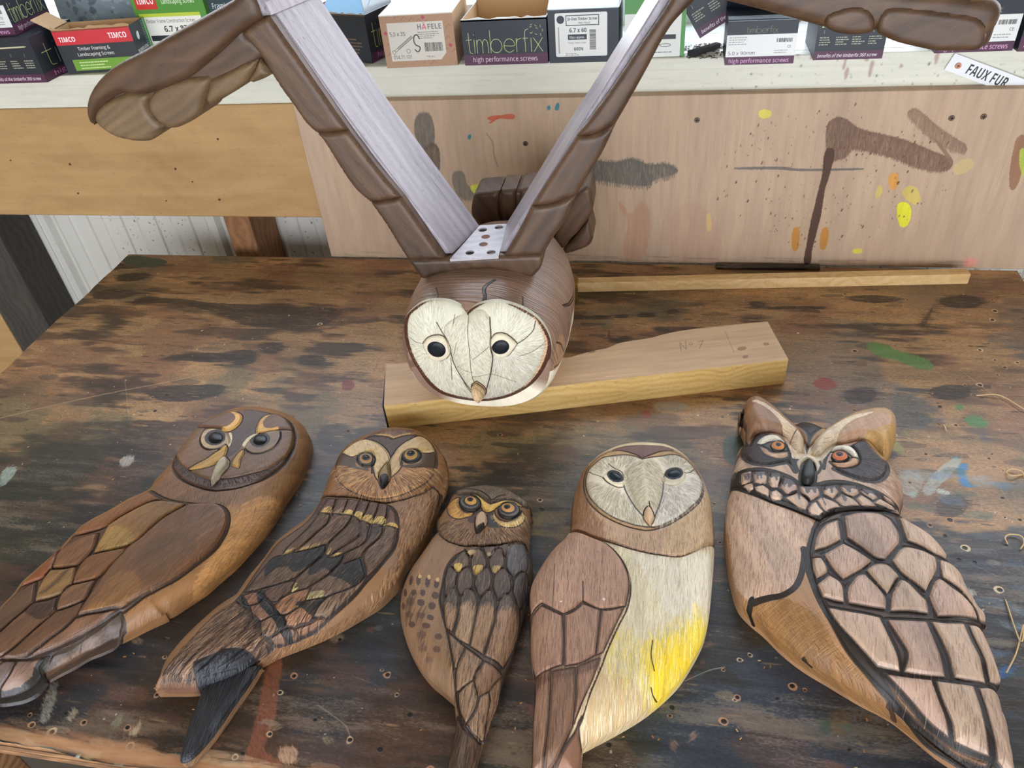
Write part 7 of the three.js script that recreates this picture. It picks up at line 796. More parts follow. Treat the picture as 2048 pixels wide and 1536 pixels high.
F #d6c0a2 .95|-93.4,-185.4 -84.2,-183.1 -74.6,-174.0 -65.5,-161.9 -56.8,-148.6 -49.2,-137.0 -44.5,-127.0 -45.0,-108.1 -57.5,-103.4 -59.5,-112.5 -62.0,-125.5 -65.2,-143.3 -71.6,-161.4 -81.7,-175.1
F #94745e .9|-92.7,-179.1 -81.8,-173.5 -71.7,-159.8 -65.4,-141.7 -62.2,-124.0 -66.2,-132.6 -73.9,-134.9 -81.9,-146.5 -90.2,-156.7 -94.5,-167.6
F #d8c6aa .95|-43.4,-106.8 -43.1,-114.0 -39.1,-123.1 -31.1,-134.1 -19.9,-145.6 -8.7,-155.7 2.3,-164.4 18.2,-172.0 29.4,-174.5 12.0,-163.6 -1.6,-151.7 -9.0,-140.5 -15.0,-125.2 -23.3,-112.9 -30.2,-103.8 -37.0,-101.8
F #b08d74 .9|29.3,-173.7 40.8,-173.0 47.6,-168.1 50.0,-160.6 34.3,-153.2 16.2,-142.7 6.8,-131.5 -3.5,-126.2 -13.1,-125.4 -7.0,-140.7 2.6,-153.6 13.8,-163.0
F #b08a50 .9|16.1,-141.9 34.2,-152.5 51.0,-160.0 44.1,-134.8 30.8,-113.5 24.4,-124.3 19.3,-132.6
H 260 9 a-2.412 #8a6c50 .5 .35|-103.2,-176.6 -93.4,-185.4 -74.6,-174.0 -44.5,-127.0 -45.7,-108.0 -60.4,-112.5 -73.9,-134.9 -94.8,-133.1 -106.5,-120.1 -109.2,-142.6
H 260 9 a-0.578 #8a6c50 .5 .35|-43.3,-108.3 -31.1,-134.1 2.3,-164.4 41.1,-174.6 51.5,-160.8 30.8,-113.5 16.4,-132.3 -13.5,-122.4 -30.2,-103.8
L .8 #3a281c .9|-51.8,-139.8 -56.5,-131.9 -59.6,-125.7
P wing wing - 1.5 6 #2a221d|-48.3,-13.2! -41.2,-25.9 -24.3,-36.8 -6.1,-41.1 15.8,-41.2 32.5,-39.4! 42.4,-29.2 54.5,-14.9 64.7,4.9 71.8,20.4 74.0,41.6 77.7,57.6 87.0,55.4! 80.7,64.0 74.8,75.4! 76.7,90.7 78.5,102.5 82.1,111.8! 75.1,121.6! 72.3,139.7 70.2,159.7 70.1,173.9 66.6,190.0 68.3,200.6! 49.7,194.6 31.2,182.9 13.8,170.4 -0.0,147.4 -20.2,127.1 -36.7,106.7 -48.6,78.0 -54.8,48.6 -56.1,16.4
P - feather wing 5 6 #c0a48e|-52.4,13.6! -48.3,-2.2 -38.7,-17.6 -25.9,-25.3! -26.1,-11.2 -26.5,-1.3! -39.4,8.0
P - feather wing 5 6 #b89a88|-20.3,-30.2! -7.0,-35.9 11.6,-36.7 20.8,-30.2! 25.1,-14.5 23.4,-2.1! 16.6,6.5 7.6,17.6! -0.7,15.6 -12.0,4.0 -21.5,-4.9! -21.0,-18.0
P - feather wing 5 6 #c4a892|29.2,-36.0! 49.6,-27.7 64.1,-22.8 67.2,-4.3! 61.7,6.5! 49.8,4.0 39.3,-2.6 30.1,-6.5! 29.3,-17.0
P - feather wing 5 6 #c0a48e|-54.2,22.4! -47.0,20.9! -43.4,30.5 -43.7,37.7! -53.4,44.4! -55.0,33.7
P - feather wing 5 6 #b89a88|-44.7,17.5! -25.9,2.7! -14.5,10.5 -3.4,20.4! -10.3,27.8 -19.9,35.1 -31.7,43.6! -38.2,33.7
P - feather wing 5 6 #c4a892|12.4,17.9! 25.1,2.2 39.4,3.5 51.0,9.8! 49.3,21.8 41.9,35.9 34.5,48.6! 26.1,39.2 18.3,30.8
P - feather wing 5 6 #c0a48e|-54.0,50.8! -42.9,39.5! -33.6,48.1 -33.8,67.2! -42.9,65.7 -50.8,63.2!
P - feather wing 5 6 #b89a88|-29.1,51.2! -18.9,37.6 -12.4,35.2! -0.1,56.8 -1.2,70.2! -17.0,68.8 -31.0,67.1! -31.4,60.4
P - feather wing 5 6 #c4a892|-11.4,30.8! -2.1,23.5 8.0,23.3 16.1,34.6! 8.8,46.9 2.1,55.0! -4.4,44.4
P - feather wing 5 6 #c0a48e|4.0,58.1! 9.5,46.8 17.9,38.3 29.9,53.8! 32.5,58.7 31.7,70.6! 17.0,69.8 0.7,71.7!
P - feather wing 5 6 #b89a88|34.6,52.9! 47.0,34.0 56.5,40.8 66.4,47.8 72.5,58.3 73.8,63.5! 53.3,69.9 37.5,72.5! 35.3,61.5
P - feather wing 5 6 #c4a892|53.7,11.1! 65.8,10.4 75.8,13.5 75.4,26.3 80.9,34.7 87.9,44.7 87.2,53.6! 82.8,59.7! 76.2,62.4 72.6,54.9 64.7,40.3 50.5,31.5!
P - feather wing 4.4 6 #c0a48e|-48.5,73.5! -34.6,75.3 -18.3,76.8 -7.8,78.8! -3.7,97.7 -1.1,111.5 -0.6,125.2! -9.8,123.4 -16.8,121.6! -29.2,105.7 -41.7,88.7
P - feather wing 4.4 6 #b89a88|-3.0,80.1! 13.7,78.9 28.2,78.1! 30.0,93.7 31.5,109.1 30.7,128.2! 14.1,127.6 1.6,125.3! 7.0,110.6 2.7,95.3
P - feather wing 4.4 6 #c4a892|31.3,77.7! 44.6,77.8 57.8,75.6! 59.5,91.8 62.2,106.4 61.2,126.2! 46.1,128.4 36.7,127.6! 37.2,110.0 34.8,93.1
P - feather wing 4.4 6 #c0a48e|61.4,75.0! 75.6,70.6 80.8,80.6 79.8,99.9 80.3,113.7! 72.1,119.9 65.6,122.9! 65.5,103.5 62.7,88.9
P - feather wing 3.8 6 #b89a88|-13.0,125.3! 1.9,128.3 20.4,130.8! 23.0,143.7 26.0,156.5 27.5,169.6! 15.9,159.0 1.4,140.3
P - feather wing 3.8 6 #c4a892|23.1,131.4! 37.7,132.0 49.9,131.9! 50.7,147.9 49.9,165.2 50.1,181.8! 39.8,177.0 30.4,171.3! 29.4,161.1 24.8,143.8
P - feather wing 3.8 6 #c0a48e|53.6,132.2! 69.5,127.3 76.8,135.0 75.8,155.7 69.4,183.6 68.5,199.8! 60.1,192.4 53.8,184.6! 54.3,165.3 54.6,146.6
P - feather wing 2.6 4 #7c5c40|-12.0,128.5! 1.2,142.7 16.1,161.4 29.0,172.8 39.9,179.2 49.6,184.2! 47.9,186.4 38.5,181.3 27.7,174.1 12.3,158.7 -3.0,142.1
H 1600 9 a1.708 #6a5244 .5 .4|-53.7,14.1 -23.6,-28.3 26.8,-34.6 66.3,-0.4 86.9,53.8 70.2,182.8 49.5,184.0 16.0,160.2 -17.0,121.2 -49.3,71.3
H 1000 9 a1.708 #e0c8b4 .45 .4|-53.7,14.1 -23.6,-28.3 26.8,-34.6 66.3,-0.4 86.9,53.8 70.2,182.8 49.5,184.0 16.0,160.2 -17.0,121.2 -49.3,71.3` };

carve(OWL_TAWNY, 'owl_carving', 'smooth tawny brown carved owl with golden crescent brows and an almost plain wing', 41, { grain: 2.2, amount: 0.34, rough: 0.42 });
carve(OWL_SHORTEARED, 'owl_carving', 'textured carved owl with cream brow patches, black barred wing and separate dark blue-black tail', 43, { grain: 2.3, amount: 0.22 });
carve(OWL_LITTLE, 'owl_carving', 'smallest carved owl, spotted breast and yellow V-shaped brow, lying in the middle of the row', 47, { grain: 1.7, amount: 0.24 });
carve(OWL_BARN, 'owl_carving', 'flat carved barn owl with white heart face and yellow-washed pale breast', 53, { grain: 1.6, amount: 0.2, rough: 0.55 });
carve(OWL_HORNED, 'owl_carving', 'large carved horned owl with raised ear tufts, orange eyes and black-edged scale feathers', 59, { grain: 1.3, amount: 0.3, rough: 0.48 });

// ---------------------------------------------------------------- the flying barn owl with upright wings
const darkWood = woodMat(61, ['#38281c', '#553e2c', '#705539'], { rough: 0.46, bump: 0.0007, rings: 0.16, ringAmt: 0.6, warp: 0.6, stretch: 0.5, turn: 2.18 });
const darkWoodR = woodMat(62, ['#38281c', '#553e2c', '#705539'], { rough: 0.46, bump: 0.0007, rings: 0.16, ringAmt: 0.6, warp: 0.6, stretch: 0.5, turn: 0.99 });
const tipWood = woodMat(68, ['#38281c', '#553e2c', '#705539'], { rough: 0.46, bump: 0.0007, rings: 0.14, ringAmt: 0.6, warp: 0.7, stretch: 0.5, turn: 0.42 });
const sheenWing = woodMat(63, ['#78737a', '#98929a', '#b3aeb4'], { rough: 0.26, bump: 0.0008, rings: 0.2, ringAmt: 0.6, warp: 0.5, stretch: 0.5, turn: Math.PI / 2 });  // window sheen on dark stained wood, painted in as pale lilac
const honeyWood = woodMat(64, ['#54422f', '#705a3e', '#8a714d'], { rough: 0.5, bump: 0.0007, turn: 0.5, rings: 0.25, ringAmt: 0.6, warp: 0.5, stretch: 0.5 });
const plateWood = woodMat(65, ['#8b888e', '#a5a2a8', '#b9b6bb'], { rough: 0.3, bump: 0.0006 });
{ const F0 = [-0.2, 0, -0.76], t = thing('flying_owl', 'large three-dimensional carved barn owl with upright spread wings standing on the oak offcut', 'owl carving', [F0[0], BY, F0[2]]);
  // body: rounded sections from the face back to the tail
  const secs = [[-655, -192, 107, 0.5, 0.5], [-655.2, -192, 107, 79, 65], [-656, -192, 107, 80, 66], [-660, -192, 108, 84, 69.5], [-668, -192, 110, 88, 71.5], [-690, -192, 111.5, 92, 73], [-720, -192, 112, 95, 73.5], [-760, -191, 112, 95, 73.5], [-800, -190, 113, 91, 71], [-830, -189, 114, 82, 66], [-860, -188, 117, 66, 56], [-885, -187, 121, 44, 40], [-900, -187, 123, 20, 20]];
  const NS = 120, pos = [], uvv = [], ix = [];
  const P = new Paint(0, 0, 360, 260, 3.2, '#8a7060', 66), r = P.r;   // u: angle in degrees from underneath, v: mm back from the face
  P.fill([[0, 0], [84, 0], [78, 30], [84, 60], [90, 90], [86, 180], [60, 260], [0, 260]], '#eae2cc', 1, 2); P.fill([[360, 0], [284, 0], [282, 60], [276, 120], [288, 180], [300, 260], [360, 260]], '#eae2cc', 1, 2);
  P.fill(spline(pts('84,4 96,10 100,24 92,40 80,40 78,20'), true, 2), '#b98f68', 0.6, 2);
  for (let v = -8; v < 270; v += 3.2) { const a = r() * 6, q = []; for (let k = 86; k <= 280; k += 6) q.push([k, v + Math.sin(k * 0.03 + a * 0.05) * 9 + Math.sin(k * 0.11 + v * 0.05) * 2.2]); P.stroke(q, 0.5 + r() * 0.9, r() < 0.65 ? '#513a2b' : '#97785f', 0.5, false, 0.22); }
  for (const s of ['176,0 174,12 176,30 172,46', '204,8 203,20 206,36', '146,0 147,14 150,28']) P.stroke(spline(pts(s), false, 1), s[0] === '1' && s[1] === '7' ? 1.9 : 0.8, '#1c120c', 0.95, false, 0.9);
  for (const s of ['112,60 104,80 98,110 96,126', '110,62 101,82 95,112', '100,14 92,26 84,34 80,44 86,56 94,62', '84,6 79,26 82,44']) P.stroke(spline(pts(s), false, 1), 1.5, '#2a1a12', 0.9, false, 0.9);
  for (const s of ['248,60 256,80 262,110 264,126', '294,20 286,40 278,60 272,68']) P.stroke(spline(pts(s), false, 1), 1.5, '#2a1a12', 0.9, false, 0.9);
  P.grain(0.1, 0.2, 1);
  const bodyM = std({ map: texOf(P.c, true), bumpMap: texOf(P.b, false), bumpScale: 0.0016, roughness: 0.32 });
  secs.forEach(([z, cx, cy, rx, ry]) => { for (let i = 0; i <= NS; i++) { const a = i / NS * Math.PI * 2, c = -Math.sin(a), s = -Math.cos(a), e = 0.84; pos.push((cx + Math.sign(c) * Math.pow(Math.abs(c), e) * rx * -1) / 1000 - F0[0], (cy + Math.sign(s) * Math.pow(Math.abs(s), e) * ry) / 1000, z / 1000 - F0[2]); uvv.push(i / NS, 1 - (-656 - z) / 260); } });
  for (let k = 0; k < secs.length - 1; k++) for (let i = 0; i < NS; i++) { const a = k * (NS + 1) + i, b = a + NS + 1; ix.push(a, b, a + 1, a + 1, b, b + 1); }
  const bg = new THREE.BufferGeometry(); bg.setAttribute('position', new THREE.Float32BufferAttribute(pos, 3)); bg.setAttribute('uv', new THREE.Float32BufferAttribute(uvv, 2)); bg.setIndex(ix); bg.computeVertexNormals();
  part('body', bg, bodyM, t);
  // heart-shaped face: pieces lie in an upright plane at the front (x across, z of the drawing runs down)
  const up = (x, h, z) => [x - F0[0] * 1000, -z, -656 + h - F0[2] * 1000];
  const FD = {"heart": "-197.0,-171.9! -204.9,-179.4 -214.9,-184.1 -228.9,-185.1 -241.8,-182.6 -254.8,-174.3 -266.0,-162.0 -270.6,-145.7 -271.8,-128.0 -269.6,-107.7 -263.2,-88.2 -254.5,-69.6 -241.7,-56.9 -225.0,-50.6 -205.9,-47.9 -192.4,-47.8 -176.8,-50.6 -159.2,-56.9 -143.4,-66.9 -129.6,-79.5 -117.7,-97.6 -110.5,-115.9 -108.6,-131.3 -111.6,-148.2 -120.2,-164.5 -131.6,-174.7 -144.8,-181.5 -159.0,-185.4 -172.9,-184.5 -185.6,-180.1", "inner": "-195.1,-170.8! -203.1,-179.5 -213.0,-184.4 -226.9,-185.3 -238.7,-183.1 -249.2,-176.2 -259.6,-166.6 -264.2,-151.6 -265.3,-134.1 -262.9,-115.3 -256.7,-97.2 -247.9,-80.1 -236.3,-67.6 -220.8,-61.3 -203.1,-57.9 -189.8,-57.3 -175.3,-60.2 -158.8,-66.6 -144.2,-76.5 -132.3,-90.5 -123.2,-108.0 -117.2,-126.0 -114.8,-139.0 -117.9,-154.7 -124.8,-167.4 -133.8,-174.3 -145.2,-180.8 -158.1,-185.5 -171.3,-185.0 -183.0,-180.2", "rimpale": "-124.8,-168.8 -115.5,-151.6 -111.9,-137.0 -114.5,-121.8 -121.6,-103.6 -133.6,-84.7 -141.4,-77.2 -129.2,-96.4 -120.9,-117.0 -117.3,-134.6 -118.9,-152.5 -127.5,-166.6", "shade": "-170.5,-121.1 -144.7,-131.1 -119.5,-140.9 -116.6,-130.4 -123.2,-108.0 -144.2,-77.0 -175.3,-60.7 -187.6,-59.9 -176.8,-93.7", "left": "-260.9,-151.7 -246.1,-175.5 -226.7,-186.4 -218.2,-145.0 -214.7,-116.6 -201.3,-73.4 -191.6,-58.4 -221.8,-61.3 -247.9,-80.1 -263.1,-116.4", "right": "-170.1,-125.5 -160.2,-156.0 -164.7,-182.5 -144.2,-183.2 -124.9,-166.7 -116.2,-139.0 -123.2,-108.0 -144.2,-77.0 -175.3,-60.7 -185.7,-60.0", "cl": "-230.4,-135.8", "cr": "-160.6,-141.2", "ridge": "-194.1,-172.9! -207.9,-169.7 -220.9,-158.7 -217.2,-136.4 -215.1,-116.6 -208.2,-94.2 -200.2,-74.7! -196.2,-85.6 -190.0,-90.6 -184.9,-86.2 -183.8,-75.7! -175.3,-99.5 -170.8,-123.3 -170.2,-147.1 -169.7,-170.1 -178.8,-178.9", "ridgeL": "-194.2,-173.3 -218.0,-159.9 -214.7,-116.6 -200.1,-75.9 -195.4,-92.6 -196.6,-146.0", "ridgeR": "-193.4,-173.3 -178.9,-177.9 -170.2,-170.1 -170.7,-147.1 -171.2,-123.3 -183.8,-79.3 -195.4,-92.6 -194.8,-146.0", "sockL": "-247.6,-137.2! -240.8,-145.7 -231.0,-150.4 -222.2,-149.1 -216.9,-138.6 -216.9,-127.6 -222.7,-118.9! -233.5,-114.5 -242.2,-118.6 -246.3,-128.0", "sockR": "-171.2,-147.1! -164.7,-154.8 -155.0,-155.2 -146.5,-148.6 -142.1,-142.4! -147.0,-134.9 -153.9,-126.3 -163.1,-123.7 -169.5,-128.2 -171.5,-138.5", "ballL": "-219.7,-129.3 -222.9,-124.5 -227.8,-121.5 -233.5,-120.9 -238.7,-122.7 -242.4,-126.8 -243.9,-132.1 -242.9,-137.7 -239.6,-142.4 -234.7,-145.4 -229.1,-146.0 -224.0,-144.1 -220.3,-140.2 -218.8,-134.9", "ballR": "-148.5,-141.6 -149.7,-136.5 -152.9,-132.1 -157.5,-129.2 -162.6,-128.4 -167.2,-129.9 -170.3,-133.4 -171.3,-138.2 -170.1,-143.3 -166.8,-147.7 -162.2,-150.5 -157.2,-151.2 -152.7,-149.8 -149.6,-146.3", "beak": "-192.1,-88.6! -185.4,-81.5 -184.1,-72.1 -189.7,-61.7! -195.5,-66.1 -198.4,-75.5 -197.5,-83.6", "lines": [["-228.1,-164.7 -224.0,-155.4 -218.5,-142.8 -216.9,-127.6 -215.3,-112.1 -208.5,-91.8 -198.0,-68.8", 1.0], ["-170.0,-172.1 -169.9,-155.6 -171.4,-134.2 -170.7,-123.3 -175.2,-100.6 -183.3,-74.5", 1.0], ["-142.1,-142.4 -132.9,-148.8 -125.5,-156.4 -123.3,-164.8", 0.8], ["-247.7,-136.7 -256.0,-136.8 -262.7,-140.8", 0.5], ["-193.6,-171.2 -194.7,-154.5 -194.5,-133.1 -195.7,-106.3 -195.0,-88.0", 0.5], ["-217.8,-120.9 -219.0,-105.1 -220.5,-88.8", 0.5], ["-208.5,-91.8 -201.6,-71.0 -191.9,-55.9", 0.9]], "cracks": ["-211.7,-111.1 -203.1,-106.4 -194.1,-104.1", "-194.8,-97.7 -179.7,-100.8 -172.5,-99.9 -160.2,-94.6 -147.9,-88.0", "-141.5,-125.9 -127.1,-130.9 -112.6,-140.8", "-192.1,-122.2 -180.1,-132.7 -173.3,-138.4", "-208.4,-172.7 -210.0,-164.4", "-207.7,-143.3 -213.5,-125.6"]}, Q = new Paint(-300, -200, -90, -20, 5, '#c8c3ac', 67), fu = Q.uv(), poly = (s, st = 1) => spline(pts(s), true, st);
  const heart = poly(FD.heart), hIn = poly(FD.inner), fm = std({ roughness: 0.5, bumpScale: 0.0014 });
  const bulge = (x, z) => { const d = inside(heart, x, z) ? near(heart, x, z)[0] : 0, u = clamp(d / 45); return 13 * Math.pow(1 - (1 - u) * (1 - u), 0.7); };
  Q.fill(heart, '#4a2a1c', 1); Q.fill(poly(FD.rimpale), '#d9b48c', 0.9, 0.6); Q.fill(hIn, '#cbc8b2', 1, 0.4);
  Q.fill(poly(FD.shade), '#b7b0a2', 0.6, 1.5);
  for (const [k, c0, n] of [['left', FD.cl, 1400], ['right', FD.cr, 1400]]) { Q.hair(poly(FD[k], 3), n, 6, 'c' + c0, '#8f886e', 0.5, 0.32); Q.hair(poly(FD[k], 3), n, 6, 'c' + c0, '#fffdf2', 0.5, 0.35); }
  Q.hair(poly(FD.ridgeL, 3), 500, 5, 'a2.1', '#8c7c68', 0.5, 0.35); Q.hair(poly(FD.ridgeR, 3), 500, 5, 'a1.0', '#8c7c68', 0.5, 0.35); Q.hair(poly(FD.ridge, 3), 500, 5, 'a1.5', '#f2ead4', 0.5, 0.35);
  for (const [s, w] of FD.lines) Q.stroke(spline(pts(s), false, 0.8), w, '#3a2e28', 0.85, false, 0.8);
  for (const s of FD.cracks) Q.stroke(spline(pts(s), false, 0.8), 0.3, '#2a2018', 0.9, false, 0.9);
  const lay = (s, lift, rr, base, cell = 0.9) => relief(poly(s), cell, (x, z, d) => { const u = clamp(d / rr); return bulge(x, z) + base - 0.7 + (lift + 0.7) * Math.sqrt(Math.max(0, 1 - (1 - u) * (1 - u))); }, fu, null, up);
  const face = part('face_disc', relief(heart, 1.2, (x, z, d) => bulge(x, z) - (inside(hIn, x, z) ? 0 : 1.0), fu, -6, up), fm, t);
  part('nose_ridge', lay(FD.ridge, 4.5, 18, 0), fm, face);
  const glass = new THREE.MeshPhysicalMaterial({ color: '#11181d', roughness: 0.42, specularIntensity: 0.6 });
  for (const [s, b] of [[FD.sockL, FD.ballL], [FD.sockR, FD.ballR]]) { Q.fill(poly(s), '#d8cdb4', 0.95); Q.stroke(poly(s), 0.7, '#4a3a30', 0.8, true, 0.8); const e = part('eye_rim', lay(s, 3.5, 4, 0), fm, face); part('eyeball', lay(b, 5.5, 8, 0, 0.7), glass, face); }
  Q.stroke(poly(FD.beak), 2, '#2a160e', 1, true, 0.8); Q.fill(poly(FD.beak), '#d8bc94', 1); Q.hair(poly(FD.beak), 60, 5, 'a1.5', '#8a6040', 0.5, 0.4);
  part('beak', lay(FD.beak, 12, 6, 4, 0.7), fm, face);
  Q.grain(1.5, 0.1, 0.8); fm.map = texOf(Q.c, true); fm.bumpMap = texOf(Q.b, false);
  const WG = {"mount": "-276.5,194.9! -225.9,197.2! -172.4,201.4! -122.7,204.3! -124.3,193.7 -129.3,182.9 -138.7,175.7 -152.5,177.9 -171.7,183.8 -194.3,184.6 -226.6,178.7 -241.3,177.6 -254.9,172.7 -263.0,169.9 -269.1,179.6", "boardL": "-227.2,198.5! -248.0,196.7! -283.7,267.6 -323.9,342.2 -361.4,413.4 -381.8,451.7! -366.4,453.7! -347.4,416.4 -311.4,346.0 -268.9,271.4", "boardR": "-172.4,201.4! -150.7,202.5! -120.7,252.1 -85.4,306.3 -33.2,387.0 24.2,474.1! 7.8,478.6! -60.5,372.7 -105.3,305.4 -145.0,243.2", "featL": ["-275.8,194.7! -234.9,197.4! -251.2,230.3 -271.4,271.0! -285.7,267.8 -306.7,264.8! -301.5,254.8 -293.5,237.5 -282.0,208.5", "-306.7,264.8! -285.7,267.8 -271.4,271.0! -291.6,302.7 -314.4,343.8! -329.8,342.1 -348.3,340.8! -343.7,333.9 -338.4,321.3 -328.5,296.4 -318.4,277.5", "-348.3,340.8! -329.8,342.1 -314.4,343.8! -331.4,378.0 -349.9,415.4 -368.4,453.1! -382.7,448.6 -400.8,438.7! -392.8,428.5 -385.6,414.9 -375.9,389.2 -366.0,369.3 -357.2,350.7"], "featR": ["-122.7,204.3! -165.7,202.2! -148.0,230.9 -131.6,261.6! -112.2,263.9 -85.3,274.0! -96.3,246.6 -111.4,224.3", "-85.3,274.0! -112.2,263.9 -131.6,261.6! -107.6,298.6 -83.2,335.1! -65.4,336.8 -45.6,347.2! -58.4,318.9 -70.8,298.5", "-45.6,347.2! -65.4,336.8 -83.2,335.1! -55.4,371.7 -26.7,413.6 -0.5,452.4 10.1,474.8! 34.5,470.0! 21.7,453.5 0.2,430.5 -20.0,393.3 -32.0,371.2"], "outerL": "-370.2,465.4! -374.1,476.3 -384.3,478.2 -399.3,468.9 -428.4,457.4 -472.8,441.0 -512.9,425.4 -544.3,414.0 -567.0,403.0 -584.0,390.5 -596.9,375.8 -601.8,362.4 -599.7,351.5 -590.0,346.5 -561.7,346.1 -526.1,359.3 -489.1,368.2 -465.9,375.2 -432.2,390.8 -409.2,400.9 -395.0,409.2 -384.3,419.1 -393.8,431.0 -400.8,438.7 -383.2,447.0 -367.5,453.1", "kneeL": "-366.5,453.4! -375.0,452.7! -377.9,464.1 -379.0,478.0! -363.9,480.4 -369.7,466.9", "covertL": "-372.5,463.9! -378.1,474.9 -388.9,475.4 -399.5,468.1 -428.6,456.6 -473.1,440.2 -513.2,424.5 -544.3,413.9 -566.5,402.6 -583.2,390.5 -594.5,378.4 -601.3,364.3 -601.2,352.5! -586.5,367.9 -565.6,380.8 -549.5,386.1! -530.7,383.5 -515.1,385.9 -492.2,391.8 -468.7,400.2 -444.0,413.6 -419.5,428.2 -403.1,438.6! -387.4,445.5 -374.2,452.2", "primL": ["-549.0,384.8! -524.9,382.4 -530.2,370.8 -528.6,360.8 -520.3,349.5! -526.2,343.3 -538.1,335.5 -552.1,333.0 -578.5,337.9 -593.2,348.1 -597.5,358.4 -586.9,371.8", "-519.3,383.3! -502.3,392.0 -477.9,397.2 -451.3,398.8 -449.4,396.2! -456.6,384.2 -465.1,373.0! -475.6,360.0 -495.7,350.7 -512.0,347.1 -522.3,353.0 -528.1,364.7 -527.5,374.1", "-449.2,395.9! -428.2,402.8 -406.0,410.8 -392.0,413.9! -401.0,402.4 -409.9,393.9! -417.2,388.4 -436.0,379.7 -458.7,369.7! -460.9,376.6 -455.9,386.0", "-391.2,413.9! -386.9,407.3 -382.6,399.2! -393.6,394.9 -405.3,391.7! -408.8,393.9 -399.7,403.3"], "outerR": "20.4,454.7! 65.3,442.9 90.4,435.7 107.1,430.8 132.2,423.3 148.7,419.2 162.4,419.5 167.9,421.3 176.0,416.3 189.6,411.2 206.5,406.7 219.6,403.9 240.8,403.3 256.6,404.0 261.2,408.9 262.7,421.6 263.6,431.0 261.9,437.0 253.2,441.7 218.5,448.2 172.6,453.7 117.7,462.7 61.4,477.9 37.1,486.3", "primR": ["126.4,434.0 137.1,440.2 152.2,441.9 164.5,434.6 167.0,422.1 161.6,420.0 148.7,419.6 132.0,424.1", "169.7,422.0 169.1,434.4 175.5,440.3 194.8,438.8 222.0,434.7 245.7,429.4 253.9,420.0 254.1,406.0 240.6,404.1 219.4,404.7 206.3,407.5 189.4,411.9 176.6,417.1"], "tail": ["-235.2,149.1 -239.1,154.8 -222.5,186.6 -199.1,198.4 -170.2,200.3 -120.7,187.0 -104.5,169.0 -122.6,131.3 -140.4,121.3 -191.6,143.8", "-229.9,155.3 -238.6,163.7 -240.8,171.2 -236.2,192.3 -232.1,198.6 -214.8,201.2 -200.3,202.1! -203.4,182.5 -203.4,167.8 -200.9,156.6!", "-198.1,203.6! -179.1,204.8! -181.2,182.6 -184.5,167.9 -197.5,156.6 -199.6,156.6! -201.1,169.7 -201.1,184.3", "-174.1,204.8! -164.0,206.6 -135.0,208.5 -136.7,173.8 -171.6,156.9 -192.3,156.7 -178.9,173.5", "-137.7,133.7! -130.7,155.5 -119.9,175.8 -103.5,199.0 -95.2,206.8 -87.6,206.8 -84.1,192.0 -84.3,175.1 -89.4,164.2! -102.3,146.5 -112.8,135.0 -124.0,121.4 -131.0,129.0", "-123.2,119.9! -104.1,141.8 -89.4,163.5! -84.9,143.9 -84.1,137.3 -89.2,126.8 -104.7,118.8 -121.2,113.4!"], "plate": "-224.5,-712.6! -171.8,-720.9! -174.4,-795.7! -207.0,-791.3!", "holes": ["-205.3,-727.9", "-181.5,-729.3", "-193.8,-746.8", "-194.6,-764.0", "-201.4,-780.5", "-183.5,-786.9"]};
  // wings and their mount: outlines in the upright plane z = -0.721, carried back through the thickness
  const ext = (s, z0, depth, bev, shear = 0, st = 3) => { const q = spline(pts(s), true, st).map(([x, y]) => [x, -y]), w = (x, h, z) => [x - shear * h - F0[0] * 1000, -z, z0 + h - F0[2] * 1000];
    const front = relief(q, Math.min(2.2, bev * 0.4 + 0.4), (x, z, d) => { const u = 1 - clamp(d / bev); return -bev * 0.85 * (1 - Math.sqrt(Math.max(0, 1 - u * u))); }, (x, z) => [x, z], -depth, w);
    const back = relief(q, 6, () => -depth, (x, z) => [x, z], null, w); back.index.array.reverse();
    return boxUV(mergeGeometries([front, back]).toNonIndexed()); };
  const mount = part('wing_mount', ext(WG.mount, -721, 76, 5), darkWood, t);
  { // plate on the mount, drilled right through
    const q = pts(WG.plate), sh = new THREE.Shape(q.map((p) => new THREE.Vector2(p.x, -p.y))), holes = WG.holes.map((h) => pts(h)[0]);
    holes.forEach((h, i) => { const c = new THREE.Path(); c.absellipse(h.x, -h.y, 5.0, 5.0, 0, Math.PI * 2, true); sh.holes.push(c); });
    const g = new THREE.ExtrudeGeometry(sh, { depth: 3, bevelEnabled: false, curveSegments: 24 }); g.rotateX(-Math.PI / 2).scale(0.001, 0.001, 0.001).translate(-F0[0], 0.1995, -F0[2]);
    part('drilled_plate', boxUV(g), plateWood, t);
    const dk = std({ color: '#2c1a10', roughness: 0.9 }), br = std({ color: '#6a4026', roughness: 0.7 });
    holes.forEach((h, i) => { const mid = i === 2 || i === 3; part(mid ? 'wooden_plug' : 'hole_floor', new THREE.CylinderGeometry(0.005, 0.005, mid ? 0.0025 : 0.0006, 24).translate(h.x / 1000 - F0[0], mid ? 0.2008 : 0.2, h.y / 1000 - F0[2]), mid ? br : dk, t); }); }
  const wl = part('wing', ext(WG.boardL, -731, 65, 2, 0.285), sheenWing, t, 'upright wing with window sheen painted on its inner face, bent outwards at its knee'), wr = part('wing', ext(WG.boardR, -731, 65, 2, -0.07), sheenWing, t, 'upright wing seen almost edge on, its outer half running out of the frame top');
  for (const s of WG.featL) part('wing_feather', ext(s, -719, 74, 6, 0.13), darkWood, wl);
  for (const s of WG.featR) part('wing_feather', ext(s, -719, 74, 6, 0.0), darkWoodR, wr);
  part('outer_wing', ext(WG.outerL, -727, 70, 8, 0.2), tipWood, wl); part('covert_band', ext(WG.covertL, -716, 50, 9, 0.1, 2), tipWood, wl); part('knee_cap', ext(WG.kneeL, -720, 76, 4, 0.285), sheenWing, wl);
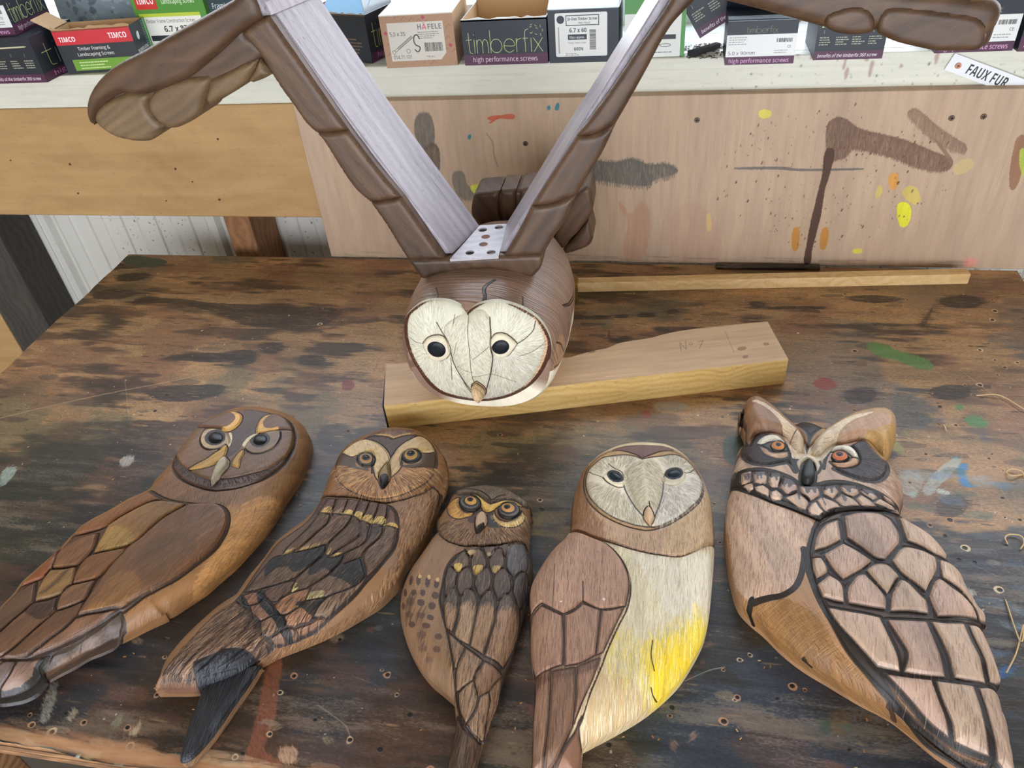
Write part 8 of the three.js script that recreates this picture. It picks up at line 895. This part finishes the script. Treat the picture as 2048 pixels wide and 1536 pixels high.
  for (const s of WG.primL) part('flight_feather', ext(s, -721, 46, 7, 0.1, 2), honeyWood, wl);
  part('outer_wing', ext(WG.outerR, -721, 76, 12, -0.07), tipWood, wr);
  for (const s of WG.primR) part('flight_feather', ext(s, -718, 50, 6, -0.07), tipWood, wr);
  // tail fan
  for (const [k, s] of WG.tail.entries()) part('tail_feather', ext(s, -880 - (k === 0 ? 6 : 0), 46, 6), k > 3 ? darkWoodR : darkWood, t);
}
// small tin standing behind the flying owl
{ const t = thing('small_tin', 'small round brass-coloured tin half hidden behind the flying owl', 'tin', [-0.141, BY, -0.948]); const m = std({ color: '#b09a58', metalness: 0.85, roughness: 0.28 });
  part('can', new THREE.LatheGeometry([[0.0, 0], [0.027, 0], [0.028, 0.001], [0.028, 0.03], [0.029, 0.032], [0.0275, 0.033], [0.0265, 0.031], [0, 0.0305]].map(([x, y]) => new THREE.Vector2(x, y)), 40), m, t); }

// ---------------------------------------------------------------- screw cartons on the sill
const card = std({ color: '#b08e68', roughness: 0.85 }), cardIn = std({ color: '#c2a27a', roughness: 0.85 });
function print(w, h, paint) { const k = 5.2, c = canvasOf(Math.round(w * k), Math.round(h * k)), g = c.getContext('2d'); g.scale(k, k); g.textBaseline = 'alphabetic'; paint(g, w, h); return std({ map: texOf(c, true), roughness: 0.45 }); }
const rect = (g, c, x, y, w, h) => { g.fillStyle = c; g.fillRect(x, y, w, h); };
function text(g, s, x, y, size, c, o = {}) { g.save(); g.font = `${o.w ?? ''} ${size}px ${o.f ?? 'sans-serif'}`; g.fillStyle = c; g.textAlign = o.a ?? 'left'; g.translate(x, y); g.rotate(o.r ?? 0); const m = o.fit ? o.fit / g.measureText(s).width : 1; g.scale(m, 1); g.fillText(s, 0, 0); g.restore(); }
function thinText(g, s, x, y, size, c, fit) { g.save(); g.font = `200 ${size}px sans-serif`; g.strokeStyle = c; g.lineWidth = size * 0.05; const m = fit / g.measureText(s).width; g.translate(x, y); g.scale(m, 1); g.fillStyle = c; g.fillText(s, 0, 0); g.restore(); }
// a hairline wordmark drawn as strokes: letters in a unit cell, x-height 1
const GLYPH = { t: [[[0.25, -0.5], [0.25, 0.75], [0.3, 0.95], [0.5, 1]], [[0, 0], [0.5, 0]]], i: [[[0.1, 0], [0.1, 1]], [[0.1, -0.4], [0.1, -0.34]]], m: [[[0, 0], [0, 1]], [[0, 0.4], [0.08, 0.12], [0.25, 0], [0.42, 0.12], [0.48, 0.4], [0.48, 1]], [[0.48, 0.4], [0.56, 0.12], [0.73, 0], [0.9, 0.12], [0.96, 0.4], [0.96, 1]]], b: [[[0, -0.65], [0, 1]], 'o'], e: [[[0.05, 0.5], [0.95, 0.5], [0.88, 0.2], [0.5, 0], [0.14, 0.2], [0.04, 0.5], [0.14, 0.82], [0.5, 1], [0.85, 0.85]]], r: [[[0, 0], [0, 1]], [[0, 0.4], [0.1, 0.1], [0.4, 0]]], f: [[[0.5, -0.65], [0.3, -0.6], [0.2, -0.4], [0.2, 1]], [[0, 0], [0.45, 0]]], x: [[[0, 0], [0.75, 1]], [[0.75, 0], [0, 1]]], n: [[[0, 0], [0, 1]], [[0, 0.4], [0.1, 0.1], [0.3, 0], [0.5, 0.1], [0.58, 0.4], [0.58, 1]]] };
const GW = { t: 0.6, i: 0.32, m: 1.18, b: 1.12, e: 1.12, r: 0.55, f: 0.6, x: 0.85, n: 0.8 };
function mark(g, word, x, y, h, fit, c) { const tot = [...word].reduce((s, k) => s + GW[k], 0), k = fit / tot; g.save(); g.strokeStyle = c; g.lineWidth = h * 0.04; g.lineCap = g.lineJoin = 'round'; let px = x;
  for (const ch of word) { for (const l of GLYPH[ch]) { g.beginPath(); if (l === 'o') g.ellipse(px + 0.5 * k, y - h * 0.5, 0.48 * k, h * 0.5, 0, 0, 7); else spline(l.map(([a, b]) => ({ x: a, y: b, c: ch === 'x' || ch === 'i' })), false, 0.08).forEach(([a, b], i) => i ? g.lineTo(px + a * k, y - h + b * h) : g.moveTo(px + a * k, y - h + b * h)); g.stroke(); } px += GW[ch] * k; } g.restore(); }
const INK = '#1d242e', LIME = '#cfd68a', PLUM = '#4d2340';
const blurb = (g, x, y, w, n, c, s = 1.6) => { const r = rng(n * 7 + Math.round(x)); for (let i = 0; i < n; i++) { let q = x; while (q < x + w * (0.6 + 0.4 * r())) { const l = 1 + r() * 3; rect(g, c, q, y + i * s * 1.5, l, s * 0.62); q += l + 0.7; } } };
const bars = (g, x, y, w, h) => { const r = rng(Math.round(x * 9)); let q = x; while (q < x + w) { const l = 0.25 + r() * 0.7; rect(g, '#20201f', q, y, l, h); q += l + 0.25 + r() * 0.6; } };
function screwPic(g, x, y, l, a) { g.save(); g.translate(x, y); g.rotate(a); g.fillStyle = '#d8d2b0'; g.beginPath(); g.moveTo(0, -3.6); g.lineTo(2, -3.4); g.lineTo(7, -1.1); g.lineTo(l - 5, -0.9); g.lineTo(l, 0); g.lineTo(l - 5, 0.9); g.lineTo(7, 1.1); g.lineTo(2, 3.4); g.lineTo(0, 3.6); g.closePath(); g.fill(); g.strokeStyle = '#8d8763'; g.lineWidth = 0.4; for (let q = l * 0.35; q < l - 4; q += 1.5) { g.beginPath(); g.moveTo(q, -1.5); g.lineTo(q + 0.8, 1.5); g.stroke(); } g.restore(); }
const benefits = (g, w, h) => { rect(g, INK, 0, 0, w, h); rect(g, PLUM, 0, h * 0.8, w, h * 0.2); screwPic(g, w * 0.06, h * 0.2, w * 0.85, -0.02); for (let i = 0; i < 4; i++) { rect(g, '#c8cbb0', w * (0.1 + 0.235 * i), h * 0.32, 0.35, h * 0.08); blurb(g, w * (0.05 + 0.235 * i), h * 0.48, w * 0.17, 4, '#a9ab92', h * 0.035); } text(g, 'benefits of the timberfix 360 screw', w * 0.05, h * 0.94, h * 0.105, '#eee6ee', { fit: w * 0.86, w: 'italic' }); };
const brand = (g, w, h) => { rect(g, INK, 0, 0, w, h); rect(g, PLUM, 0, h * 0.76, w, h * 0.24); mark(g, 'timberfix', w * 0.04, h * 0.73, h * 0.3, w * 0.92, LIME); thinText(g, 'high performance screws', w * 0.1, h * 0.93, h * 0.15, '#d9c6d6', w * 0.78); for (let i = 0; i < 9; i++) { g.strokeStyle = LIME; g.lineWidth = 0.5; g.beginPath(); g.arc(w * (0.82 + (i % 3) * 0.06), h * (0.12 + 0.03 * i), 1.6, i, i + 2.4); g.stroke(); } };
const sizeLabel = (size) => (g, w, h) => { rect(g, INK, 0, 0, w, h); mark(g, 'timberfix', w * 0.27, h * 0.27, h * 0.1, w * 0.46, LIME); rect(g, '#dfe2e0', 0, h * 0.3, w, h * 0.52); rect(g, PLUM, 0, h * 0.81, w, h * 0.19); blurb(g, w * 0.03, h * 0.35, w * 0.27, 4, '#9a9d9c', h * 0.035); bars(g, w * 0.72, h * 0.4, w * 0.22, h * 0.09); text(g, 'CE', w * 0.88, h * 0.62, h * 0.08, '#22252a'); blurb(g, w * 0.7, h * 0.67, w * 0.24, 2, '#9a9d9c', h * 0.035); text(g, size, w * 0.03, h * 0.77, h * 0.11, '#22252a', { fit: w * 0.4 }); thinText(g, 'high performance screws', w * 0.05, h * 0.95, h * 0.14, '#d9a8d0', w * 0.88); };
const side = (word, w0) => (g, w, h) => { rect(g, INK, 0, 0, w, h); rect(g, PLUM, 0, h * 0.8, w, h * 0.2); mark(g, word, w * 0.12, h * 0.72, h * 0.34, w0 * w, LIME); thinText(g, 'high p', w * 0.2, h * 0.94, h * 0.14, '#c58ab8', w * 0.6); };
const plain = (c) => std({ color: c, roughness: 0.45 });
const navy = plain(INK), inner = cardIn, silver = std({ color: '#b9c6d2', roughness: 0.22, metalness: 0.15 });
// a carton with its front bottom-left corner at p, turned about it; walls are separate panels
function carton(name, label, p, turn, [w, h, d], o = {}) {
  const t = thing(name, label, 'cardboard box', p, 'screw cartons along the window sill', turn), th = 1.6, s = 0.001;
  if (o.tilt) { t.rotation.order = 'YXZ'; t.rotation.z = o.tilt; } if (o.lean) t.rotation.x = o.lean;
  const B = (nm, a, b, c, x, y, z, m) => part(nm, bx(a * s, b * s, c * s, x * s, y * s, z * s), m, t);
  const wall = o.wall ?? navy, front = o.front ? print(w, h, o.front) : wall;
  B('front_panel', w, h, th, w / 2, h / 2, -th / 2, [wall, wall, wall, wall, front, inner]);
  B('back_panel', w, h + (o.back ?? 0), th, w / 2, (h + (o.back ?? 0)) / 2, -d + th / 2, [wall, wall, wall, wall, inner, wall]);
  const rs = o.right ? print(d, h, o.right) : wall;
  B('side_panel', th, h, d - 2 * th, w - th / 2, h / 2, -d / 2, [rs, inner, wall, wall, wall, wall]); B('side_panel', th, h, d - 2 * th, th / 2, h / 2, -d / 2, [inner, wall, wall, wall, wall, wall]);
  B('base_panel', w - 2 * th, th, d - 2 * th, w / 2, th / 2, -d / 2, inner);
  if (o.lid) B('lid', w, th, d, w / 2, h + th / 2, -d / 2, o.lidM ?? silver);
  for (const f of o.flaps ?? []) { // [edge, length, opening angle, material]
    const [e, l, a, m] = f, g = bx((e === 'f' || e === 'b' ? w : d - 4) * s, 1.2 * s, l * s, 0, 0, -l * s / 2), q = part('flap', g, m ?? silver, t); q.rotation.order = 'YXZ'; q.position.set((e === 'l' ? 0 : e === 'r' ? w : w / 2) * s, (h + 0.6) * s, (e === 'f' ? 0 : e === 'b' ? -d : -d / 2) * s); q.rotation.y = { f: 0, b: Math.PI, l: -Math.PI / 2, r: Math.PI / 2 }[e]; q.rotation.x = a; }
  for (const j of o.torn ?? []) { const sh = new THREE.Shape(); const r = rng(j.seed ?? 3); sh.moveTo(0, -2); for (let x = 0; x <= w; x += w / 14) sh.lineTo(x, r() * (j.h ?? 3)); sh.lineTo(w, -2); sh.closePath(); const g = new THREE.ExtrudeGeometry(sh, { depth: th, bevelEnabled: false }).scale(s, s, s).translate(0, h * s, -th * s); part('torn_edge', g, j.m ?? card, t); }
  return t;
}
const Y = SILL + 0.0004;
// stacked pair at the far end of the sill
carton('screw_carton', 'dark carton with pictured screw and plum band, bottom of the stack at the sill end', [-1.012, Y, -1.044], 0.0, [98, 62, 100], { front: benefits, right: side('tin', 0.8), lid: true, lidM: navy });
{ const t = carton('screw_carton', 'open screw carton stacked on another, white size label and shiny raised lid flap', [-1.06, Y + 0.0642, -1.05], 0.06, [118, 58, 92], { front: sizeLabel('5.0 x 60mm'), right: brand, flaps: [['r', 70, 0.9, (() => { const m = print(88, 70, (g, w, h) => { rect(g, INK, 0, 0, w, h); mark(g, 'timberfix', w * 0.04, h * 0.55, h * 0.34, w * 0.9, '#e8ecf4'); rect(g, '#5a4a9a', 0, h * 0.72, w, h * 0.28); thinText(g, 'high performance screws', w * 0.1, h * 0.92, h * 0.16, '#cfc8ee', w * 0.8); }); return m; })()], ['b', 40, 0.5]] });
}
{ const rail = thing('wood_dowel', 'pale slim wooden stick lying across the stacked cartons', 'wood stick', [-1.06, Y + 0.175, -1.1], null, 0.35); part('stick', new THREE.CylinderGeometry(0.005, 0.005, 0.28, 12).rotateZ(Math.PI / 2), std({ color: '#c79d62', roughness: 0.6 }), rail); }
carton('screw_carton', 'open torn carton in red, black and green with its brown inside showing', [-0.904, Y, -1.082], 0.1, [122, 62, 50], { wall: plain('#20262c'),
  front: (g, w, h) => { rect(g, '#262b30', 0, 0, w, h); rect(g, '#c92a34', 0, 0, w, h * 0.34); rect(g, '#6a9a2c', w * 0.12, h * 0.68, w, h * 0.26); text(g, 'TIMCO', w * 0.05, h * 0.26, h * 0.15, '#f4ecec', { w: 'bold', fit: w * 0.22 }); text(g, 'TIMCO', w * 0.7, h * 0.24, h * 0.17, '#f4ecec', { w: 'bold', fit: w * 0.24 }); text(g, 'Timber Framing &', w * 0.25, h * 0.48, h * 0.11, '#e8e8e4', { fit: w * 0.42 }); text(g, 'Landscaping Screws', w * 0.22, h * 0.61, h * 0.11, '#e8e8e4', { fit: w * 0.48 }); blurb(g, w * 0.2, h * 0.74, w * 0.5, 3, '#c8dc9c', h * 0.045); },
  right: (g, w, h) => { rect(g, '#23313a', 0, 0, w, h); rect(g, '#6fd070', w * 0.9, 0, w * 0.1, h); g.fillStyle = '#e8eeee'; g.beginPath(); g.ellipse(w * 0.35, h * 0.28, 4, 6, 0.3, 0, 7); g.fill(); text(g, '10x LONGER LASTING', w * 0.04, h * 0.62, h * 0.1, '#e4ecec', { w: 'bold', fit: w * 0.72 }); text(g, 'CORROSION RESISTANCE', w * 0.04, h * 0.76, h * 0.1, '#e4ecec', { w: 'bold', fit: w * 0.76 }); for (let i = 0; i < 8; i++) { g.strokeStyle = '#9fc2cc'; g.lineWidth = 0.6; g.strokeRect(w * 0.76, h * (0.04 + i * 0.1), 5, 4); } }, torn: [{ seed: 4, h: 5 }], flaps: [['l', 30, 2.6, cardIn]] });
carton('screw_carton', 'tall green carton with white size label standing behind the wing tip', [-0.80, Y, -1.145], 0.0, [118, 98, 60], { wall: plain('#5a9a34'), lid: true, lidM: plain('#3a4a48'),
  front: (g, w, h) => { rect(g, '#4f8f34', 0, 0, w, h); rect(g, '#c8302c', w * 0.05, 0, w * 0.3, h * 0.27); text(g, 'TIMCO', w * 0.07, h * 0.19, h * 0.15, '#f4ecec', { w: 'bold', fit: w * 0.25 }); text(g, 'Landscaping Screws', w * 0.42, h * 0.2, h * 0.1, '#e6f0da', { fit: w * 0.46 }); rect(g, '#b9cc3c', w * 0.05, h * 0.33, w * 0.86, h * 0.06); rect(g, '#e8e6de', w * 0.05, h * 0.38, w * 0.86, h * 0.6); text(g, 'Timber Frame Construction Screws', w * 0.12, h * 0.47, h * 0.07, '#3c3c3a', { fit: w * 0.7 }); text(g, '6.7 x 87', w * 0.34, h * 0.6, h * 0.12, '#22221f', { w: 'bold', fit: w * 0.34 }); rect(g, '#22262a', w * 0.12, h * 0.65, w * 0.42, h * 0.08); rect(g, '#22262a', w * 0.58, h * 0.65, w * 0.3, h * 0.08); g.strokeStyle = '#8f8f8a'; g.lineWidth = 0.7; g.beginPath(); g.arc(w * 0.26, h * 0.82, 4, 0, 7); g.stroke(); g.strokeRect(w * 0.37, h * 0.79, 20, 5); blurb(g, w * 0.2, h * 0.9, w * 0.4, 2, '#8f8f8a', 1.5); } });
carton('screw_carton', 'narrow dark teal carton standing behind the tall green carton', [-0.675, Y, -1.145], 0.0, [50, 102, 60], { wall: plain('#1f3a42'), lid: true, lidM: plain('#8fa4b0'), front: (g, w, h) => { rect(g, '#1f3a42', 0, 0, w, h); text(g, 'Timber', w * 0.1, h * 0.2, h * 0.1, '#dfe8e8', { fit: w * 0.7 }); text(g, 'Framing &', w * 0.1, h * 0.33, h * 0.1, '#dfe8e8', { fit: w * 0.8 }); text(g, 'Landscaping', w * 0.1, h * 0.46, h * 0.1, '#dfe8e8', { fit: w * 0.8 }); } });
{ const P = new Paint(0, 0, 260, 240, 2.4, '#7f8e96', 81), r = P.r; for (let i = 0; i < 420; i++) { const x = r() * 260, y = r() * 240, s = 1 + r() * r() * 9; P.fill(spline([0, 1, 2, 3, 4, 5, 6].map((k) => ({ x: x + Math.cos(k * 0.9) * s * (0.4 + r()), y: y + Math.sin(k * 0.9) * s * (0.4 + r()) })), true, 0.8), r() < 0.6 ? '#4c5862' : '#a4b2b8', 0.55, 1); } P.grain(0.4, 0.25, 1);
  const t = thing('speckled_sheet', 'grey mottled sheet leaning on the window behind the torn carton', 'metal sheet', [-0.86, Y, -1.215]); t.rotation.x = -0.1; part('sheet', bx(0.26, 0.24, 0.003, 0, 0.12, 0), std({ map: texOf(P.c, true), roughness: 0.5, metalness: 0.2 }), t); }
carton('screw_carton', 'small red and white carton peeping out behind the wing with painted sheen', [-0.545, Y, -1.165], -0.35, [44, 66, 60], { wall: plain('#d8475a'), lid: true, lidM: plain('#5c5048') });
carton('screw_carton', 'worn black carton with wide bluish lid flap folded back', [-0.486, Y, -1.112], -0.3, [74, 64, 70], { front: (g, w, h) => { rect(g, '#1e252d', 0, 0, w, h); blurb(g, w * 0.5, h * 0.5, w * 0.3, 5, '#7a6250', 3); }, right: side('tin', 0.5), torn: [{ seed: 9, h: 3 }], flaps: [['f', 84, 0.62, std({ color: '#7fb4da', roughness: 0.28 })], ['r', 40, 1.5, silver]] });
carton('screw_carton', 'brown carton with white label, black looped scribble and drawn screw', [-0.386, Y, -1.066], 0.05, [101, 67, 108], { wall: card, lid: true, lidM: std({ color: '#d9d4c6', roughness: 0.35 }),
  front: (g, w, h) => { rect(g, '#ad8767', 0, 0, w, h); g.strokeStyle = '#96604e'; g.lineWidth = 0.7; for (let i = 0; i < 30; i++) { const x = (i * 37) % w, y = (i * 23) % h; g.beginPath(); g.moveTo(x, y); g.lineTo(x + 5, y - 5); g.lineTo(x + 8, y - 2); g.stroke(); } g.fillStyle = '#b8405a'; for (const [x, y] of [[0.06, 0.32], [0.6, 0.05], [0.93, 0.6]]) { g.beginPath(); g.moveTo(w * x, h * y - 3); g.lineTo(w * x + 3, h * y); g.lineTo(w * x, h * y + 3); g.lineTo(w * x - 3, h * y); g.fill(); }
    g.fillStyle = '#d6d1c6'; g.beginPath(); g.moveTo(w * 0.09, h * 0.13); g.lineTo(w * 0.86, h * 0.13); g.lineTo(w * 0.86, h * 0.74); g.lineTo(w * 0.78, h * 0.87); g.lineTo(w * 0.09, h * 0.87); g.fill(); text(g, 'H', w * 0.5, h * 0.27, h * 0.14, '#77777a', { w: 'bold' }); text(g, 'Ä', w * 0.57, h * 0.27, h * 0.14, '#d8566c', { w: 'bold' }); text(g, 'FELE', w * 0.64, h * 0.27, h * 0.14, '#77777a', { w: 'bold', fit: w * 0.2 }); text(g, '5,0 x 35', w * 0.11, h * 0.38, h * 0.11, '#2a2a2a', { fit: w * 0.22 }); text(g, '014.71.101', w * 0.12, h * 0.83, h * 0.1, '#2a2a2a', { fit: w * 0.26 }); blurb(g, w * 0.5, h * 0.32, w * 0.3, 4, '#8c8a86', 1.7); bars(g, w * 0.57, h * 0.53, w * 0.25, h * 0.17);
    g.strokeStyle = '#44403c'; g.lineWidth = 0.5; g.save(); g.translate(w * 0.13, h * 0.7); g.rotate(-0.6); g.strokeRect(3, -1.3, 32, 2.6); for (let q = 8; q < 34; q += 1.4) { g.beginPath(); g.moveTo(q, -1.8); g.lineTo(q + 0.9, 1.8); g.stroke(); } g.beginPath(); g.moveTo(3, -1.2); g.lineTo(-1, -3); g.lineTo(-1, 3); g.lineTo(3, 1.2); g.stroke(); g.restore(); g.beginPath(); g.arc(w * 0.34, h * 0.68, 2.6, 0, 7); g.stroke();
    g.strokeStyle = '#17171a'; g.lineWidth = 1.4; g.lineCap = 'round'; g.beginPath(); spline(pts('52,30 49,25 45,27 44,34 46,38 51,41 50,45 47,47 44,44'), false, 0.5).forEach(([x, y], i) => i ? g.lineTo(x * w / 101, y * h / 67) : g.moveTo(x * w / 101, y * h / 67)); g.stroke(); text(g, '100 pcs', w * 0.58, h * 0.82, h * 0.05, '#55524e'); } });
carton('screw_carton', 'open dark carton with large thin lettering and raised brown back panels', [-0.274, Y, -1.068], 0.0, [115, 58, 105], { front: brand, wall: navy, back: 12, torn: [{ seed: 12, h: 3, m: std({ color: '#d8dcd8', roughness: 0.7 }) }] });
carton('screw_carton', 'black carton with white barcode label and torn pale flaps', [-0.157, Y, -1.068], 0.0, [92, 66, 95], { front: (g, w, h) => { rect(g, '#1f2832', 0, 0, w, h); g.fillStyle = '#dcdedb'; g.beginPath(); g.roundRect(w * 0.1, h * 0.06, w * 0.74, h * 0.82, 2); g.fill(); g.fillStyle = '#26303a'; g.beginPath(); g.arc(w * 0.18, h * 0.18, 5, 0, 7); g.fill(); g.strokeStyle = '#26303a'; g.lineWidth = 1; g.strokeRect(w * 0.26, h * 0.11, w * 0.46, h * 0.18); text(g, 'In-Dex Timber Screw', w * 0.28, h * 0.2, h * 0.08, '#26303a', { w: 'bold', fit: w * 0.42 }); text(g, 'Hex Head', w * 0.43, h * 0.27, h * 0.055, '#26303a'); text(g, '6.7 x 60', w * 0.3, h * 0.42, h * 0.11, '#26303a', { w: 'bold', fit: w * 0.25 }); rect(g, '#26303a', w * 0.28, h * 0.46, w * 0.27, h * 0.1); text(g, '50pcs approx.', w * 0.3, h * 0.535, h * 0.065, '#e6e8e6', { fit: w * 0.22 }); text(g, 'Fixings, Organic Green', w * 0.28, h * 0.63, h * 0.045, '#55585a', { fit: w * 0.26 }); text(g, '60IN', w * 0.36, h * 0.77, h * 0.085, '#26303a', { w: 'bold' }); g.save(); g.translate(w * 0.68, h * 0.38); g.rotate(Math.PI / 2); bars(g, 0, 0, h * 0.38, w * 0.09); g.restore(); rect(g, '#9a9c9a', w * 0.14, h * 0.32, 1.6, h * 0.5); blurb(g, w * 0.24, h * 0.82, w * 0.18, 2, '#6a6c6a', 1.2); }, flaps: [['f', 40, 0.35, std({ color: '#cfdde2', roughness: 0.35 })], ['r', 46, 1.9, std({ color: '#dfe6e8', roughness: 0.4 })], ['b', 60, 2.0, silver]] });
carton('screw_carton', 'white and green labelled carton mostly hidden behind the upright wing', [-0.058, Y, -1.082], 0.0, [78, 82, 70], { wall: plain('#4f8f4a'), lid: true, lidM: plain('#3c7a44'), front: (g, w, h) => { rect(g, '#d9dcd6', 0, 0, w, h); rect(g, '#4f8f4a', 0, 0, w, h * 0.34); rect(g, '#4f8f4a', w * 0.93, 0, w * 0.07, h); text(g, 'Screws', w * 0.55, h * 0.46, h * 0.08, '#5a5c5a'); rect(g, '#22262a', w * 0.45, h * 0.66, w * 0.4, h * 0.07); g.strokeStyle = '#77797a'; g.beginPath(); g.ellipse(w * 0.68, h * 0.82, 7, 1.8, 0, 0, 7); g.stroke(); blurb(g, w * 0.5, h * 0.92, w * 0.4, 1, '#77797a', 2); } });
carton('screw_carton', 'dark carton with plum band tipped up on one corner', [0.0400, BY + 0.3141, -1.1065], 0.0, [98, 62, 50], { front: benefits, tilt: 0.56, lid: true, lidM: navy });
carton('screw_carton', 'white-labelled dark carton with 5.0 x 90mm printed on its front', [0.0705, Y, -1.04], 0.0, [83, 51, 62], { front: sizeLabel('5.0 x 90mm'), flaps: [['f', 16, 0.1, std({ color: '#8b959c', roughness: 0.3 })], ['b', 52, 1.0, navy]], lid: true, lidM: navy });
carton('screw_carton', 'dark carton with plum band beneath the outstretched wing', [0.178, Y, -1.05], 0.0, [81, 52, 80], { front: benefits, lid: true, lidM: navy });
carton('screw_carton', 'dark carton with white label half hidden by the rounded wing end', [0.322, Y, -1.064], 0.03, [88, 60, 80], { front: sizeLabel('5.0 x 70mm'), lid: true, lidM: plain('#9aa3aa') });
carton('screw_carton', 'tall dark carton with plum band cut off by the picture edge', [0.414, Y, -1.062], 0.0, [98, 88, 80], { front: benefits, lid: true, lidM: navy });
// loose screw on the size-labelled carton, and a scrap of foil on the sill
{ const m = std({ color: '#c9b98a', metalness: 0.8, roughness: 0.3 }), t = thing('wood_screw', 'single brass-coloured wood screw sticking out of the size-labelled carton', 'screw', [0.1515, Y + 0.051, -1.045]); t.rotation.set(0.25, 0.2, 0);
  part('head', new THREE.CylinderGeometry(0.0052, 0.0024, 0.004, 20).rotateX(Math.PI / 2), m, t); part('shank', new THREE.CylinderGeometry(0.0022, 0.0018, 0.05, 12).rotateX(Math.PI / 2).translate(0, 0, -0.027), m, t); part('cross_slot', mergeGeometries([bx(0.006, 0.0012, 0.0006, 0, 0, 0.0021), bx(0.0012, 0.006, 0.0006, 0, 0, 0.0021)]), std({ color: '#2c261a' }), t);
  const dk = std({ color: '#2b2c2e', roughness: 0.8 }), b = thing('dark_bit', 'dark wood stick lying in litter beside the green-edged carton', 'wood stick', [0.046, Y + 0.004, -1.095], null, 0.75); part('stick', boxUV(rb(0.052, 0.007, 0.009, 0.001)), dk, b);
  const r = rng(71), gs = []; for (let i = 0; i < 130; i++) { const q = new THREE.BoxGeometry(0.001 + r() * 0.004, 0.0006, 0.0006 + r() * 0.002).toNonIndexed(); q.rotateY(r() * 6); const a = r() * 6.28, d = Math.sqrt(r()) * 0.035; gs.push(q.translate(0.05 + Math.cos(a) * d * 1.2, Y + 0.0005, -1.1 + Math.sin(a) * d)); } tag(part('sill_litter', mergeGeometries(gs), std({ color: '#5b5148', roughness: 0.9 }), scene), 'dark crumbs scattered on the white sill beside the green carton', 'litter', null, 'stuff'); }
// plastic name strip screwed to the sill
{ const t = thing('name_strip', 'white plastic strip lettered FAUX FUR screwed at a slant to the sill', 'sign', [0.3525, BY + 0.2836, -1.0735]); t.rotation.z = -0.36; t.rotation.y = -0.03;
  const m = print(170, 21, (g, w, h) => { rect(g, '#e3e6ea', 0, 0, w, h); text(g, 'FAUX FUR', 24, 16.6, 17, '#25282c', { w: 'bold', fit: 54 }); }); const w = std({ color: '#e3e6ea', roughness: 0.25 });
  part('strip', bx(0.17, 0.021, 0.0012, 0.077, 0, 0), [w, w, w, w, m, w], t); part('screw_head', new THREE.CylinderGeometry(0.0035, 0.004, 0.0014, 18).rotateX(Math.PI / 2).translate(0.0042, -0.001, 0.0011), std({ color: '#a8745c', metalness: 0.7, roughness: 0.35 }), t); part('cross_slot', mergeGeometries([bx(0.004, 0.0008, 0.0004, 0.0042, -0.001, 0.0019), bx(0.0008, 0.004, 0.0004, 0.0042, -0.001, 0.0019)]), std({ color: '#3c2418' }), t); }

// ---------------------------------------------------------------- wood shavings and sawdust on the bench
{ const pale = std({ color: '#d9bb8c', roughness: 0.8 }), curl = (s, w, y) => new THREE.TubeGeometry(new THREE.CatmullRomCurve3(pts(s).map((p, i) => new THREE.Vector3(p.x / 1000, 0.0008 + y * Math.abs(Math.sin(i * 1.3)), p.y / 1000))), 40, w, 5);
  const list = [['385.5,-639.5 370.5,-633.8 368.3,-639.4 374.5,-644.3 383.0,-640.8 384.3,-635.8', 'pale looped wood shaving by the bench edge, beside the blue paint mark'], ['341.5,-542.2 340.1,-548.1 347.1,-553.8 355.4,-552.2 355.4,-543.6 350.9,-537.1', 'pale C-shaped wood curl lying beside the horned owl shoulder'], ['373.1,-767.0 393.4,-766.8 403.8,-762.2 410.3,-752.0 416.6,-742.0', 'straight pale straw splinter on the worn bench near the long oak strip end'], ['320.6,-477.2 319.0,-431.4 327.7,-452.1 312.1,-421.0 298.6,-400.8', 'curved pale fibre lying beside the horned owl tail'], ['324.5,-712.2 323.9,-705.5 324.4,-698.9', 'tiny yellow splinter near the green paint spot']];
  list.forEach(([s, l]) => tag(part('wood_shaving', curl(s, 0.0007, 0.003), pale, scene).translateY(BY), l, 'wood shaving'));
  const r = rng(77), g = [0, 1, 2].map((k) => new THREE.BoxGeometry(0.0024 + k * 0.001, 0.0005, 0.0009)), im = new THREE.InstancedMesh(g[0], pale, 260), M = new THREE.Matrix4(), e = new THREE.Euler(), q = new THREE.Quaternion(), c = new THREE.Color();
  for (let i = 0; i < 260; i++) { const x = BX0 + 0.05 + r() * 1.34, z = -0.98 + Math.pow(r(), 0.6) * 0.7, s = 0.3 + r() * 0.9; e.set((r() - 0.5) * 0.3, r() * 6.3, 0); M.compose(new THREE.Vector3(x, BY + 0.0006, z), q.setFromEuler(e), new THREE.Vector3(s, 1, s)); im.setMatrixAt(i, M); im.setColorAt(i, c.set(['#e6d2b0', '#c99c6c', '#d9d4c6'][i % 3])); }
  im.name = 'sawdust'; tag(im, 'fine pale sawdust chips scattered over the dark bench top', 'sawdust', null, 'stuff'); scene.add(im); }

scene.traverse((o) => { if (o.isMesh) { o.castShadow = true; o.receiveShadow = true; } });
renderer.render(scene, camera);
